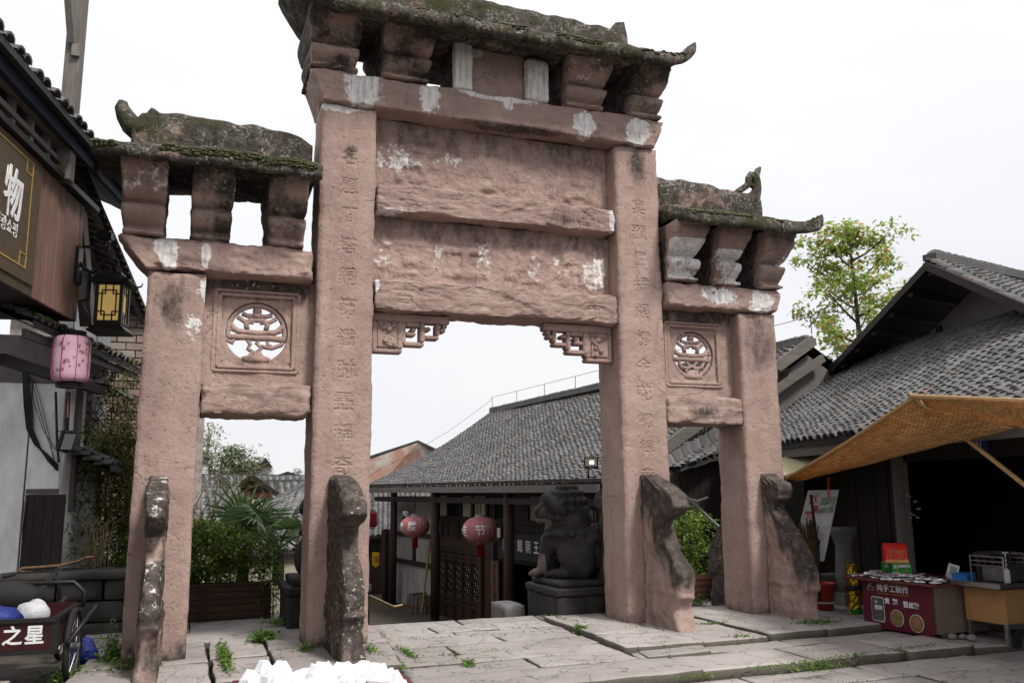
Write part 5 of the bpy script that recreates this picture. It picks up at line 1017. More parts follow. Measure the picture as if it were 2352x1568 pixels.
t = thing('grey_rod', 'pale metal rod with a knotted cord poking up between the two right-hand pillars', 'pole', PD(1660, 1215, 12.6)); m = MB(); m.tube([PD(1562, 1126, 12.3), PD(1650, 1208, 12.7)], .02, 7); m.build('rod', 'grey_ink', t); m = MB(); m.tube([PD(1582, 1146, 12.3), PD(1602, 1150, 12.3), PD(1625, 1142, 12.4)], .018, 6); m.build('cord', 'grey_ink', t)
# ================================================================== FOOD STALL
st = thing('food_stall', 'food stall with a dark red printed banner and wooden side under the bamboo awning', 'stall', (6.9, -1.4, -.02))
s0, s1, s2, s3 = Vector((6.41, -.95, -.02)), Vector((6.52, -1.90, -.02)), Vector((7.34, -1.86, -.02)), Vector((7.25, -.9, -.02)); zt = .56
def quadbox(mb_, pts, z0, z1): return mb_.add([Vector((p.x, p.y, z)) for z in (z0, z1) for p in pts], [(3, 2, 1, 0), (4, 5, 6, 7), (0, 1, 5, 4), (1, 2, 6, 5), (2, 3, 7, 6), (3, 0, 4, 7)])
m = MB(); quadbox(m, [s0+Vector((.03, -.02, 0)), s1+Vector((.03, .015, 0)), s2, s3], .02, zt-.025); m.build('cabinet', 'cart_laminate', st)
bx_ = (s1-s0).normalized(); bo = Vector((bx_.y, -bx_.x, 0)); bo = bo if bo.x < 0 else -bo
m = MB(); nb_ = 24; P_ = []
for k in range(5):
    for i in range(nb_+1): f = i/nb_; p = s0.lerp(s1, f)+bo*(.012+.006*math.sin(i*1.9)*(1-k/5)); P_.append(Vector((p.x, p.y, .0+k*(zt-.03)/4)))
m.add(P_+[p-bo*.006 for p in P_], [(k*(nb_+1)+i, k*(nb_+1)+i+1, (k+1)*(nb_+1)+i+1, (k+1)*(nb_+1)+i) for k in range(4) for i in range(nb_)]); ban = m.build('banner', 'banner_red', st, smooth=True)
def onb(f, z, o_=.022): p = s0.lerp(s1, f)+bo*o_; return Vector((p.x, p.y, z))
text_obj('lettering', '纯手工制作', .088, 'white_ink', onb(.46, .455), bx_, (0, 0, 1), ban, .001, 1, .001)
text_obj('lettering', '黄  粑', .07, 'white_ink', onb(.43, .315), bx_, (0, 0, 1), ban, .001, 1, .002); text_obj('lettering', '苕丝糖', .07, 'white_ink', onb(.71, .30), bx_, (0, 0, 1), ban, .001, 1, .002); text_obj('lettering', '古黄粑', .03, 'grey_ink', onb(.27, .075), bx_, (0, 0, 1), ban, .001)
m = MB()
for (f0, z0), (f1, z1) in (((.25, .51), (.68, .515)), ((.68, .515), (.68, .40)), ((.68, .40), (.25, .395)), ((.25, .395), (.25, .51))): m.bar(onb(f0, z0), onb(f1, z1), .003, .005)
m.build('frame_line', 'gold_ink', ban)
m = MB(); m.tube([onb(.10, .44), onb(.12, .49), onb(.16, .50), onb(.13, .465), onb(.19, .45)], .008, 5); m.build('emblem', 'grey_ink', ban); text_obj('lettering', '关三娘小吃', .022, 'grey_ink', onb(.14, .425), bx_, (0, 0, 1), ban, .001)
def picture(f, z, w_, h_, mat, rnd_=False, rim='white_ink'):
    n = 28; pts = []; 
    for i in range(n):
        a_ = 2*math.pi*i/n
        if rnd_: pts.append((math.cos(a_), math.sin(a_)))
        else: c_, s_ = math.cos(a_), math.sin(a_); k = 1/max(abs(c_), abs(s_)); k = min(k, 1.3); pts.append((c_*k, s_*k))
    for sc_2, o_, mt in ((1.06, .0235, rim), (1.0, .0265, mat)):
        q_ = [onb(f, z, o_)+bx_*x*w_*sc_2+Vector((0, 0, y*h_*sc_2)) for x, y in pts]; mm = MB(); mm.add(q_+[x-bo*.002 for x in q_], [tuple(range(n)), tuple(range(2*n-1, n-1, -1))]+[(k, k+n, (k+1) % n+n, (k+1) % n) for k in range(n)]); mm.build('picture_rim' if mt == rim else 'picture', mt, ban)
picture(.23, .215, .085, .13, 'photo_dark'); picture(.5, .14, .085, .088, 'photo_food', True); picture(.77, .115, .088, .092, 'photo_food', True)
m = MB(); p = onb(.22, .235, .029)
for dx, dz, w_, h_ in ((0, .0, .028, .05), (-.005, .062, .016, .02), (.055, .0, .02, .045)): m.box(p+bx_*dx+Vector((0, 0, dz)), (.002, w_*2, h_), Matrix.Rotation(math.atan2(bx_.y, bx_.x)+math.pi/2, 3, 'Z'))
m.build('printed_figure', 'photo_white', ban)
m = MB(); m.box(onb(.77, .12, .029), (.002, .08, .09), Matrix.Rotation(math.atan2(bx_.y, bx_.x)+math.pi/2, 3, 'Z')); m.build('printed_food', 'terracotta', ban)
tl = [s0+Vector((-.16, .16, 0)), s1+Vector((-.10, -.10, 0)), s2+Vector((.12, -.12, 0)), s3+Vector((.12, .2, 0))]; m = MB(); quadbox(m, tl, zt-.025, zt); m.build('table_top', 'table_red', st, bevel=.006)
# goods on the stall, each its own thing
tp = lambda a_, b_: (tl[0].lerp(tl[1], a_)).lerp(tl[3].lerp(tl[2], a_), b_)+Vector((0, 0, zt+.02))
def gift_box(label, c, w_, d_, h_, mat, rz, roofed=True):
    t = thing('gift_box', label, 'box', c, rz, 'gift boxes on the food stall'); m_ = MB(); m_.box((0, 0, h_*.5), (w_, d_, h_))
    b = m_.build('carton', mat, t, world=False, bevel=.004)
    if roofed: m_ = MB(); m_.prism([(-d_/2, h_), (d_/2, h_), (d_*.32, h_*1.22), (-d_*.32, h_*1.22)], (w_, 0, 0), (-w_/2, 0, 0), (0, 1, 0), (0, 0, 1)); m_.build('lid', mat, t, world=False, bevel=.004)
    m_ = MB(); m_.tube([(-w_*.28, -d_/2-.006, h_*.95), (-w_*.25, -d_/2-.012, h_*.45), (0, -d_/2-.014, h_*.2), (w_*.25, -d_/2-.012, h_*.45), (w_*.28, -d_/2-.006, h_*.95)], .006, 5); m_.build('cord_handle', 'gold_ink', t, world=False)
    if mat == 'box_red':
        m_ = MB()
        for k in range(6): m_.sphere((-w_*.42+k*w_*.17, -d_/2-.001, .02), .03, 10, 6, (1, .08, .7))
        m_.build('printed_waves', 'box_orange', t, world=False); tx = text_obj('lettering', '礼盒', .05, 'gold_ink', (0, -d_/2-.003, h_*.72), (1, 0, 0), (0, 0, 1), None, .001); tx.parent = t
    else:
        m_ = MB(); m_.box((-w_*.3, -d_/2-.002, h_*.75), (.05, .002, .04)); m_.box((w_*.12, -d_/2-.002, h_*.8), (.12, .002, .03)); m_.build('printed_label', 'photo_white', t, world=False)
    return t
rzb = math.atan2(bx_.y, bx_.x)+R(52)
gb1 = tp(.36, .42); gift_box('green gift box with a yellow cord, under the red boxes', gb1, .22, .15, .17, 'box_green', rzb, False); gift_box('green gift box half hidden behind the other green one', gb1+Vector((.05, .2, 0)), .2, .14, .16, 'box_green', rzb, False)
gift_box('red gift box with a yellow cord handle, in front on the green boxes', gb1+Vector((-.04, .03, .17)), .25, .17, .17, 'box_red', rzb); gift_box('red gift box standing behind the other red one', gb1+Vector((.1, .18, .17)), .24, .16, .175, 'box_red', rzb)
rnd = random.Random(11); k = 0
lay = [(.12, .10), (.2, .3), (.3, .12), (.34, .30), (.42, .1), (.45, .24), (.52, .38), (.55, .12), (.6, .26), (.7, .1), (.72, .26), (.82, .12), (.84, .28), (.9, .16), (.62, .42), (.78, .42), (.25, .18), (.5, .05)]
for i, (a_, b_) in enumerate(lay):
    for lv in range(2 if i % 3 else 1):
        c = tp(a_, b_)+Vector((rnd.uniform(-.02, .02), rnd.uniform(-.02, .02), lv*.036+.016)); t = thing('foil_packet', 'silver foil packet %s, %s of stall top, %s' % (('on another' if lv else 'on the table'), ('left end', 'left third', 'middle', 'right third', 'right end')[min(4, int(a_*5))], ('very front', 'front row', 'second row', 'back row', 'rear edge')[min(4, int(b_*9))]), 'packet', c, rnd.uniform(0, 3), 'foil packets on the stall')
        m = MB(); rr = random.Random(i*7+lv); ring = []
        for z in (-.016, -.004, .008, .016):
            ring.append([Vector((x*(.075+.02*(abs(z) < .01))*(1+rr.uniform(-.08, .08)), y*(.05+.014*(abs(z) < .01))*(1+rr.uniform(-.1, .1)), z+rr.uniform(-.004, .004))) for x, y in ((-1, -1), (-.5, -1), (0, -1), (.5, -1), (1, -1), (1.05, 0), (1, 1), (.5, 1), (0, 1), (-.5, 1), (-1, 1), (-1.05, 0))])
        m.loft(ring); m.build('wrapper', 'silver_foil', t, world=False)
        m = MB(); m.box((0, 0, .0175), (.09, .05, .002)); m.build('label', 'photo_white' if i % 4 else 'terracotta', t, world=False)
c = tp(.86, .66); t = thing('blue_tray', 'small bright blue plastic box at the back of the stall top', 'box', c, .3); m = MB(); m.box((0, 0, .04), (.22, .16, .08), None, 1.08); m.build('tub', 'blue_plastic', t, world=False, bevel=.008); m = MB(); m.box((0, 0, .082), (.25, .18, .012)); m.build('lid', 'blue_plastic', t, world=False, bevel=.004)
c = tp(.72, .7); t = thing('price_card', 'tilted white card standing behind the foil packets', 'card', c, -.6); m = MB(); m.box((0, 0, .09), (.12, .006, .16), Matrix.Rotation(R(18), 3, 'Y')); m.build('card', 'plastic_white', t, world=False); m = MB(); m.box((0.005, -.004, .095), (.07, .002, .09), Matrix.Rotation(R(18), 3, 'Y')); m.build('printed_square', 'grey_ink', t, world=False); m = MB(); m.box((0, .03, .01), (.1, .06, .02)); m.build('stand', 'plastic_white', t, world=False)
# ---- grill cart at the frame edge
c0 = PZ(2290, 1478, -.05); gc = thing('grill_cart', 'wheeled grill cart with plywood body and steel top at the right edge', 'cart', (c0.x+.35, c0.y+.1, -.085), R(4))
m = MB(); m.box((0, 0, .43), (.78, .5, .36)); m.build('plywood_body', 'orange_ply', gc, world=False, bevel=.004)
for sx in (-1, 1):
    for sy in (-1, 1): m = MB(); m.box((sx*.36, sy*.22, .12), (.04, .04, .26)); m.build('frame_leg', 'steel', gc, world=False)
m = MB(); m.box((0, -.255, .235), (.82, .03, .05)); m.build('frame_rail', 'steel', gc, world=False)
m = MB(); m.box((-.02, 0, .64), (1.0, .6, .02)); m.box((-.02, -.3, .655), (1.0, .01, .05)); m.box((-.52, 0, .655), (.01, .6, .05)); m.build('steel_tray', 'steel', gc, world=False); m = MB(); m.box((.12, .05, .74), (.5, .3, .16)); m.build('grill_box', 'steel', gc, world=False, bevel=.01)
m = MB()
for z in (.84, .89, .94): m.tube([(-.3, .2, z), (-.3, -.2, z), (.4, -.2, z), (.4, .2, z)], .007, 5)
for x in (-.3, .05, .4): m.tube([(x, -.2, .65), (x, -.2, .95)], .007, 5)
m.tube([(-.3, .2, .95), (-.3, .2, .65)], .007, 5); m.build('wire_guard', 'steel', gc, world=False)
m = MB(); m.tube([(-.12, -.1, .66), (-.12, -.1, .8)], .03, 10); m.tube([(-.12, -.1, .8), (-.12, -.1, .98)], .008, 6); m.tube([(-.16, -.1, .98), (-.08, -.1, .98)], .01, 6); m.build('pump', 'plastic_white', gc, world=False)
for sx in (-.25, .25):
    m = MB(); m.tube([(sx, -.24, .09), (sx, -.20, .09)], .09, 16); m.build('wheel', 'rubber', gc, world=False)
# ---- poster board, seat, bucket, foil bag, baskets in the shade
pb = thing('poster_board', 'tall white poster with food photos leaning against the dark wall', 'poster', PD(1875, 1290, 12.2)); ax_ = None
q = [PD(1856, 1126, 12.35), PD(1927, 1124, 12.2), PD(1893, 1288, 12.0), PD(1815, 1290, 12.15)]; nrm = (q[1]-q[0]).cross(q[3]-q[0]).normalized(); nrm = nrm if nrm.dot(CX-q[0]) > 0 else -nrm
m = MB(); m.add(q+[x-nrm*.02 for x in q], [(0, 1, 2, 3), (7, 6, 5, 4), (0, 4, 5, 1), (1, 5, 6, 2), (2, 6, 7, 3), (3, 7, 4, 0)]); pbm = m.build('panel', 'poster_white', pb); ex = (q[1]-q[0]).normalized(); ey = (q[0]-q[3]).normalized(); Wp = (q[1]-q[0]).length; Hp = (q[0]-q[3]).length
def onp(x, y, o_=.003): return q[3]+ex*x*Wp+ey*y*Hp+nrm*o_
for ch, x, y, s_ in (('瓦', .26, .86, .14), ('黄', .42, .72, .13), ('粑', .22, .64, .13)): text_obj('lettering', ch, s_, 'red_ink', onp(x, y), ex, ey, pbm, .001, 1, .004)
for (x0, y0, x1, y1, mt) in ((.5, .68, .98, .90, 'photo_green'), (.38, .49, .64, .63, 'photo_white'), (.68, .48, .98, .63, 'photo_white')):
    mm = MB(); mm.add([onp(x0, y0, .002), onp(x1, y0, .002), onp(x1, y1, .002), onp(x0, y1, .002)]+[onp(x0, y0, .004), onp(x1, y0, .004), onp(x1, y1, .004), onp(x0, y1, .004)], [(4, 5, 6, 7), (0, 1, 5, 4), (1, 2, 6, 5), (2, 3, 7, 6), (3, 0, 4, 7)]); mm.build('food_photo', mt, pbm)
for x, y, r_ in ((.55, .75, .05), (.65, .76, .05), (.75, .76, .05), (.85, .78, .045)): mm = MB(); mm.sphere(onp(x, y, .004), r_, 10, 6, (.6, .6, .6)); mm.build('food_slice', 'photo_white', pbm)
for i, s_ in enumerate(('鲜米制作', '古镇特产黄粑子', '粑子柔软香甜')): text_obj('lettering', s_, .035, 'grey_ink', onp(.62, .42-.05*i), ex, ey, pbm, .001)
text_obj('lettering', '古镇特产', .04, 'grey_ink', onp(.3, .955), ex, ey, pbm, .001); text_obj('lettering', '1308', .06, 'black_ink', onp(.7, .12), ex, ey, pbm, .001)
m = MB(); m.tube([PD(1903, 1095, 12.2), PD(1903, 1140, 12.15)], .012, 6); m.build('hook_rod', 'box_red', pb)
sb = thing('stone_bench', 'low stone bench in the shade behind the outer right pillar', 'bench', PZ(1920, 1385, -.05)); p = Vector(sb.location); m = MB(); m.box(p+Vector((.05, .1, .36)), (.75, .34, .1)); m.build('seat', 'concrete', sb, bevel=.02, seg=2)
for dx in (-.2, .26): m = MB(); m.box(p+Vector((dx, .1, .155)), (.16, .28, .31), None, .8); m.build('leg', 'concrete', sb, bevel=.02)
bk = thing('bucket', 'red plastic bucket with a wire handle beside the buttress of the outer right pillar', 'bucket', PZ(1892, 1400, -.04)); p = Vector(bk.location); m = MB(); m.lathe([(.13, 0), (.17, .34), (.185, .345), (.185, .365), (.165, .365), (.125, .02)], 22, p); m.build('pail', 'red_plastic', bk, smooth=True)
m = MB(); m.tube([p+Vector((.17*math.cos(R(a_)), .17*math.sin(R(a_)) if False else -.02, .33-.2*math.sin(R(a_)))) for a_ in range(0, 181, 15)], .005, 5); m.build('handle', 'steel', bk); m = MB(); m.lathe([(.158, .1), (.162, .12)], 22, p); m.build('rope', 'plastic_white', bk)
gf = thing('gold_foil_bag', 'tall crumpled gold foil bag standing beside the stall', 'bag', PZ(1965, 1408, -.03)); p = Vector(gf.location); m = MB(); rnd = random.Random(3); rings = []
for i in range(15):
    z = i*.046; rr = interp(z, [(0, .10), (.3, .095), (.5, .1), (.6, .09), (.65, .1)]); rings.append([p+Vector(((rr*(1+rnd.uniform(-.16, .16)))*math.cos(2*math.pi*k/12)+.02*math.sin(z*5), rr*.6*(1+rnd.uniform(-.16, .16))*math.sin(2*math.pi*k/12), z)) for k in range(12)])
m.loft(rings); m.build('foil', 'gold_foil', gf); m = MB(); m.lathe([(.11, .30), (.115, .33), (.11, .36)], 14, p, 1, .65); m.build('dark_band', 'black_ink', gf); m = MB(); m.lathe([(.10, .0), (.105, .06)], 14, p, 1, .65); m.build('green_foot', 'box_green', gf)
pot = thing('clay_urn', 'tall grey urn on a block in the dark behind the poster', 'urn', PD(1942, 1300, 12.6)); p = Vector(pot.location); m = MB(); m.lathe([(.16, -.35), (.15, -.1), (.13, .1), (.12, .3), (.17, .44), (.2, .5), (.2, .56), (.15, .56)], 16, p); m.build('vessel', 'concrete', pot, smooth=True); m = MB(); m.box(p+Vector((0, 0, -.52)), (.4, .34, .34)); m.build('block', 'concrete', pot)
br = thing('reed_bundle', 'bundle of brown reeds in a basket in front of the poster', 'reeds', PD(1862, 1265, 11.9)); p = Vector(br.location); m = MB(); rnd = random.Random(9)
for k in range(60): a_ = rnd.uniform(0, 6.28); r_ = rnd.uniform(.02, .12); m.tube([p+Vector((r_*.5*math.cos(a_), r_*.5*math.sin(a_), .0)), p+Vector((r_*1.3*math.cos(a_), r_*1.3*math.sin(a_), .38+rnd.uniform(-.06, .05)))], .007, 4)
m.build('stalks', 'reed', br); m = MB(); m.lathe([(.08, -.5), (.1, -.2), (.12, .05), (.14, .15)], 14, p); m.build('basket', 'reed', br)
ru = thing('sunshade_pole', 'dark wooden pole leaning in front of the white poster', 'pole', PD(1885, 1300, 11.6)); m = MB(); m.tube([PD(1862, 1135, 11.7), PD(1880, 1270, 11.6), PD(1884, 1380, 11.5)], .02, 6); m.build('shaft', 'dark_timber', ru)
bc = thing('rattan_chair', 'round backed rattan chair in the dark doorway behind the stall', 'chair', RW(ww+.3, -2.3, -.05)); p = Vector(bc.location)
m = MB(); m.tube([p+Vector((.27*math.cos(R(a_)), .27*math.sin(R(a_)), .85)) for a_ in range(-20, 201, 12)], .03, 7); m.build('back_rail', 'bark', bc)
m = MB()
for a_ in range(-20, 201, 20): m.tube([p+Vector((.25*math.cos(R(a_)), .25*math.sin(R(a_)), .42)), p+Vector((.27*math.cos(R(a_)), .27*math.sin(R(a_)), .84))], .012, 5)
m.build('back_canes', 'bark', bc); m = MB(); m.lathe([(.27, .38), (.28, .4), (.27, .43)], 18, p); m.build('seat', 'bark', bc)
for dx, dy in ((-.18, -.16), (.18, -.16), (-.18, .16), (.18, .16)): m = MB(); m.tube([p+Vector((dx, dy, 0)), p+Vector((dx, dy, .4))], .02, 6); m.build('leg', 'bark', bc)
# stones and bottles under the stall end
for k, (u, v, r_) in enumerate(((2180, 1466, .05), (2205, 1466, .045), (2225, 1470, .055), (2162, 1462, .04))):
    p = PZ(u, v, -.0); m = MB(); m.sphere((0, 0, r_*.6), r_, 9, 6, (1.2, .9, .7)); t = m.build('cobble', 'pale_stone', None, smooth=True, world=False); t.location = (p.x+.15, p.y+.1, -.03); tag(t, ('leftmost', 'second', 'third', 'rightmost')[(3, 0, 1, 2).index(k) if 0 else {3: 0, 0: 1, 1: 2, 2: 3}[k]]+' of the round grey stones at the foot of the stall', 'stone', 'stones under the stall end')
# ================================================================== LEFT SIDE: SHOP, WHITE HOUSE, BRICK HOUSE
ld = Vector((.211, .977, 0)); lo = Vector((.977, -.211, 0)); LF = Vector((-2.48, 1, 0))
def LW(s_, o_=0.0, z=0.0): return LF+ld*s_+lo*o_+Vector((0, 0, z))
def lbox(mb_, s0, s1, z0, z1, o0, o1):
    a_ = [LW(s_, o_, z) for z in (z0, z1) for o_ in (o0, o1) for s_ in (s0, s1)]
    return mb_.add(a_, [(0, 2, 3, 1), (4, 5, 7, 6), (0, 1, 5, 4), (2, 6, 7, 3), (0, 4, 6, 2), (1, 3, 7, 5)])
shop = thing('timber_shop', 'timber clad shop jutting over the lane at the far left', 'building', LW(-2, -.8, -.1))
m = MB(); lbox(m, -5.5, 0, 3.52, 4.84, -1.0, -.03); m.build('overhang', 'dark_timber', shop)
k = 0; s_ = -1.32
while s_ < -.01:
    w_ = .098 if k % 4 else .135; m = MB(); lbox(m, s_+.004, min(0, s_+w_)-.004, 3.51, 4.83, -.03, .004+.006*(k % 2)); m.build('plank', 'clad_timber', shop); s_ += w_; k += 1
m = MB(); lbox(m, -.02, .0, 3.51, 4.83, -.5, -.03); m.build('corner_board', 'clad_timber', shop)
m = MB(); lbox(m, -5.5, -1.3, 3.5, 3.62, -.02, .02); m.build('bottom_rail', 'sign_timber', shop)
m = MB(); lbox(m, -5.5, .22, 4.84, 4.90, -.3, .09); m.build('coping', 'iron_black', shop)
for z0, z1 in ((5.0, 5.06), (5.20, 5.26)): m = MB(); lbox(m, -5.5, -.72, z0, z1, -.02, .05); m.build('hand_rail', 'grey_timber_y', shop, bevel=.006)
for s_ in np.arange(-4.6, -.7, .42): m = MB(); lbox(m, s_, s_+.07, 4.9, 5.2, -.03, .03); m.build('baluster', 'grey_timber', shop)
m = MB(); m.bar(LW(-.84, .06, 4.84), LW(-.80, .06, 7.6), .15, .15, ld); m.build('tall_post', 'grey_timber', shop, bevel=.008)
m = MB(); m.bar(LW(-.92, .06, 6.35), LW(-1.15, .06, 6.85), .07, .07); m.bar(LW(-.9, .1, 6.2), LW(-.9, .1, 6.34), .08, .08); m.build('post_bracket', 'grey_timber', shop)
tile_roof(shop, LW(-6, .26, 5.36), LW(2.2, .26, 5.36), LW(-6, -1.1, 5.98), LW(2.2, -1.1, 5.98), .2, .14, .02, .02, seed=31, n_obj=300)
m = MB(); lbox(m, -6, 2.2, 5.16, 5.30, .12, .17); m.build('eave_board', 'navy_paint', shop)
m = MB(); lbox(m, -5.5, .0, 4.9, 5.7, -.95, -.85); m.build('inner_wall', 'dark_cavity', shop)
m = MB(); lbox(m, -5.5, -1.7, -.1, 3.52, -1.4, -.95); m.build('lower_wall', 'dark_timber', shop)
# rake and rafters of the part behind the post, seen from below
a_ = LW(.0, -.05, 5.34); b_ = LW(3.3, -.08, 4.15)
m = MB(); q = [a_, b_, b_-lo*1.4+Vector((0, 0, .55)), a_-lo*1.4+Vector((0, 0, .55))]; m.add(q+[x+Vector((0, 0, .05)) for x in q], [(0, 1, 2, 3), (7, 6, 5, 4), (0, 4, 5, 1), (1, 5, 6, 2), (2, 6, 7, 3), (3, 7, 4, 0)]); m.build('rear_roof', 'roof_deck', shop)
for f in np.arange(0, 1.01, .045): m = MB(); p = a_.lerp(b_, f)-Vector((0, 0, .015)); m.bar(p, p-lo*1.35+Vector((0, 0, .53)), .035, .03); m.build('batten', 'grey_timber_x', shop)
for o_ in (.1, .42, .8): m = MB(); m.bar(a_-lo*o_+Vector((0, 0, .39*o_-.06)), b_-lo*o_+Vector((0, 0, .39*o_-.06)), .06, .07); m.build('rafter', 'grey_timber_y', shop)
m = MB(); lbox(m, .05, .5, 4.3, 5.0, -.6, -.2); m.build('stair_box', 'dark_timber', shop); m = MB(); m.bar(LW(.35, -.2, 4.95), LW(1.15, -.25, 3.7), .14, .2); m.build('brace', 'grey_timber', shop)
# shop sign
sg = thing('shop_sign', 'dark wooden shop sign with a white character and thin gold border at the left edge', 'sign', LW(-2.4, .02, 3.6))
m = MB(); lbox(m, -5.4, -1.33, 3.60, 4.82, .005, .035); m.build('board', 'sign_timber', sg)
ay_ = Vector((0, 0, 1))
text_obj('character', '物', .50, 'white_ink', LW(-1.93, .038, 4.29), ld, ay_, sg, .004, .8, .008); text_obj('character', '购', .50, 'white_ink', LW(-2.5, .038, 4.29), ld, ay_, sg, .004, .8, .008)
text_obj('lettering', '관광쇼핑', .15, 'white_ink', LW(-2.02, .038, 4.0), ld, ay_, sg, .002, .9)
m = MB(); lbox(m, -1.56, -1.545, 3.86, 4.62, .036, .040); lbox(m, -4.9, -1.70, 3.72, 3.735, .036, .040); lbox(m, -4.9, -1.70, 4.74, 4.755, .036, .040)
for z in (3.72, 4.62): lbox(m, -1.70, -1.69, z, z+.135, .036, .041); lbox(m, -1.56, -1.545, z, z+.135, .036, .041); lbox(m, -1.70, -1.545, z, z+.012, .036, .0405); lbox(m, -1.70, -1.545, z+.125, z+.135, .036, .0405)
m.build('gold_border', 'gold_ink', sg)
# ---- white plastered house
wh = thing('white_house', 'white plastered house with peeling walls behind the timber shop', 'building', (-3.2, 3.5, .66))
m = MB(); m.span((-4.6, 2.7, .6), (-3.12, 2.9, 3.0)); m.build('wall', 'white_plaster', wh); m = MB(); m.span((-3.1, 2.701, .6), (-2.74, 2.9, 3.0)); m.build('wall', 'white_plaster', wh)
m = MB(); m.span((-4.6, 2.69, 3.0), (-2.72, 2.88, 3.6)); m.build('bare_brick_band', 'concrete', wh)
WC = Vector((-2.72, 2.72, 0))
def WB(s_, o_=0.0, z=0.0): return WC+ld*s_+lo*o_+Vector((0, 0, z))
def wbox(mb_, s0, s1, z0, z1, o0, o1):
    a2 = [WB(s_, o_, z) for z in (z0, z1) for o_ in (o0, o1) for s_ in (s0, s1)]
    return mb_.add(a2, [(0, 2, 3, 1), (4, 5, 7, 6), (0, 1, 5, 4), (2, 6, 7, 3), (0, 4, 6, 2), (1, 3, 7, 5)])
m = MB(); wbox(m, .0, .75, .6, 5.2, -.25, 0); m.build('wall', 'white_plaster', wh); m = MB(); wbox(m, 1.0, 1.55, .6, 5.2, -.25, .01); m.build('wall', 'white_plaster', wh); m = MB(); wbox(m, .75, 1.0, 3.05, 5.2, -.25, -.01); m.build('wall', 'white_plaster', wh); m = MB(); wbox(m, .75, 1.0, .6, 1.7, -.25, -.01); m.build('wall', 'white_plaster', wh)
win = MB(); wbox(win, .74, 1.01, 1.7, 3.05, -.2, -.15); win = win.build('window', 'dark_cavity', wh)
for z in np.arange(1.8, 3.0, .13): m = MB(); wbox(m, .75, 1.0, z, z+.02, -.05, -.03); m.build('window_bar', 'iron_black', win)
m = MB(); wbox(m, .33, .46, 1.4, 3.6, 0.0, .05); m.build('pilaster', 'render_grey', wh)
# small glazed hood over the window
hd = thing('window_hood', 'small curved black framed hood over the barred window of the white house', 'awning', WB(.9, .1, 3.0)); 
pts = [WB(.72, .02, 3.10), WB(.72, .2, 3.09), WB(.72, .38, 3.02), WB(.72, .52, 2.92)]; pts2 = [p+ld*.5 for p in pts]; m = MB(); m.add(pts+pts2+[p-Vector((0, 0, .012)) for p in pts+pts2], [(k, k+1, k+5, k+4) for k in range(3)]+[(8+k, 12+k, 13+k, 9+k) for k in range(3)]); m.build('glazing', 'glass_pale', hd)
for q_ in (pts, pts2, [a2.lerp(b2, .5) for a2, b2 in zip(pts, pts2)]): m = MB(); m.tube(q_, .014, 5); m.build('rib', 'iron_black', hd)
m = MB(); m.tube([pts[-1], pts2[-1]], .014, 5); m.tube([pts[1], pts2[1]], .01, 5); m.build('rail', 'iron_black', hd)
# lean-to eave with mossy tile ends
e0 = LW(-.9, -.10, 3.36); e1 = LW(3.4, -.17, 3.44)
tile_roof(wh, e0, e1, LW(-.9, -.85, 3.72), LW(3.4, -.9, 3.78), .2, .13, .03, .0, seed=33, n_obj=120)
m = MB(); m.bar(e0-Vector((0, 0, .14))-lo*.08, e1-Vector((0, 0, .11))-lo*.08, .04, .09); m.build('eave_board', 'grey_timber_y', wh); m = MB(); m.bar(LW(-.6, -.5, 3.0), LW(2.2, -.35, 2.98), .09, .11); m.build('eave_beam', 'dark_timber_y', wh)
m = MB()
for i in range(26): p = e0.lerp(e1, random.random())+Vector((0, 0, .06)); m.sphere(p, random.uniform(.03, .06), 7, 5, (1, 1, .6))
m.build('moss', 'moss', wh, smooth=True, kind='stuff')
# plank door standing open, small lower roof, wall cables, pipe
dr = thing('plank_door', 'dark weathered plank door standing ajar on the white house wall', 'door', (-2.9, 2.6, .72))
h_ = (-3.08, 2.66); f_ = (-2.62, 2.50)
for k in range(4):
    a2 = [h_[i]+(f_[i]-h_[i])*(k/4) for i in (0, 1)]; b2 = [h_[i]+(f_[i]-h_[i])*((k+.96)/4) for i in (0, 1)]; m = MB(); m.bar((a2[0], a2[1], 1.17), (b2[0], b2[1], 1.17), .03, .9); m.build('plank', 'dark_timber', dr)
m = MB(); m.bar((-3.08, 2.64, 1.66), (-2.72, 2.64, 1.66), .05, .06); m.build('lintel', 'grey_timber_x', dr)
m = MB(); m.bar((-3.1, 2.63, 1.1), (-3.07, 2.63, 1.6), .02, .02); m.build('frame_strip', 'grey_timber', dr)
lr = thing('low_tile_roof', 'short run of broken grey roof tiles at the foot of the white wall', 'roof', WB(.9, .1, 1.9)); tile_roof(lr, WB(.1, .55, 1.98), WB(1.9, .55, 1.96), WB(.1, .02, 2.2), WB(1.9, .02, 2.18), .2, .13, .02, 0, seed=35, n_obj=60)
cb = thing('wall_cables', 'bundle of black cables drooping across the white house wall', 'cable', (-3.2, 2.68, 1.9)); rnd = random.Random(5)
for i in range(5):
    j = lambda: rnd.uniform(-.02, .02); m = MB(); m.tube([PY(52+i*2, 850, 2.67), PY(56+i*4+j(), 930+j(), 2.66), PY(62+i*3, 985, 2.66), PY(80+i*3, 1020+i*2, 2.65), PY(110, 1045+i*3, 2.65), PY(133, 1068+i*3, 2.64)], .012, 5); m.build('cable', 'iron_black', cb, smooth=True)
for i in range(3): m = MB(); m.tube([PY(66+i*6, 860+i*6, 2.67), PY(80+i*8, 930, 2.67), PY(98+i*9, 985+i*14, 2.67), PY(126, 1030+i*25, 2.67)], .005, 4); m.build('cable', 'iron_black', cb)
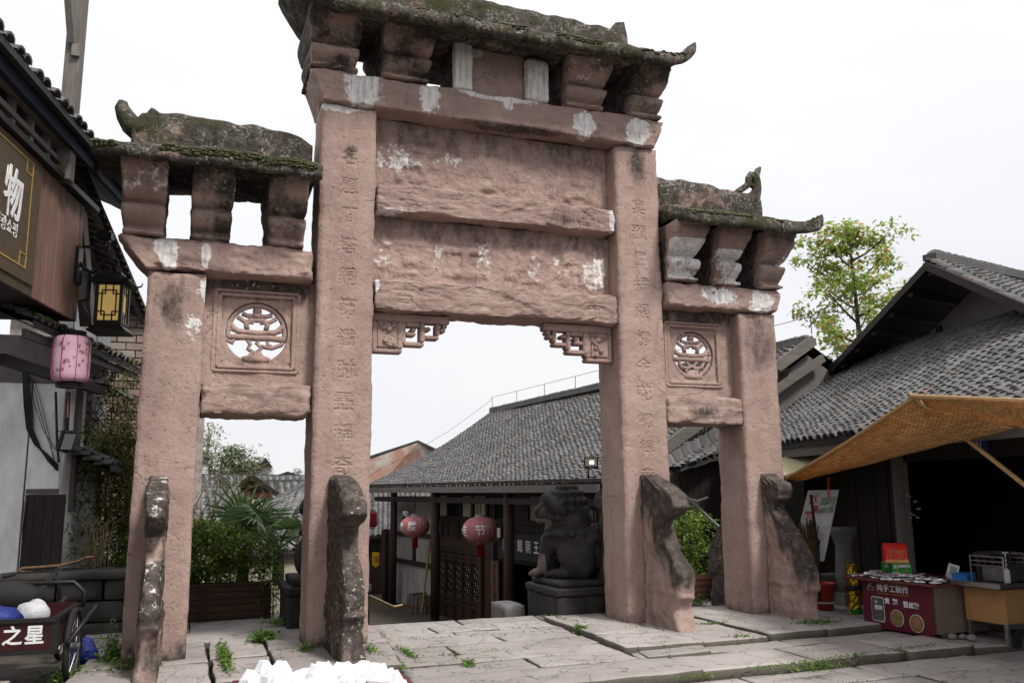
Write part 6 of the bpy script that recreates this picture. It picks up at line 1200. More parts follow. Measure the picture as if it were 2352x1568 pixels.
dp = thing('drain_pipe', 'thin black drain pipe running down beside the pink cloth lantern', 'pipe', PY(136, 1060, 2.6)); m = MB(); m.tube([PY(128, 900, 2.6), PY(131, 1010, 2.6), PY(135, 1062, 2.6)], .016, 6); m.build('pipe', 'iron_black', dp); m = MB(); m.tube([PY(157, 900, 2.62), PY(150, 1040, 2.62)], .03, 6); m.build('pipe', 'iron_black', dp)
fl = thing('flood_light', 'square black flood light on the wall beneath the pink cloth lantern', 'lamp', PY(152, 1020, 2.5)); p = PY(152, 1012, 2.5); rot = Matrix.Rotation(R(50), 3, 'Z') @ Matrix.Rotation(R(18), 3, 'X'); m = MB(); m.box(p, (.2, .06, .26), rot); m.build('case', 'iron_black', fl, bevel=.01); m = MB(); m.box(p+rot @ Vector((0, -.033, 0)), (.16, .006, .2), rot); m.build('lens', 'glass_pale', fl); m = MB(); m.tube([p+Vector((-.03, .05, .1)), p+Vector((-.12, .12, .13)), p+Vector((-.12, .14, -.1))], .012, 5); m.build('bracket', 'iron_black', fl)
# ---- brick house behind the bamboo
bh = thing('old_brick_house', 'old brown brick house wall behind the bamboo at the left', 'building', (-2.2, 6.2, 0))
m = MB(); m.span((-4, 6.03, -.5), (-1.0, 6.4, 4.60)); m.build('mortar_bed', 'mortar', bh)
bme = MB(); bme.box((0, 0, 0), (.275, .10, .112)); bme = bme.data('brick'); fin(bme, .006); bme.materials.append(M['brick'])
for r_ in range(29):
    z = 1.2+r_*.128
    if z > 4.58: break
    for k in range(5):
        x = -2.72+k*.29+(.145 if r_ % 2 else 0); o = bpy.data.objects.new('brick', bme); col.objects.link(o); o.parent = bh; o.location = Vector((x+random.uniform(-.006, .006), 6.0+random.uniform(-.006, .01), z))-Vector(bh.location)
m = MB(); m.bar((-4, 5.95, 4.68), (-1, 5.95, 4.60), .5, .08); m.build('coping', 'roof_tile', bh)
# ---- stone ledge (terrace edge) and garden behind it
lg = thing('stone_ledge', 'low stone retaining wall with a flat slab top behind the cargo tricycle', 'wall', (-3.5, 2.4, -.1))
for k, (x0, x1) in enumerate(((-6, -4.6), (-4.58, -3.3), (-3.28, -1.72))): rough_block(lin(x0, x1, .12), lin(2.28, 3.0, .12), lin(.60, .70, .05), .02, .008, 3, 300+k).build('top_slab', 'kerb_stone', lg, smooth=True)
for r_ in range(3):
    xs_ = [-6]
    while xs_[-1] < -1.75: xs_.append(min(-1.74, xs_[-1]+random.uniform(.4, .7)))
    for x0, x1 in zip(xs_, xs_[1:]):
        if x1-x0 > .06: rough_block(lin(x0+.008, x1-.008, .1), lin(2.33+random.uniform(0, .02), 2.6, .13), lin(-.15+r_*.25+.006, -.15+(r_+1)*.25-.006, .08), .02, .012, 3, 320+r_*9+int(x0*3)).build('stone', 'kerb_stone', lg, smooth=True)
m = MB(); m.span((-6, 2.62, -.1), (-1.8, 6.0, .58)); m.build('garden_soil', 'earth', lg)
# ---- pink cloth lantern, iron wall lantern, speaker
c = LW(-.18, .04, 3.06); pl = drum_lantern('pale pink cloth lantern printed with small characters hanging under the timber shop', c, .19, .50, 'lantern_pink', 'small cloth lanterns', cord=.30, flute=8)
rnd = random.Random(8); ca = cam_az(c)
for i in range(34):
    az = ca+rnd.uniform(-1.35, 1.35); z = rnd.uniform(-.17, .18); sz = rnd.choice((.026, .034, .04)); me = glyph_mesh(rnd.choice('福福福禄寿喜'), sz, bold=0)
    for v in me.vertices: a2 = az-v.co.x/.19; v.co = Vector((.193*math.sin(a2), .193*math.cos(a2), v.co.y+z))
    me.materials.clear(); me.materials.append(M['brown_ink']); o = bpy.data.objects.new('printed_character', me); col.objects.link(o); o.parent = pl
c = LW(.0, .36, 3.72); c = PY(258, 700, .92); wl = thing('wall_lantern', 'black iron wall lantern with glowing yellow panes on a scrolled bracket', 'lamp', c-Vector((0, 0, .33)), R(-12))
def wl_(m_, name, mat, **k): return m_.build(name, mat, wl, world=False, **k)
Hh = .33
m = MB(); m.box((0, 0, Hh), (.25, .25, .42)); gl_ = wl_(m, 'pane', 'lamp_glass')
m = MB()
for sx in (-1, 1):
    for sy in (-1, 1): m.box((sx*.128, sy*.128, Hh), (.035, .035, .46))
for z in (Hh-.215, Hh+.215):
    for sx in (-1, 1): m.box((sx*.128, 0, z), (.03, .25, .03)); m.box((0, sx*.128, z), (.25, .03, .03))
wl_(m, 'frame', 'iron_black')
m = MB()
for ax in (0, 1):
    for sg_ in (-1, 1):
        def seg(x0, z0, x1, z1):
            q0, q1 = ((x0, sg_*.131, Hh+z0), (x1, sg_*.131, Hh+z1)) if ax == 0 else ((sg_*.131, x0, Hh+z0), (sg_*.131, x1, Hh+z1)); m.bar(q0, q1, .013, .013)
        for s2 in (-1, 1):
            seg(s2*.075, -.14, s2*.075, .14); seg(-.075, s2*.14, .075, s2*.14); seg(s2*.04, .10*1, s2*.04, .2); seg(s2*.04, -.10, s2*.04, -.2); seg(s2*.04, .10, s2*.125, .10); seg(s2*.04, -.10, s2*.125, -.10)
wl_(m, 'fretwork', 'iron_black')
m = MB(); m.loft([[(sx*a2, sy*a2, z) for sx, sy in ((-1, -1), (1, -1), (1, 1), (-1, 1))] for a2, z in ((.20, Hh+.225), (.215, Hh+.245), (.20, Hh+.265), (.10, Hh+.33), (.10, Hh+.36), (.07, Hh+.37))]); m.sphere((0, 0, Hh+.40), .035, 8, 6)
for sx in (-1, 1):
    for sy in (-1, 1): m.tube([(sx*.2, sy*.2, Hh+.25), (sx*.235, sy*.235, Hh+.27), (sx*.245, sy*.245, Hh+.31)], [.012, .01, .005], 5)
wl_(m, 'roof', 'iron_black')
m = MB(); m.loft([[(sx*a2, sy*a2, z) for sx, sy in ((-1, -1), (1, -1), (1, 1), (-1, 1))] for a2, z in ((.13, Hh-.225), (.14, Hh-.25), (.20, Hh-.31), (.19, Hh-.33))]); wl_(m, 'base', 'iron_black')
loc0 = Vector(wl.location); rz_ = Matrix.Rotation(R(12), 3, 'Z')
def wl_w(p): return rz_ @ (Vector(p)-loc0)
pl0 = LW(-.12, .03, 4.15); pts = [pl0, pl0+Vector((.05, 0, -.06)), pl0+Vector((.14, .0, -.10)), c+Vector((-.12, 0, .52)), c+Vector((-.03, 0, .53)), c+Vector((.02, 0, .47)), c+Vector((0, 0, .40))]
m = MB(); m.tube([wl_w(p) for p in pts], .02, 8); m.sphere(wl_w(c+Vector((-.01, 0, .43))), .035, 8, 6); m.sphere(wl_w(c+Vector((.01, 0, .5))), .03, 8, 6); m.tube([wl_w(p) for p in (c+Vector((-.12, 0, .52)), c+Vector((-.16, 0, .47)), c+Vector((-.2, 0, .49)))], .014, 6); wl_(m, 'bracket', 'iron_black', smooth=True)
m = MB(); q0 = wl_w(LW(-.12, .015, 4.12)); m.box(q0, (.05, .14, .42), rz_ @ Matrix.Rotation(R(-12), 3, 'Z')); wl_(m, 'back_plate', 'iron_black')
fl = thing('flood_light', 'slim black flood light on the end of the timber shop beside the iron lantern', 'lamp', LW(.03, .06, 3.75)); p = LW(.05, .04, 3.93); rot = Matrix.Rotation(R(40), 3, 'Z'); m = MB(); m.box(p, (.05, .2, .34), rot); m.build('case', 'iron_black', fl, bevel=.008); m = MB(); m.box(p+rot @ Vector((.027, 0, 0)), (.004, .16, .3), rot); m.build('lens', 'glass_pale', fl); m = MB(); m.tube([p+Vector((0, 0, -.15)), p+Vector((.02, -.02, -.25)), p+Vector((.06, -.03, -.32))], .008, 5); m.build('cord', 'iron_black', fl)
sp = thing('horn_speaker', 'small black loudspeaker on an arm above the iron lantern', 'speaker', PY(240, 545, 1.1)); p = PY(242, 543, 1.1); m = MB(); m.box(p, (.16, .14, .13), Matrix.Rotation(R(-15), 3, 'Z'), 1); m.build('case', 'iron_black', sp, bevel=.025, seg=2); m = MB(); m.tube([p+Vector((.01, -.072, 0)), p+Vector((.012, -.08, 0))], .035, 12); m.build('cone', 'rubber', sp); m = MB(); m.tube([p+Vector((0, 0, -.06)), p+Vector((0, 0, -.13)), p+Vector((-.1, -.05, -.14)), LW(.0, .0, 4.36)], .014, 6); m.bar(LW(0, .02, 4.37), LW(.0, .3, 4.36), .02, .03); m.build('arm', 'iron_black', sp)
# ================================================================== CARGO TRICYCLE
tr = thing('cargo_tricycle', 'dark red cargo tricycle with white characters on its tailboard at the far left', 'tricycle', PZ(150, 1505, -.05), R(-4)); tr.location = (-2.75, -.08, -.10)
def T(m_, name, mat, parent=None, **k): return m_.build(name, mat, parent or tr, world=False, **k)
# local frame: x right, y away from the viewer (towards the front wheel)
m = MB(); m.box((0, 0, .37), (1.0, 1.0, .03)); T(m, 'cargo_floor', 'iron_black')
m = MB(); m.box((0, -.51, .50), (1.02, .03, .28)); tb = T(m, 'tailboard', 'red_paint', bevel=.006)
for z in (.365, .635): m = MB(); m.box((0, -.53, z), (1.06, .035, .035)); T(m, 'tailboard_rail', 'iron_black', tb)
for i, c in enumerate('顺丰之星'): o = text_obj('character', c, .17, 'white_ink', (-.11+i*.175-.06, -.528, .50), (1, 0, 0), (0, 0, 1), None, .002, .95, .004); o.parent = tb
m = MB(); m.sphere((.065-.06-.02, -.528, .53), .055, 9, 6, (.8, .06, 1)); m.sphere((.02-.04, -.528, .50), .05, 9, 6, (1, .06, .7)); T(m, 'paint_blot', 'white_ink', tb)
for sx in (-1, 1): m = MB(); m.box((sx*.51, 0, .50), (.03, 1.0, .26)); T(m, 'side_board', 'red_paint', bevel=.006); m = MB(); m.box((sx*.515, 0, .64), (.06, 1.05, .035)); T(m, 'side_rail', 'iron_black')
m = MB(); m.box((0, .5, .52), (1.0, .03, .3)); T(m, 'front_board', 'red_paint')
m = MB(); m.box((.515, -.5, .5), (.05, .06, .32)); T(m, 'corner_post', 'iron_black'); m = MB(); m.box((-.515, -.5, .5), (.05, .06, .32)); T(m, 'corner_post', 'iron_black')
def wheel(x, y, r_):
    h = bpy.data.objects.new('wheel', None); col.objects.link(h); h.parent = tr; h.location = (x, y, r_)
    m_ = MB(); pts = [(0, r_*.93*math.cos(2*math.pi*k/32), r_*.93*math.sin(2*math.pi*k/32)) for k in range(33)]; m_.tube(pts, r_*.085, 8, False); m_.build('tyre', 'rubber', h, world=False, smooth=True)
    m_ = MB(); m_.tube([(0, a2[1]*.9, a2[2]*.9) for a2 in pts], r_*.035, 6, False)
    for k in range(24): t2 = 2*math.pi*k/24; m_.tube([((-1)**k*.03, .04*math.cos(t2+1.2), .04*math.sin(t2+1.2)), (0, r_*.85*math.cos(t2), r_*.85*math.sin(t2))], .003, 4, False)
    m_.build('rim', 'steel', h, world=False); m_ = MB(); m_.tube([(-.06, 0, 0), (.06, 0, 0)], .03, 10); m_.build('hub', 'steel', h, world=False)
wheel(.60, -.12, .34); wheel(-.60, -.12, .34); wheel(.25, 1.25, .32)
m = MB(); m.tube([(.25, 1.25, .32), (.22, 1.15, .7), (.2, 1.1, .98)], .022, 8); m.tube([(.2, 1.1, .95), (0, .6, .55), (0, .45, .45)], .025, 8); T(m, 'frame_tube', 'iron_black', smooth=True)
m = MB(); m.tube([(-.18, .95, .92), (-.12, 1.0, .97), (.05, 1.08, .97), (.22, 1.1, .98), (.4, 1.12, 1.02), (.48, 1.0, 1.06), (.55, .92, 1.07)], .016, 8); T(m, 'handlebar', 'reed', smooth=True); m = MB(); m.tube([(-.18, .95, .92), (-.26, .88, .90)], .022, 8); T(m, 'grip', 'rubber')
m = MB(); m.tube([(.62, -.5, .42), (.74, -.2, .62), (.74, .1, .66), (.66, .35, .5)], .022, 8); T(m, 'mudguard', 'iron_black', smooth=True)
m = MB(); m.tube([(-.2, .55, .62), (-.2, .6, .85), (.45, .6, .85), (.55, .6, .75), (.55, .58, .6)], .022, 8); T(m, 'seat_rail', 'iron_black', smooth=True)
m = MB(); m.sphere((-.12, .62, .72), .32, 16, 10, (1, .5, .5)); T(m, 'saddle_cover', 'rubber', smooth=True)
def soft(label, name, cat, c, r_, sc, mat, seed, amp=.25):
    t = thing(name, label, cat, c); m_ = MB(); m_.sphere((0, 0, 0), r_, 22, 14, sc)
    for v in m_.v:
        n_ = noise.noise((v.x*6+seed, v.y*6, v.z*6))+.5*noise.noise((v.x*14+seed, v.y*14, v.z*14)); v *= 1+amp*n_; v.z = max(v.z, -r_*sc[2]*.45)
    m_.build('bundle', mat, t, world=False, smooth=True); m_ = MB(); m_.tube([(r_*sc[0]*.2*math.cos(a2), r_*sc[1]*1.0*math.cos(a2), r_*sc[2]*1.0*math.sin(a2)) for a2 in np.arange(-.6, 3.8, .3)], .008, 5); m_.build('tie', 'grey_ink', t, world=False); return t
tl_ = Vector(tr.location)
soft('white plastic sack bulging in the cargo tricycle', 'white_sack', 'sack', tl_+Vector((.24, -.2, .66)), .15, (.95, .8, .75), 'white_sack', 3, .3)
t = soft('rolled blue tarpaulin lying in the cargo tricycle', 'blue_tarpaulin', 'tarpaulin', tl_+Vector((-.2, -.3, .64)), .30, (1.1, .55, .40), 'blue_tarp', 8, .45)
soft('blue tarpaulin bundle on the ground behind the tricycle wheel', 'blue_bundle', 'tarpaulin', tl_+Vector((.60, .6, .12)), .2, (.8, .6, .8), 'blue_tarp', 15, .5)
# ================================================================== SUGAR PIECES ON A TABLE AT THE BOTTOM EDGE
tb = thing('display_table', 'dark red table edge carrying the heap of white sugar pieces', 'table', (-.58, -5.1, -.09))
m = MB(); m.box((0, 0, .73), (.95, .62, .03)); m.build('table_top', 'table_red', tb, world=False, bevel=.006)
for sx in (-1, 1):
    for sy in (-1, 1): m = MB(); m.box((sx*.42, sy*.26, .36), (.05, .05, .72)); m.build('leg', 'table_red', tb, world=False)
tray = thing('tray', 'dark red tray under the white sugar pieces', 'tray', (-.58, -5.1, .655), 0); m = MB(); m.box((0, 0, .01), (.80, .5, .02)); m.build('base', 'banner_red', tray, world=False)
for x, y, sx, sy in ((0, .25, .82, .02), (0, -.25, .82, .02), (.4, 0, .02, .5), (-.4, 0, .02, .5)): m = MB(); m.box((x, y, .035), (sx, sy, .05)); m.build('rim', 'banner_red', tray, world=False)
ORD = 'first second third fourth fifth sixth seventh eighth ninth tenth eleventh twelfth thirteenth fourteenth fifteenth sixteenth seventeenth eighteenth nineteenth twentieth twenty-first'.split(); rnd = random.Random(21)
tops = [(569, 1556), (580, 1545), (598, 1537), (606, 1523), (624, 1534), (646, 1522), (664, 1542), (690, 1540), (705, 1538), (728, 1530), (741, 1526), (760, 1540), (776, 1530), (796, 1530), (812, 1534), (836, 1524), (858, 1530), (874, 1526), (892, 1532), (906, 1546), (922, 1560), (640, 1552), (680, 1556), (720, 1552), (760, 1556), (800, 1548), (830, 1556), (870, 1548)]
for i, (u, v) in enumerate(tops):
    p = PD(u, v+24, 4.2+(.0 if i < 21 else -.12)+rnd.uniform(-.03, .06)); m = MB(); n_ = rnd.randint(5, 7); r_ = rnd.uniform(.042, .065); rings = []; tw = rnd.uniform(0, 3)
    for z, s2 in ((-1.4, .75), (-.5, 1.05), (.35, .95), (.95, .45)):
        rings.append([Vector((r_*s2*math.cos(2*math.pi*k/n_+tw)*rnd.uniform(.75, 1.2), r_*s2*math.sin(2*math.pi*k/n_+tw)*rnd.uniform(.75, 1.2), r_*z+rnd.uniform(-.012, .012))) for k in range(n_)])
    m.loft(rings); o = m.build('sugar_piece', 'sugar', None, world=False); o.location = p; tag(o, 'white sugar piece, %s from the left %s' % (ORD[i if i < 21 else i-21], 'along the top of the heap' if i < 21 else 'in the front row of the heap'), 'sweet', 'white sugar pieces heaped on the tray')
m = MB()
rings = [[Vector((.36*math.cos(2*math.pi*k/20)*s2*(1+.1*math.sin(k*3.3)), .2*math.sin(2*math.pi*k/20)*s2, z)) for k in range(20)] for s2, z in ((1, 0), (.95, .03), (.75, .055), (.4, .065), (.1, .07))]
m.loft(rings); o = m.build('sugar_crumbs', 'sugar', None, world=False, kind='stuff'); o.location = (-.58, -5.1, .68); tag(o, 'bed of white sugar crumbs under the chunks on the tray', 'sugar')
# ================================================================== STONE LIONS
def lion_mesh():
    m_ = MB(); S = m_.sphere
    S((-.20, .13, .22), .24, 16, 12, (1, .75, 1.05)); S((-.20, -.13, .22), .24, 16, 12, (1, .75, 1.05)); S((-.14, 0, .38), .28, 16, 12, (1, .9, 1.1)); S((.0, 0, .48), .26, 16, 12, (.95, .95, 1.1)); S((.10, 0, .58), .22, 14, 10, (.95, 1, 1.1))
    S((.14, 0, .88), .235, 16, 12, (1, .95, .95)); S((.34, 0, .80), .13, 12, 10, (1, 1.15, .9)); S((.36, 0, .70), .10, 10, 8, (1, 1.2, .6)); S((.43, 0, .84), .05, 8, 6, (.9, 1.4, .8)); S((.02, 0, .86), .26, 16, 12, (.95, 1.02, 1)); S((-.08, 0, .68), .235, 16, 12, (1, 1.0, 1.05))
    for s in (-1, 1):
        S((.28, s*.1, .95), .06, 8, 6); S((.04, s*.285, .90), .17, 12, 8, (1.3, .40, .5), Matrix.Rotation(R(-32), 3, 'Y')); S((.22, s*.19, .76), .09, 10, 8, (1, .7, 1))
        m_.tube([(.12, s*.15, .55), (.22, s*.16, .34), (.27, s*.15, .14), (.29, s*.15, .05)], [.12, .10, .085, .08], 12); S((.35, s*.15, .055), .085, 10, 8, (1.35, 1, .7))
        for k in range(3): S((.44, s*.15+(k-1)*.05, .04), .033, 7, 5)
        S((.0, s*.23, .06), .10, 10, 8, (1.8, .8, .65)); S((.16, s*.24, .045), .05, 8, 6, (1.3, 1, .8)); S((-.12, s*.25, .3), .15, 12, 8, (1, .45, 1.1))
    rnd = random.Random(3)
    for i in range(7):       # rows of curls over mane and neck
        for k in range(11):
            th = R(-105+210*k/10); el = R(62-22*i); rr = .275; x, y, z = -math.cos(th)*math.cos(el)*rr, math.sin(th)*math.cos(el)*rr*1.02, math.sin(el)*rr
            c_ = Vector((.03, 0, .86))+Vector((x, y, z)); 
            if c_.z < .60: c_ += Vector((-.06, 0, 0))
            if c_.x > .2: continue
            S(c_, .047, 7, 5, (1, 1, .9))
    for k in range(8): th = R(180+ (k-3.5)*26); S((-.08+.26*math.cos(th), .26*math.sin(th), .52+.02*(k % 2)), .05, 7, 5)
    m_.tube([(-.40, 0, .12), (-.42, 0, .3), (-.40, 0, .46)], [.06, .055, .05], 9)
    for a2, b2, c2, r2 in ((-.41, 0, .52, .10), (-.37, .08, .46, .075), (-.37, -.08, .46, .075), (-.42, .05, .58, .06), (-.42, -.05, .58, .06), (-.40, 0, .62, .06)): S((a2, b2, c2), r2, 9, 7)
    m_.tube([(.06+.27*math.cos(t), .27*math.sin(t), .54+.08*math.cos(t)*-1) for t in np.arange(0, 6.4, .35)], .035, 7, False)
    me = m_.data('lion'); o = bpy.data.objects.new('tmp', me); col.objects.link(o); md = o.modifiers.new('r', 'REMESH'); md.mode = 'VOXEL'; md.voxel_size = .0165; md2 = o.modifiers.new('s', 'SMOOTH'); md2.factor = .5; md2.iterations = 5
    dg = bpy.context.evaluated_depsgraph_get(); dg.update(); r = bpy.data.meshes.new_from_object(o.evaluated_get(dg)); bpy.data.objects.remove(o)
    at = r.attributes.new('stain', 'FLOAT_COLOR', 'POINT'); cl = np.zeros((len(r.vertices), 4), np.float32)
    for v in r.vertices: cl[v.index, 0] = max(0, min(1, (1.1 if (v.co.x > .12 and .40 < v.co.z < .72) or (v.co.x > .2 and v.co.z < .3) else .0)*(.55+1.2*noise.noise(v.co*5))))
    at.data.foreach_set('color', cl.ravel()); r.shade_smooth(); r.materials.append(M['dark_stone']); return r
LION = lion_mesh()
def lion(label, c, rz, sc_, ped, plabel):
    t = thing('stone_lion', label, 'statue', c, rz, 'carved lions behind the gateway'); o = bpy.data.objects.new('lion_body', LION); col.objects.link(o); o.parent = t; o.scale = (sc_,)*3
    x0, x1, y0, y1, zb, z1, z2 = ped
    p = thing('lion_pedestal', plabel, 'pedestal', ((x0+x1)/2, (y0+y1)/2, zb))
    rough_block(lin(x0, x1, .05), lin(y0, y1, .05), lin(zb, z1-.1, .05), .015, .006, 4, 411).build('die', 'dark_stone', p, smooth=True); rough_block(lin(x0-.025, x1+.025, .05), lin(y0-.025, y1+.025, .05), lin(z1-.10, z1, .025), .02, .006, 4, 412).build('cornice', 'dark_stone', p, smooth=True)
    rough_block(lin(x0+.05, x1-.05, .05), lin(y0+.05, y1-.05, .05), lin(z1, z2, .04), .012, .004, 4, 413).build('plinth', 'dark_stone', p, smooth=True)
lion('dark carved stone lion looking away, between the middle opening and the inner right pillar', (3.68, 1.55, .45), R(128), 1.08, (3.25, 4.3, .97, 2.0, -.4, .37, .455), 'square stone pedestal under the carved lion seen in the middle opening')
lion('dark carved stone lion mostly hidden behind the inner left pillar', (.50, 2.25, .56), R(60), 1.0, (.0, 1.0, 1.75, 2.75, -.2, .46, .56), 'square stone pedestal half hidden behind the inner left pillar')
t = thing('stone_step', 'pale stone block lying left of the lion pedestal', 'block', PZ(1185, 1412, -.1)); m = MB(); rough_block(lin(2.92, 3.22, .06), lin(2.0, 2.6, .06), lin(-.9, .06, .07), .02, .008, 3, 420).build('block', 'pale_stone', t, smooth=True)
# ================================================================== PLANTS
def leaf_cloud(name, mat, parent, pts, size, seed, shape='leaf', droop=.3, kind=None):
    """one small folded leaf per point"""
    rnd = random.Random(seed); n = len(pts); V_ = []; F_ = []; base = origin(parent) if parent else Vector((0, 0, 0))
    for p in pts:
        L = size*rnd.uniform(.7, 1.3); W_ = L*(.5 if shape == 'leaf' else .13); th = rnd.uniform(0, 6.283); dz = rnd.uniform(-.9, .5)-droop
        d = Vector((math.cos(th), math.sin(th), dz)).normalized(); s_ = d.cross(Vector((0, 0, 1)))
        s_ = s_.normalized() if s_.length > .05 else Vector((1, 0, 0)); up_ = s_.cross(d); q = Vector(p)-base; b = len(V_); r2 = rnd.uniform(-.5, .5); s_ = (s_+up_*r2).normalized()
        V_ += [q, q+d*L*.45+s_*W_*.5+up_*L*.06, q+d*L, q+d*L*.45-s_*W_*.5+up_*L*.06]; F_ += [(b, b+1, b+2), (b, b+2, b+3)]
    me = bpy.data.meshes.new(name); me.from_pydata([tuple(v) for v in V_], [], F_); me.materials.append(M[mat]); o = bpy.data.objects.new(name, me); col.objects.link(o); o.parent = parent
    if kind: o['kind'] = kind
    return o
# tree behind the right-hand roofs
tr_ = thing('leafy_tree', 'light green leafy tree with some orange leaves behind the right-hand roofs', 'tree', (14.6, 7.7, -.3)); rnd = random.Random(17)
base = Vector((14.55, 7.7, -.3)); m = MB(); tips = []
def branch(p, d, L, r_, lv):
    pts = [p]; q = p.copy(); dd = d.copy()
    for k in range(4): dd = (dd+Vector((rnd.uniform(-.22, .22), rnd.uniform(-.22, .22), rnd.uniform(-.05, .16)))).normalized(); q = q+dd*L/4; pts.append(q.copy())
    m.tube(pts, [r_*(1-.18*k) for k in range(5)], 6 if lv < 2 else 4, False)
    if lv >= 3: tips.append(pts[-1]); tips.append(pts[2]); tips.append(pts[3]); return
    for k in range(3 if lv else 7):
        th = rnd.uniform(0, 6.283); sp_ = rnd.uniform(.5, 1.0); nd = (dd*.75+Vector((math.cos(th)*sp_, math.sin(th)*sp_, rnd.uniform(-.1, .5)))).normalized(); branch(pts[rnd.choice((2, 3, 4)) if lv else rnd.choice((1, 2, 3, 4))], nd, L*(.62 if lv else .36)*rnd.uniform(.75, 1.15), r_*.5, lv+1)
lead = [base+Vector((.12*math.sin(k*1.1), .1*math.cos(k*.9), 8.3*k/10)) for k in range(11)]; m.tube(lead, [.15*(1-.085*k) for k in range(11)], 7, False)
for k in range(30):
    f = 3.6+6.2*(k/29); i_ = min(9, int(f)); p = lead[i_].lerp(lead[i_+1], f-i_); th = k*2.4+rnd.uniform(-.4, .4); L_ = interp(f, [(3.6, 1.4), (5, 2.4), (6.5, 2.1), (8, 1.5), (9.8, .6)])*rnd.uniform(.65, 1.1); d0 = Vector((math.cos(th), math.sin(th), rnd.uniform(.25, .6))).normalized()
    pts = [p, p+d0*L_*.4, p+d0*L_*.75+Vector((0, 0, .08)), p+d0*L_+Vector((0, 0, .2))]; m.tube(pts, [.035, .026, .017, .008], 5, False)
    for q in range(9):
        g = rnd.uniform(.3, 1)*2.98; gi = int(g); b_ = pts[gi].lerp(pts[gi+1], g-gi); e_ = b_+Vector((rnd.gauss(0, .26), rnd.gauss(0, .26), rnd.uniform(-.05, .3))); m.tube([b_, e_], .007, 3, False); tips.append(e_)
    tips.append(pts[-1])
m.build('trunk', 'bark', tr_, smooth=True); lf_ = []
for p in tips:
    for k in range(26): lf_.append(p+Vector((rnd.gauss(0, .13), rnd.gauss(0, .13), rnd.gauss(-.02, .09))))
leaf_cloud('crown', 'leaf_tree', tr_, lf_, .155, 5)
# planter and its bush
pn = thing('wooden_planter', 'red brown slatted wooden planter box behind the left opening', 'planter', (-1.2, 3.1, -.05)); 
def pz(x0, x1, y0, y1): pass
for r_ in range(5): m = MB(); m.span((-2.2, 2.86+random.uniform(-.004, .004), -.0+r_*.084), (-.14, 2.89, .076+r_*.084)); m.build('slat', 'red_timber_x', pn); m = MB(); m.span((-.13, 2.9, -.0+r_*.084), (-.10, 3.45, .076+r_*.084)); m.build('slat', 'red_timber_y', pn)
for x in (-2.2, -1.02, -.19): m = MB(); m.span((x, 2.83, -.05), (x+.09, 2.862, .42)); m.build('post', 'red_timber', pn)
m = MB(); m.span((-2.25, 2.82, .42), (-.08, 2.94, .445)); m.build('top_rail', 'red_timber_x', pn); m = MB(); m.span((-2.2, 2.9, -.05), (-.13, 3.45, .36)); m.build('soil', 'earth', pn)
def bush(label, name, c, r_, n, mat, seed, size, cat='bush', stems=12, parent_z=None):
    t = thing(name, label, cat, c); rnd = random.Random(seed); pts = []
    while len(pts) < n:
        p = Vector((rnd.uniform(-1, 1), rnd.uniform(-1, 1), rnd.uniform(-1, 1))); d = p.length
        if d > 1 or d < .35: continue
        if noise.noise(p*2.6+Vector((seed, 0, 0))) < -.12 and d > .55: continue
        sc2 = 1+.22*noise.noise(p.normalized()*2+Vector((0, seed, 0))); pts.append(Vector(c)+Vector((p.x*r_[0]*sc2, p.y*r_[1]*sc2, r_[2]+p.z*r_[2]*sc2)))
    leaf_cloud('crown', mat, t, pts, size, seed); m_ = MB()
    for k in range(stems): th = rnd.uniform(0, 6.28); e_ = Vector(c)+Vector((r_[0]*.7*math.cos(th)*rnd.random(), r_[1]*.7*math.sin(th), r_[2]*rnd.uniform(1, 1.7))); m_.tube([Vector(c)+Vector((r_[0]*.3*math.cos(th), r_[1]*.3*math.sin(th), 0)), (Vector(c)+e_)/2+Vector((rnd.uniform(-.1, .1), 0, 0)), e_], [.012, .008, .004], 4)
    m_.build('stems', 'bark', t); return t
bush('dense glossy green shrub spilling over the wooden planter', 'planter_shrub', (-1.05, 3.2, .30), (1.05, .55, .50), 11000, 'leaf_bush', 3, .062, 'shrub', 20)
bush('trailing green shrub hanging over the right end of the wooden planter', 'trailing_shrub', (-.12, 2.98, -.02), (.24, .24, .40), 900, 'leaf_bush', 9, .055, 'shrub', 6)
bush('green shrub in the shade between the two right-hand pillars', 'shaded_shrub', (6.05, 2.35, .18), (.55, .4, .62), 2600, 'leaf_bush', 12, .065, 'shrub', 10)
p2 = thing('wooden_planter', 'dark slatted planter under the shrub between the right-hand pillars', 'planter', (6.0, 2.3, -.05))
for r_ in range(4): m = MB(); m.span((5.45, 2.0, -.0+r_*.09), (6.7, 2.03, .08+r_*.09)); m.build('slat', 'red_timber_x', p2)
m = MB(); m.span((5.48, 2.04, -.05), (6.68, 2.7, .3)); m.build('soil', 'earth', p2); m = MB(); m.span((5.4, 1.98, -.05), (5.48, 2.06, .4)); m.build('post', 'red_timber', p2)
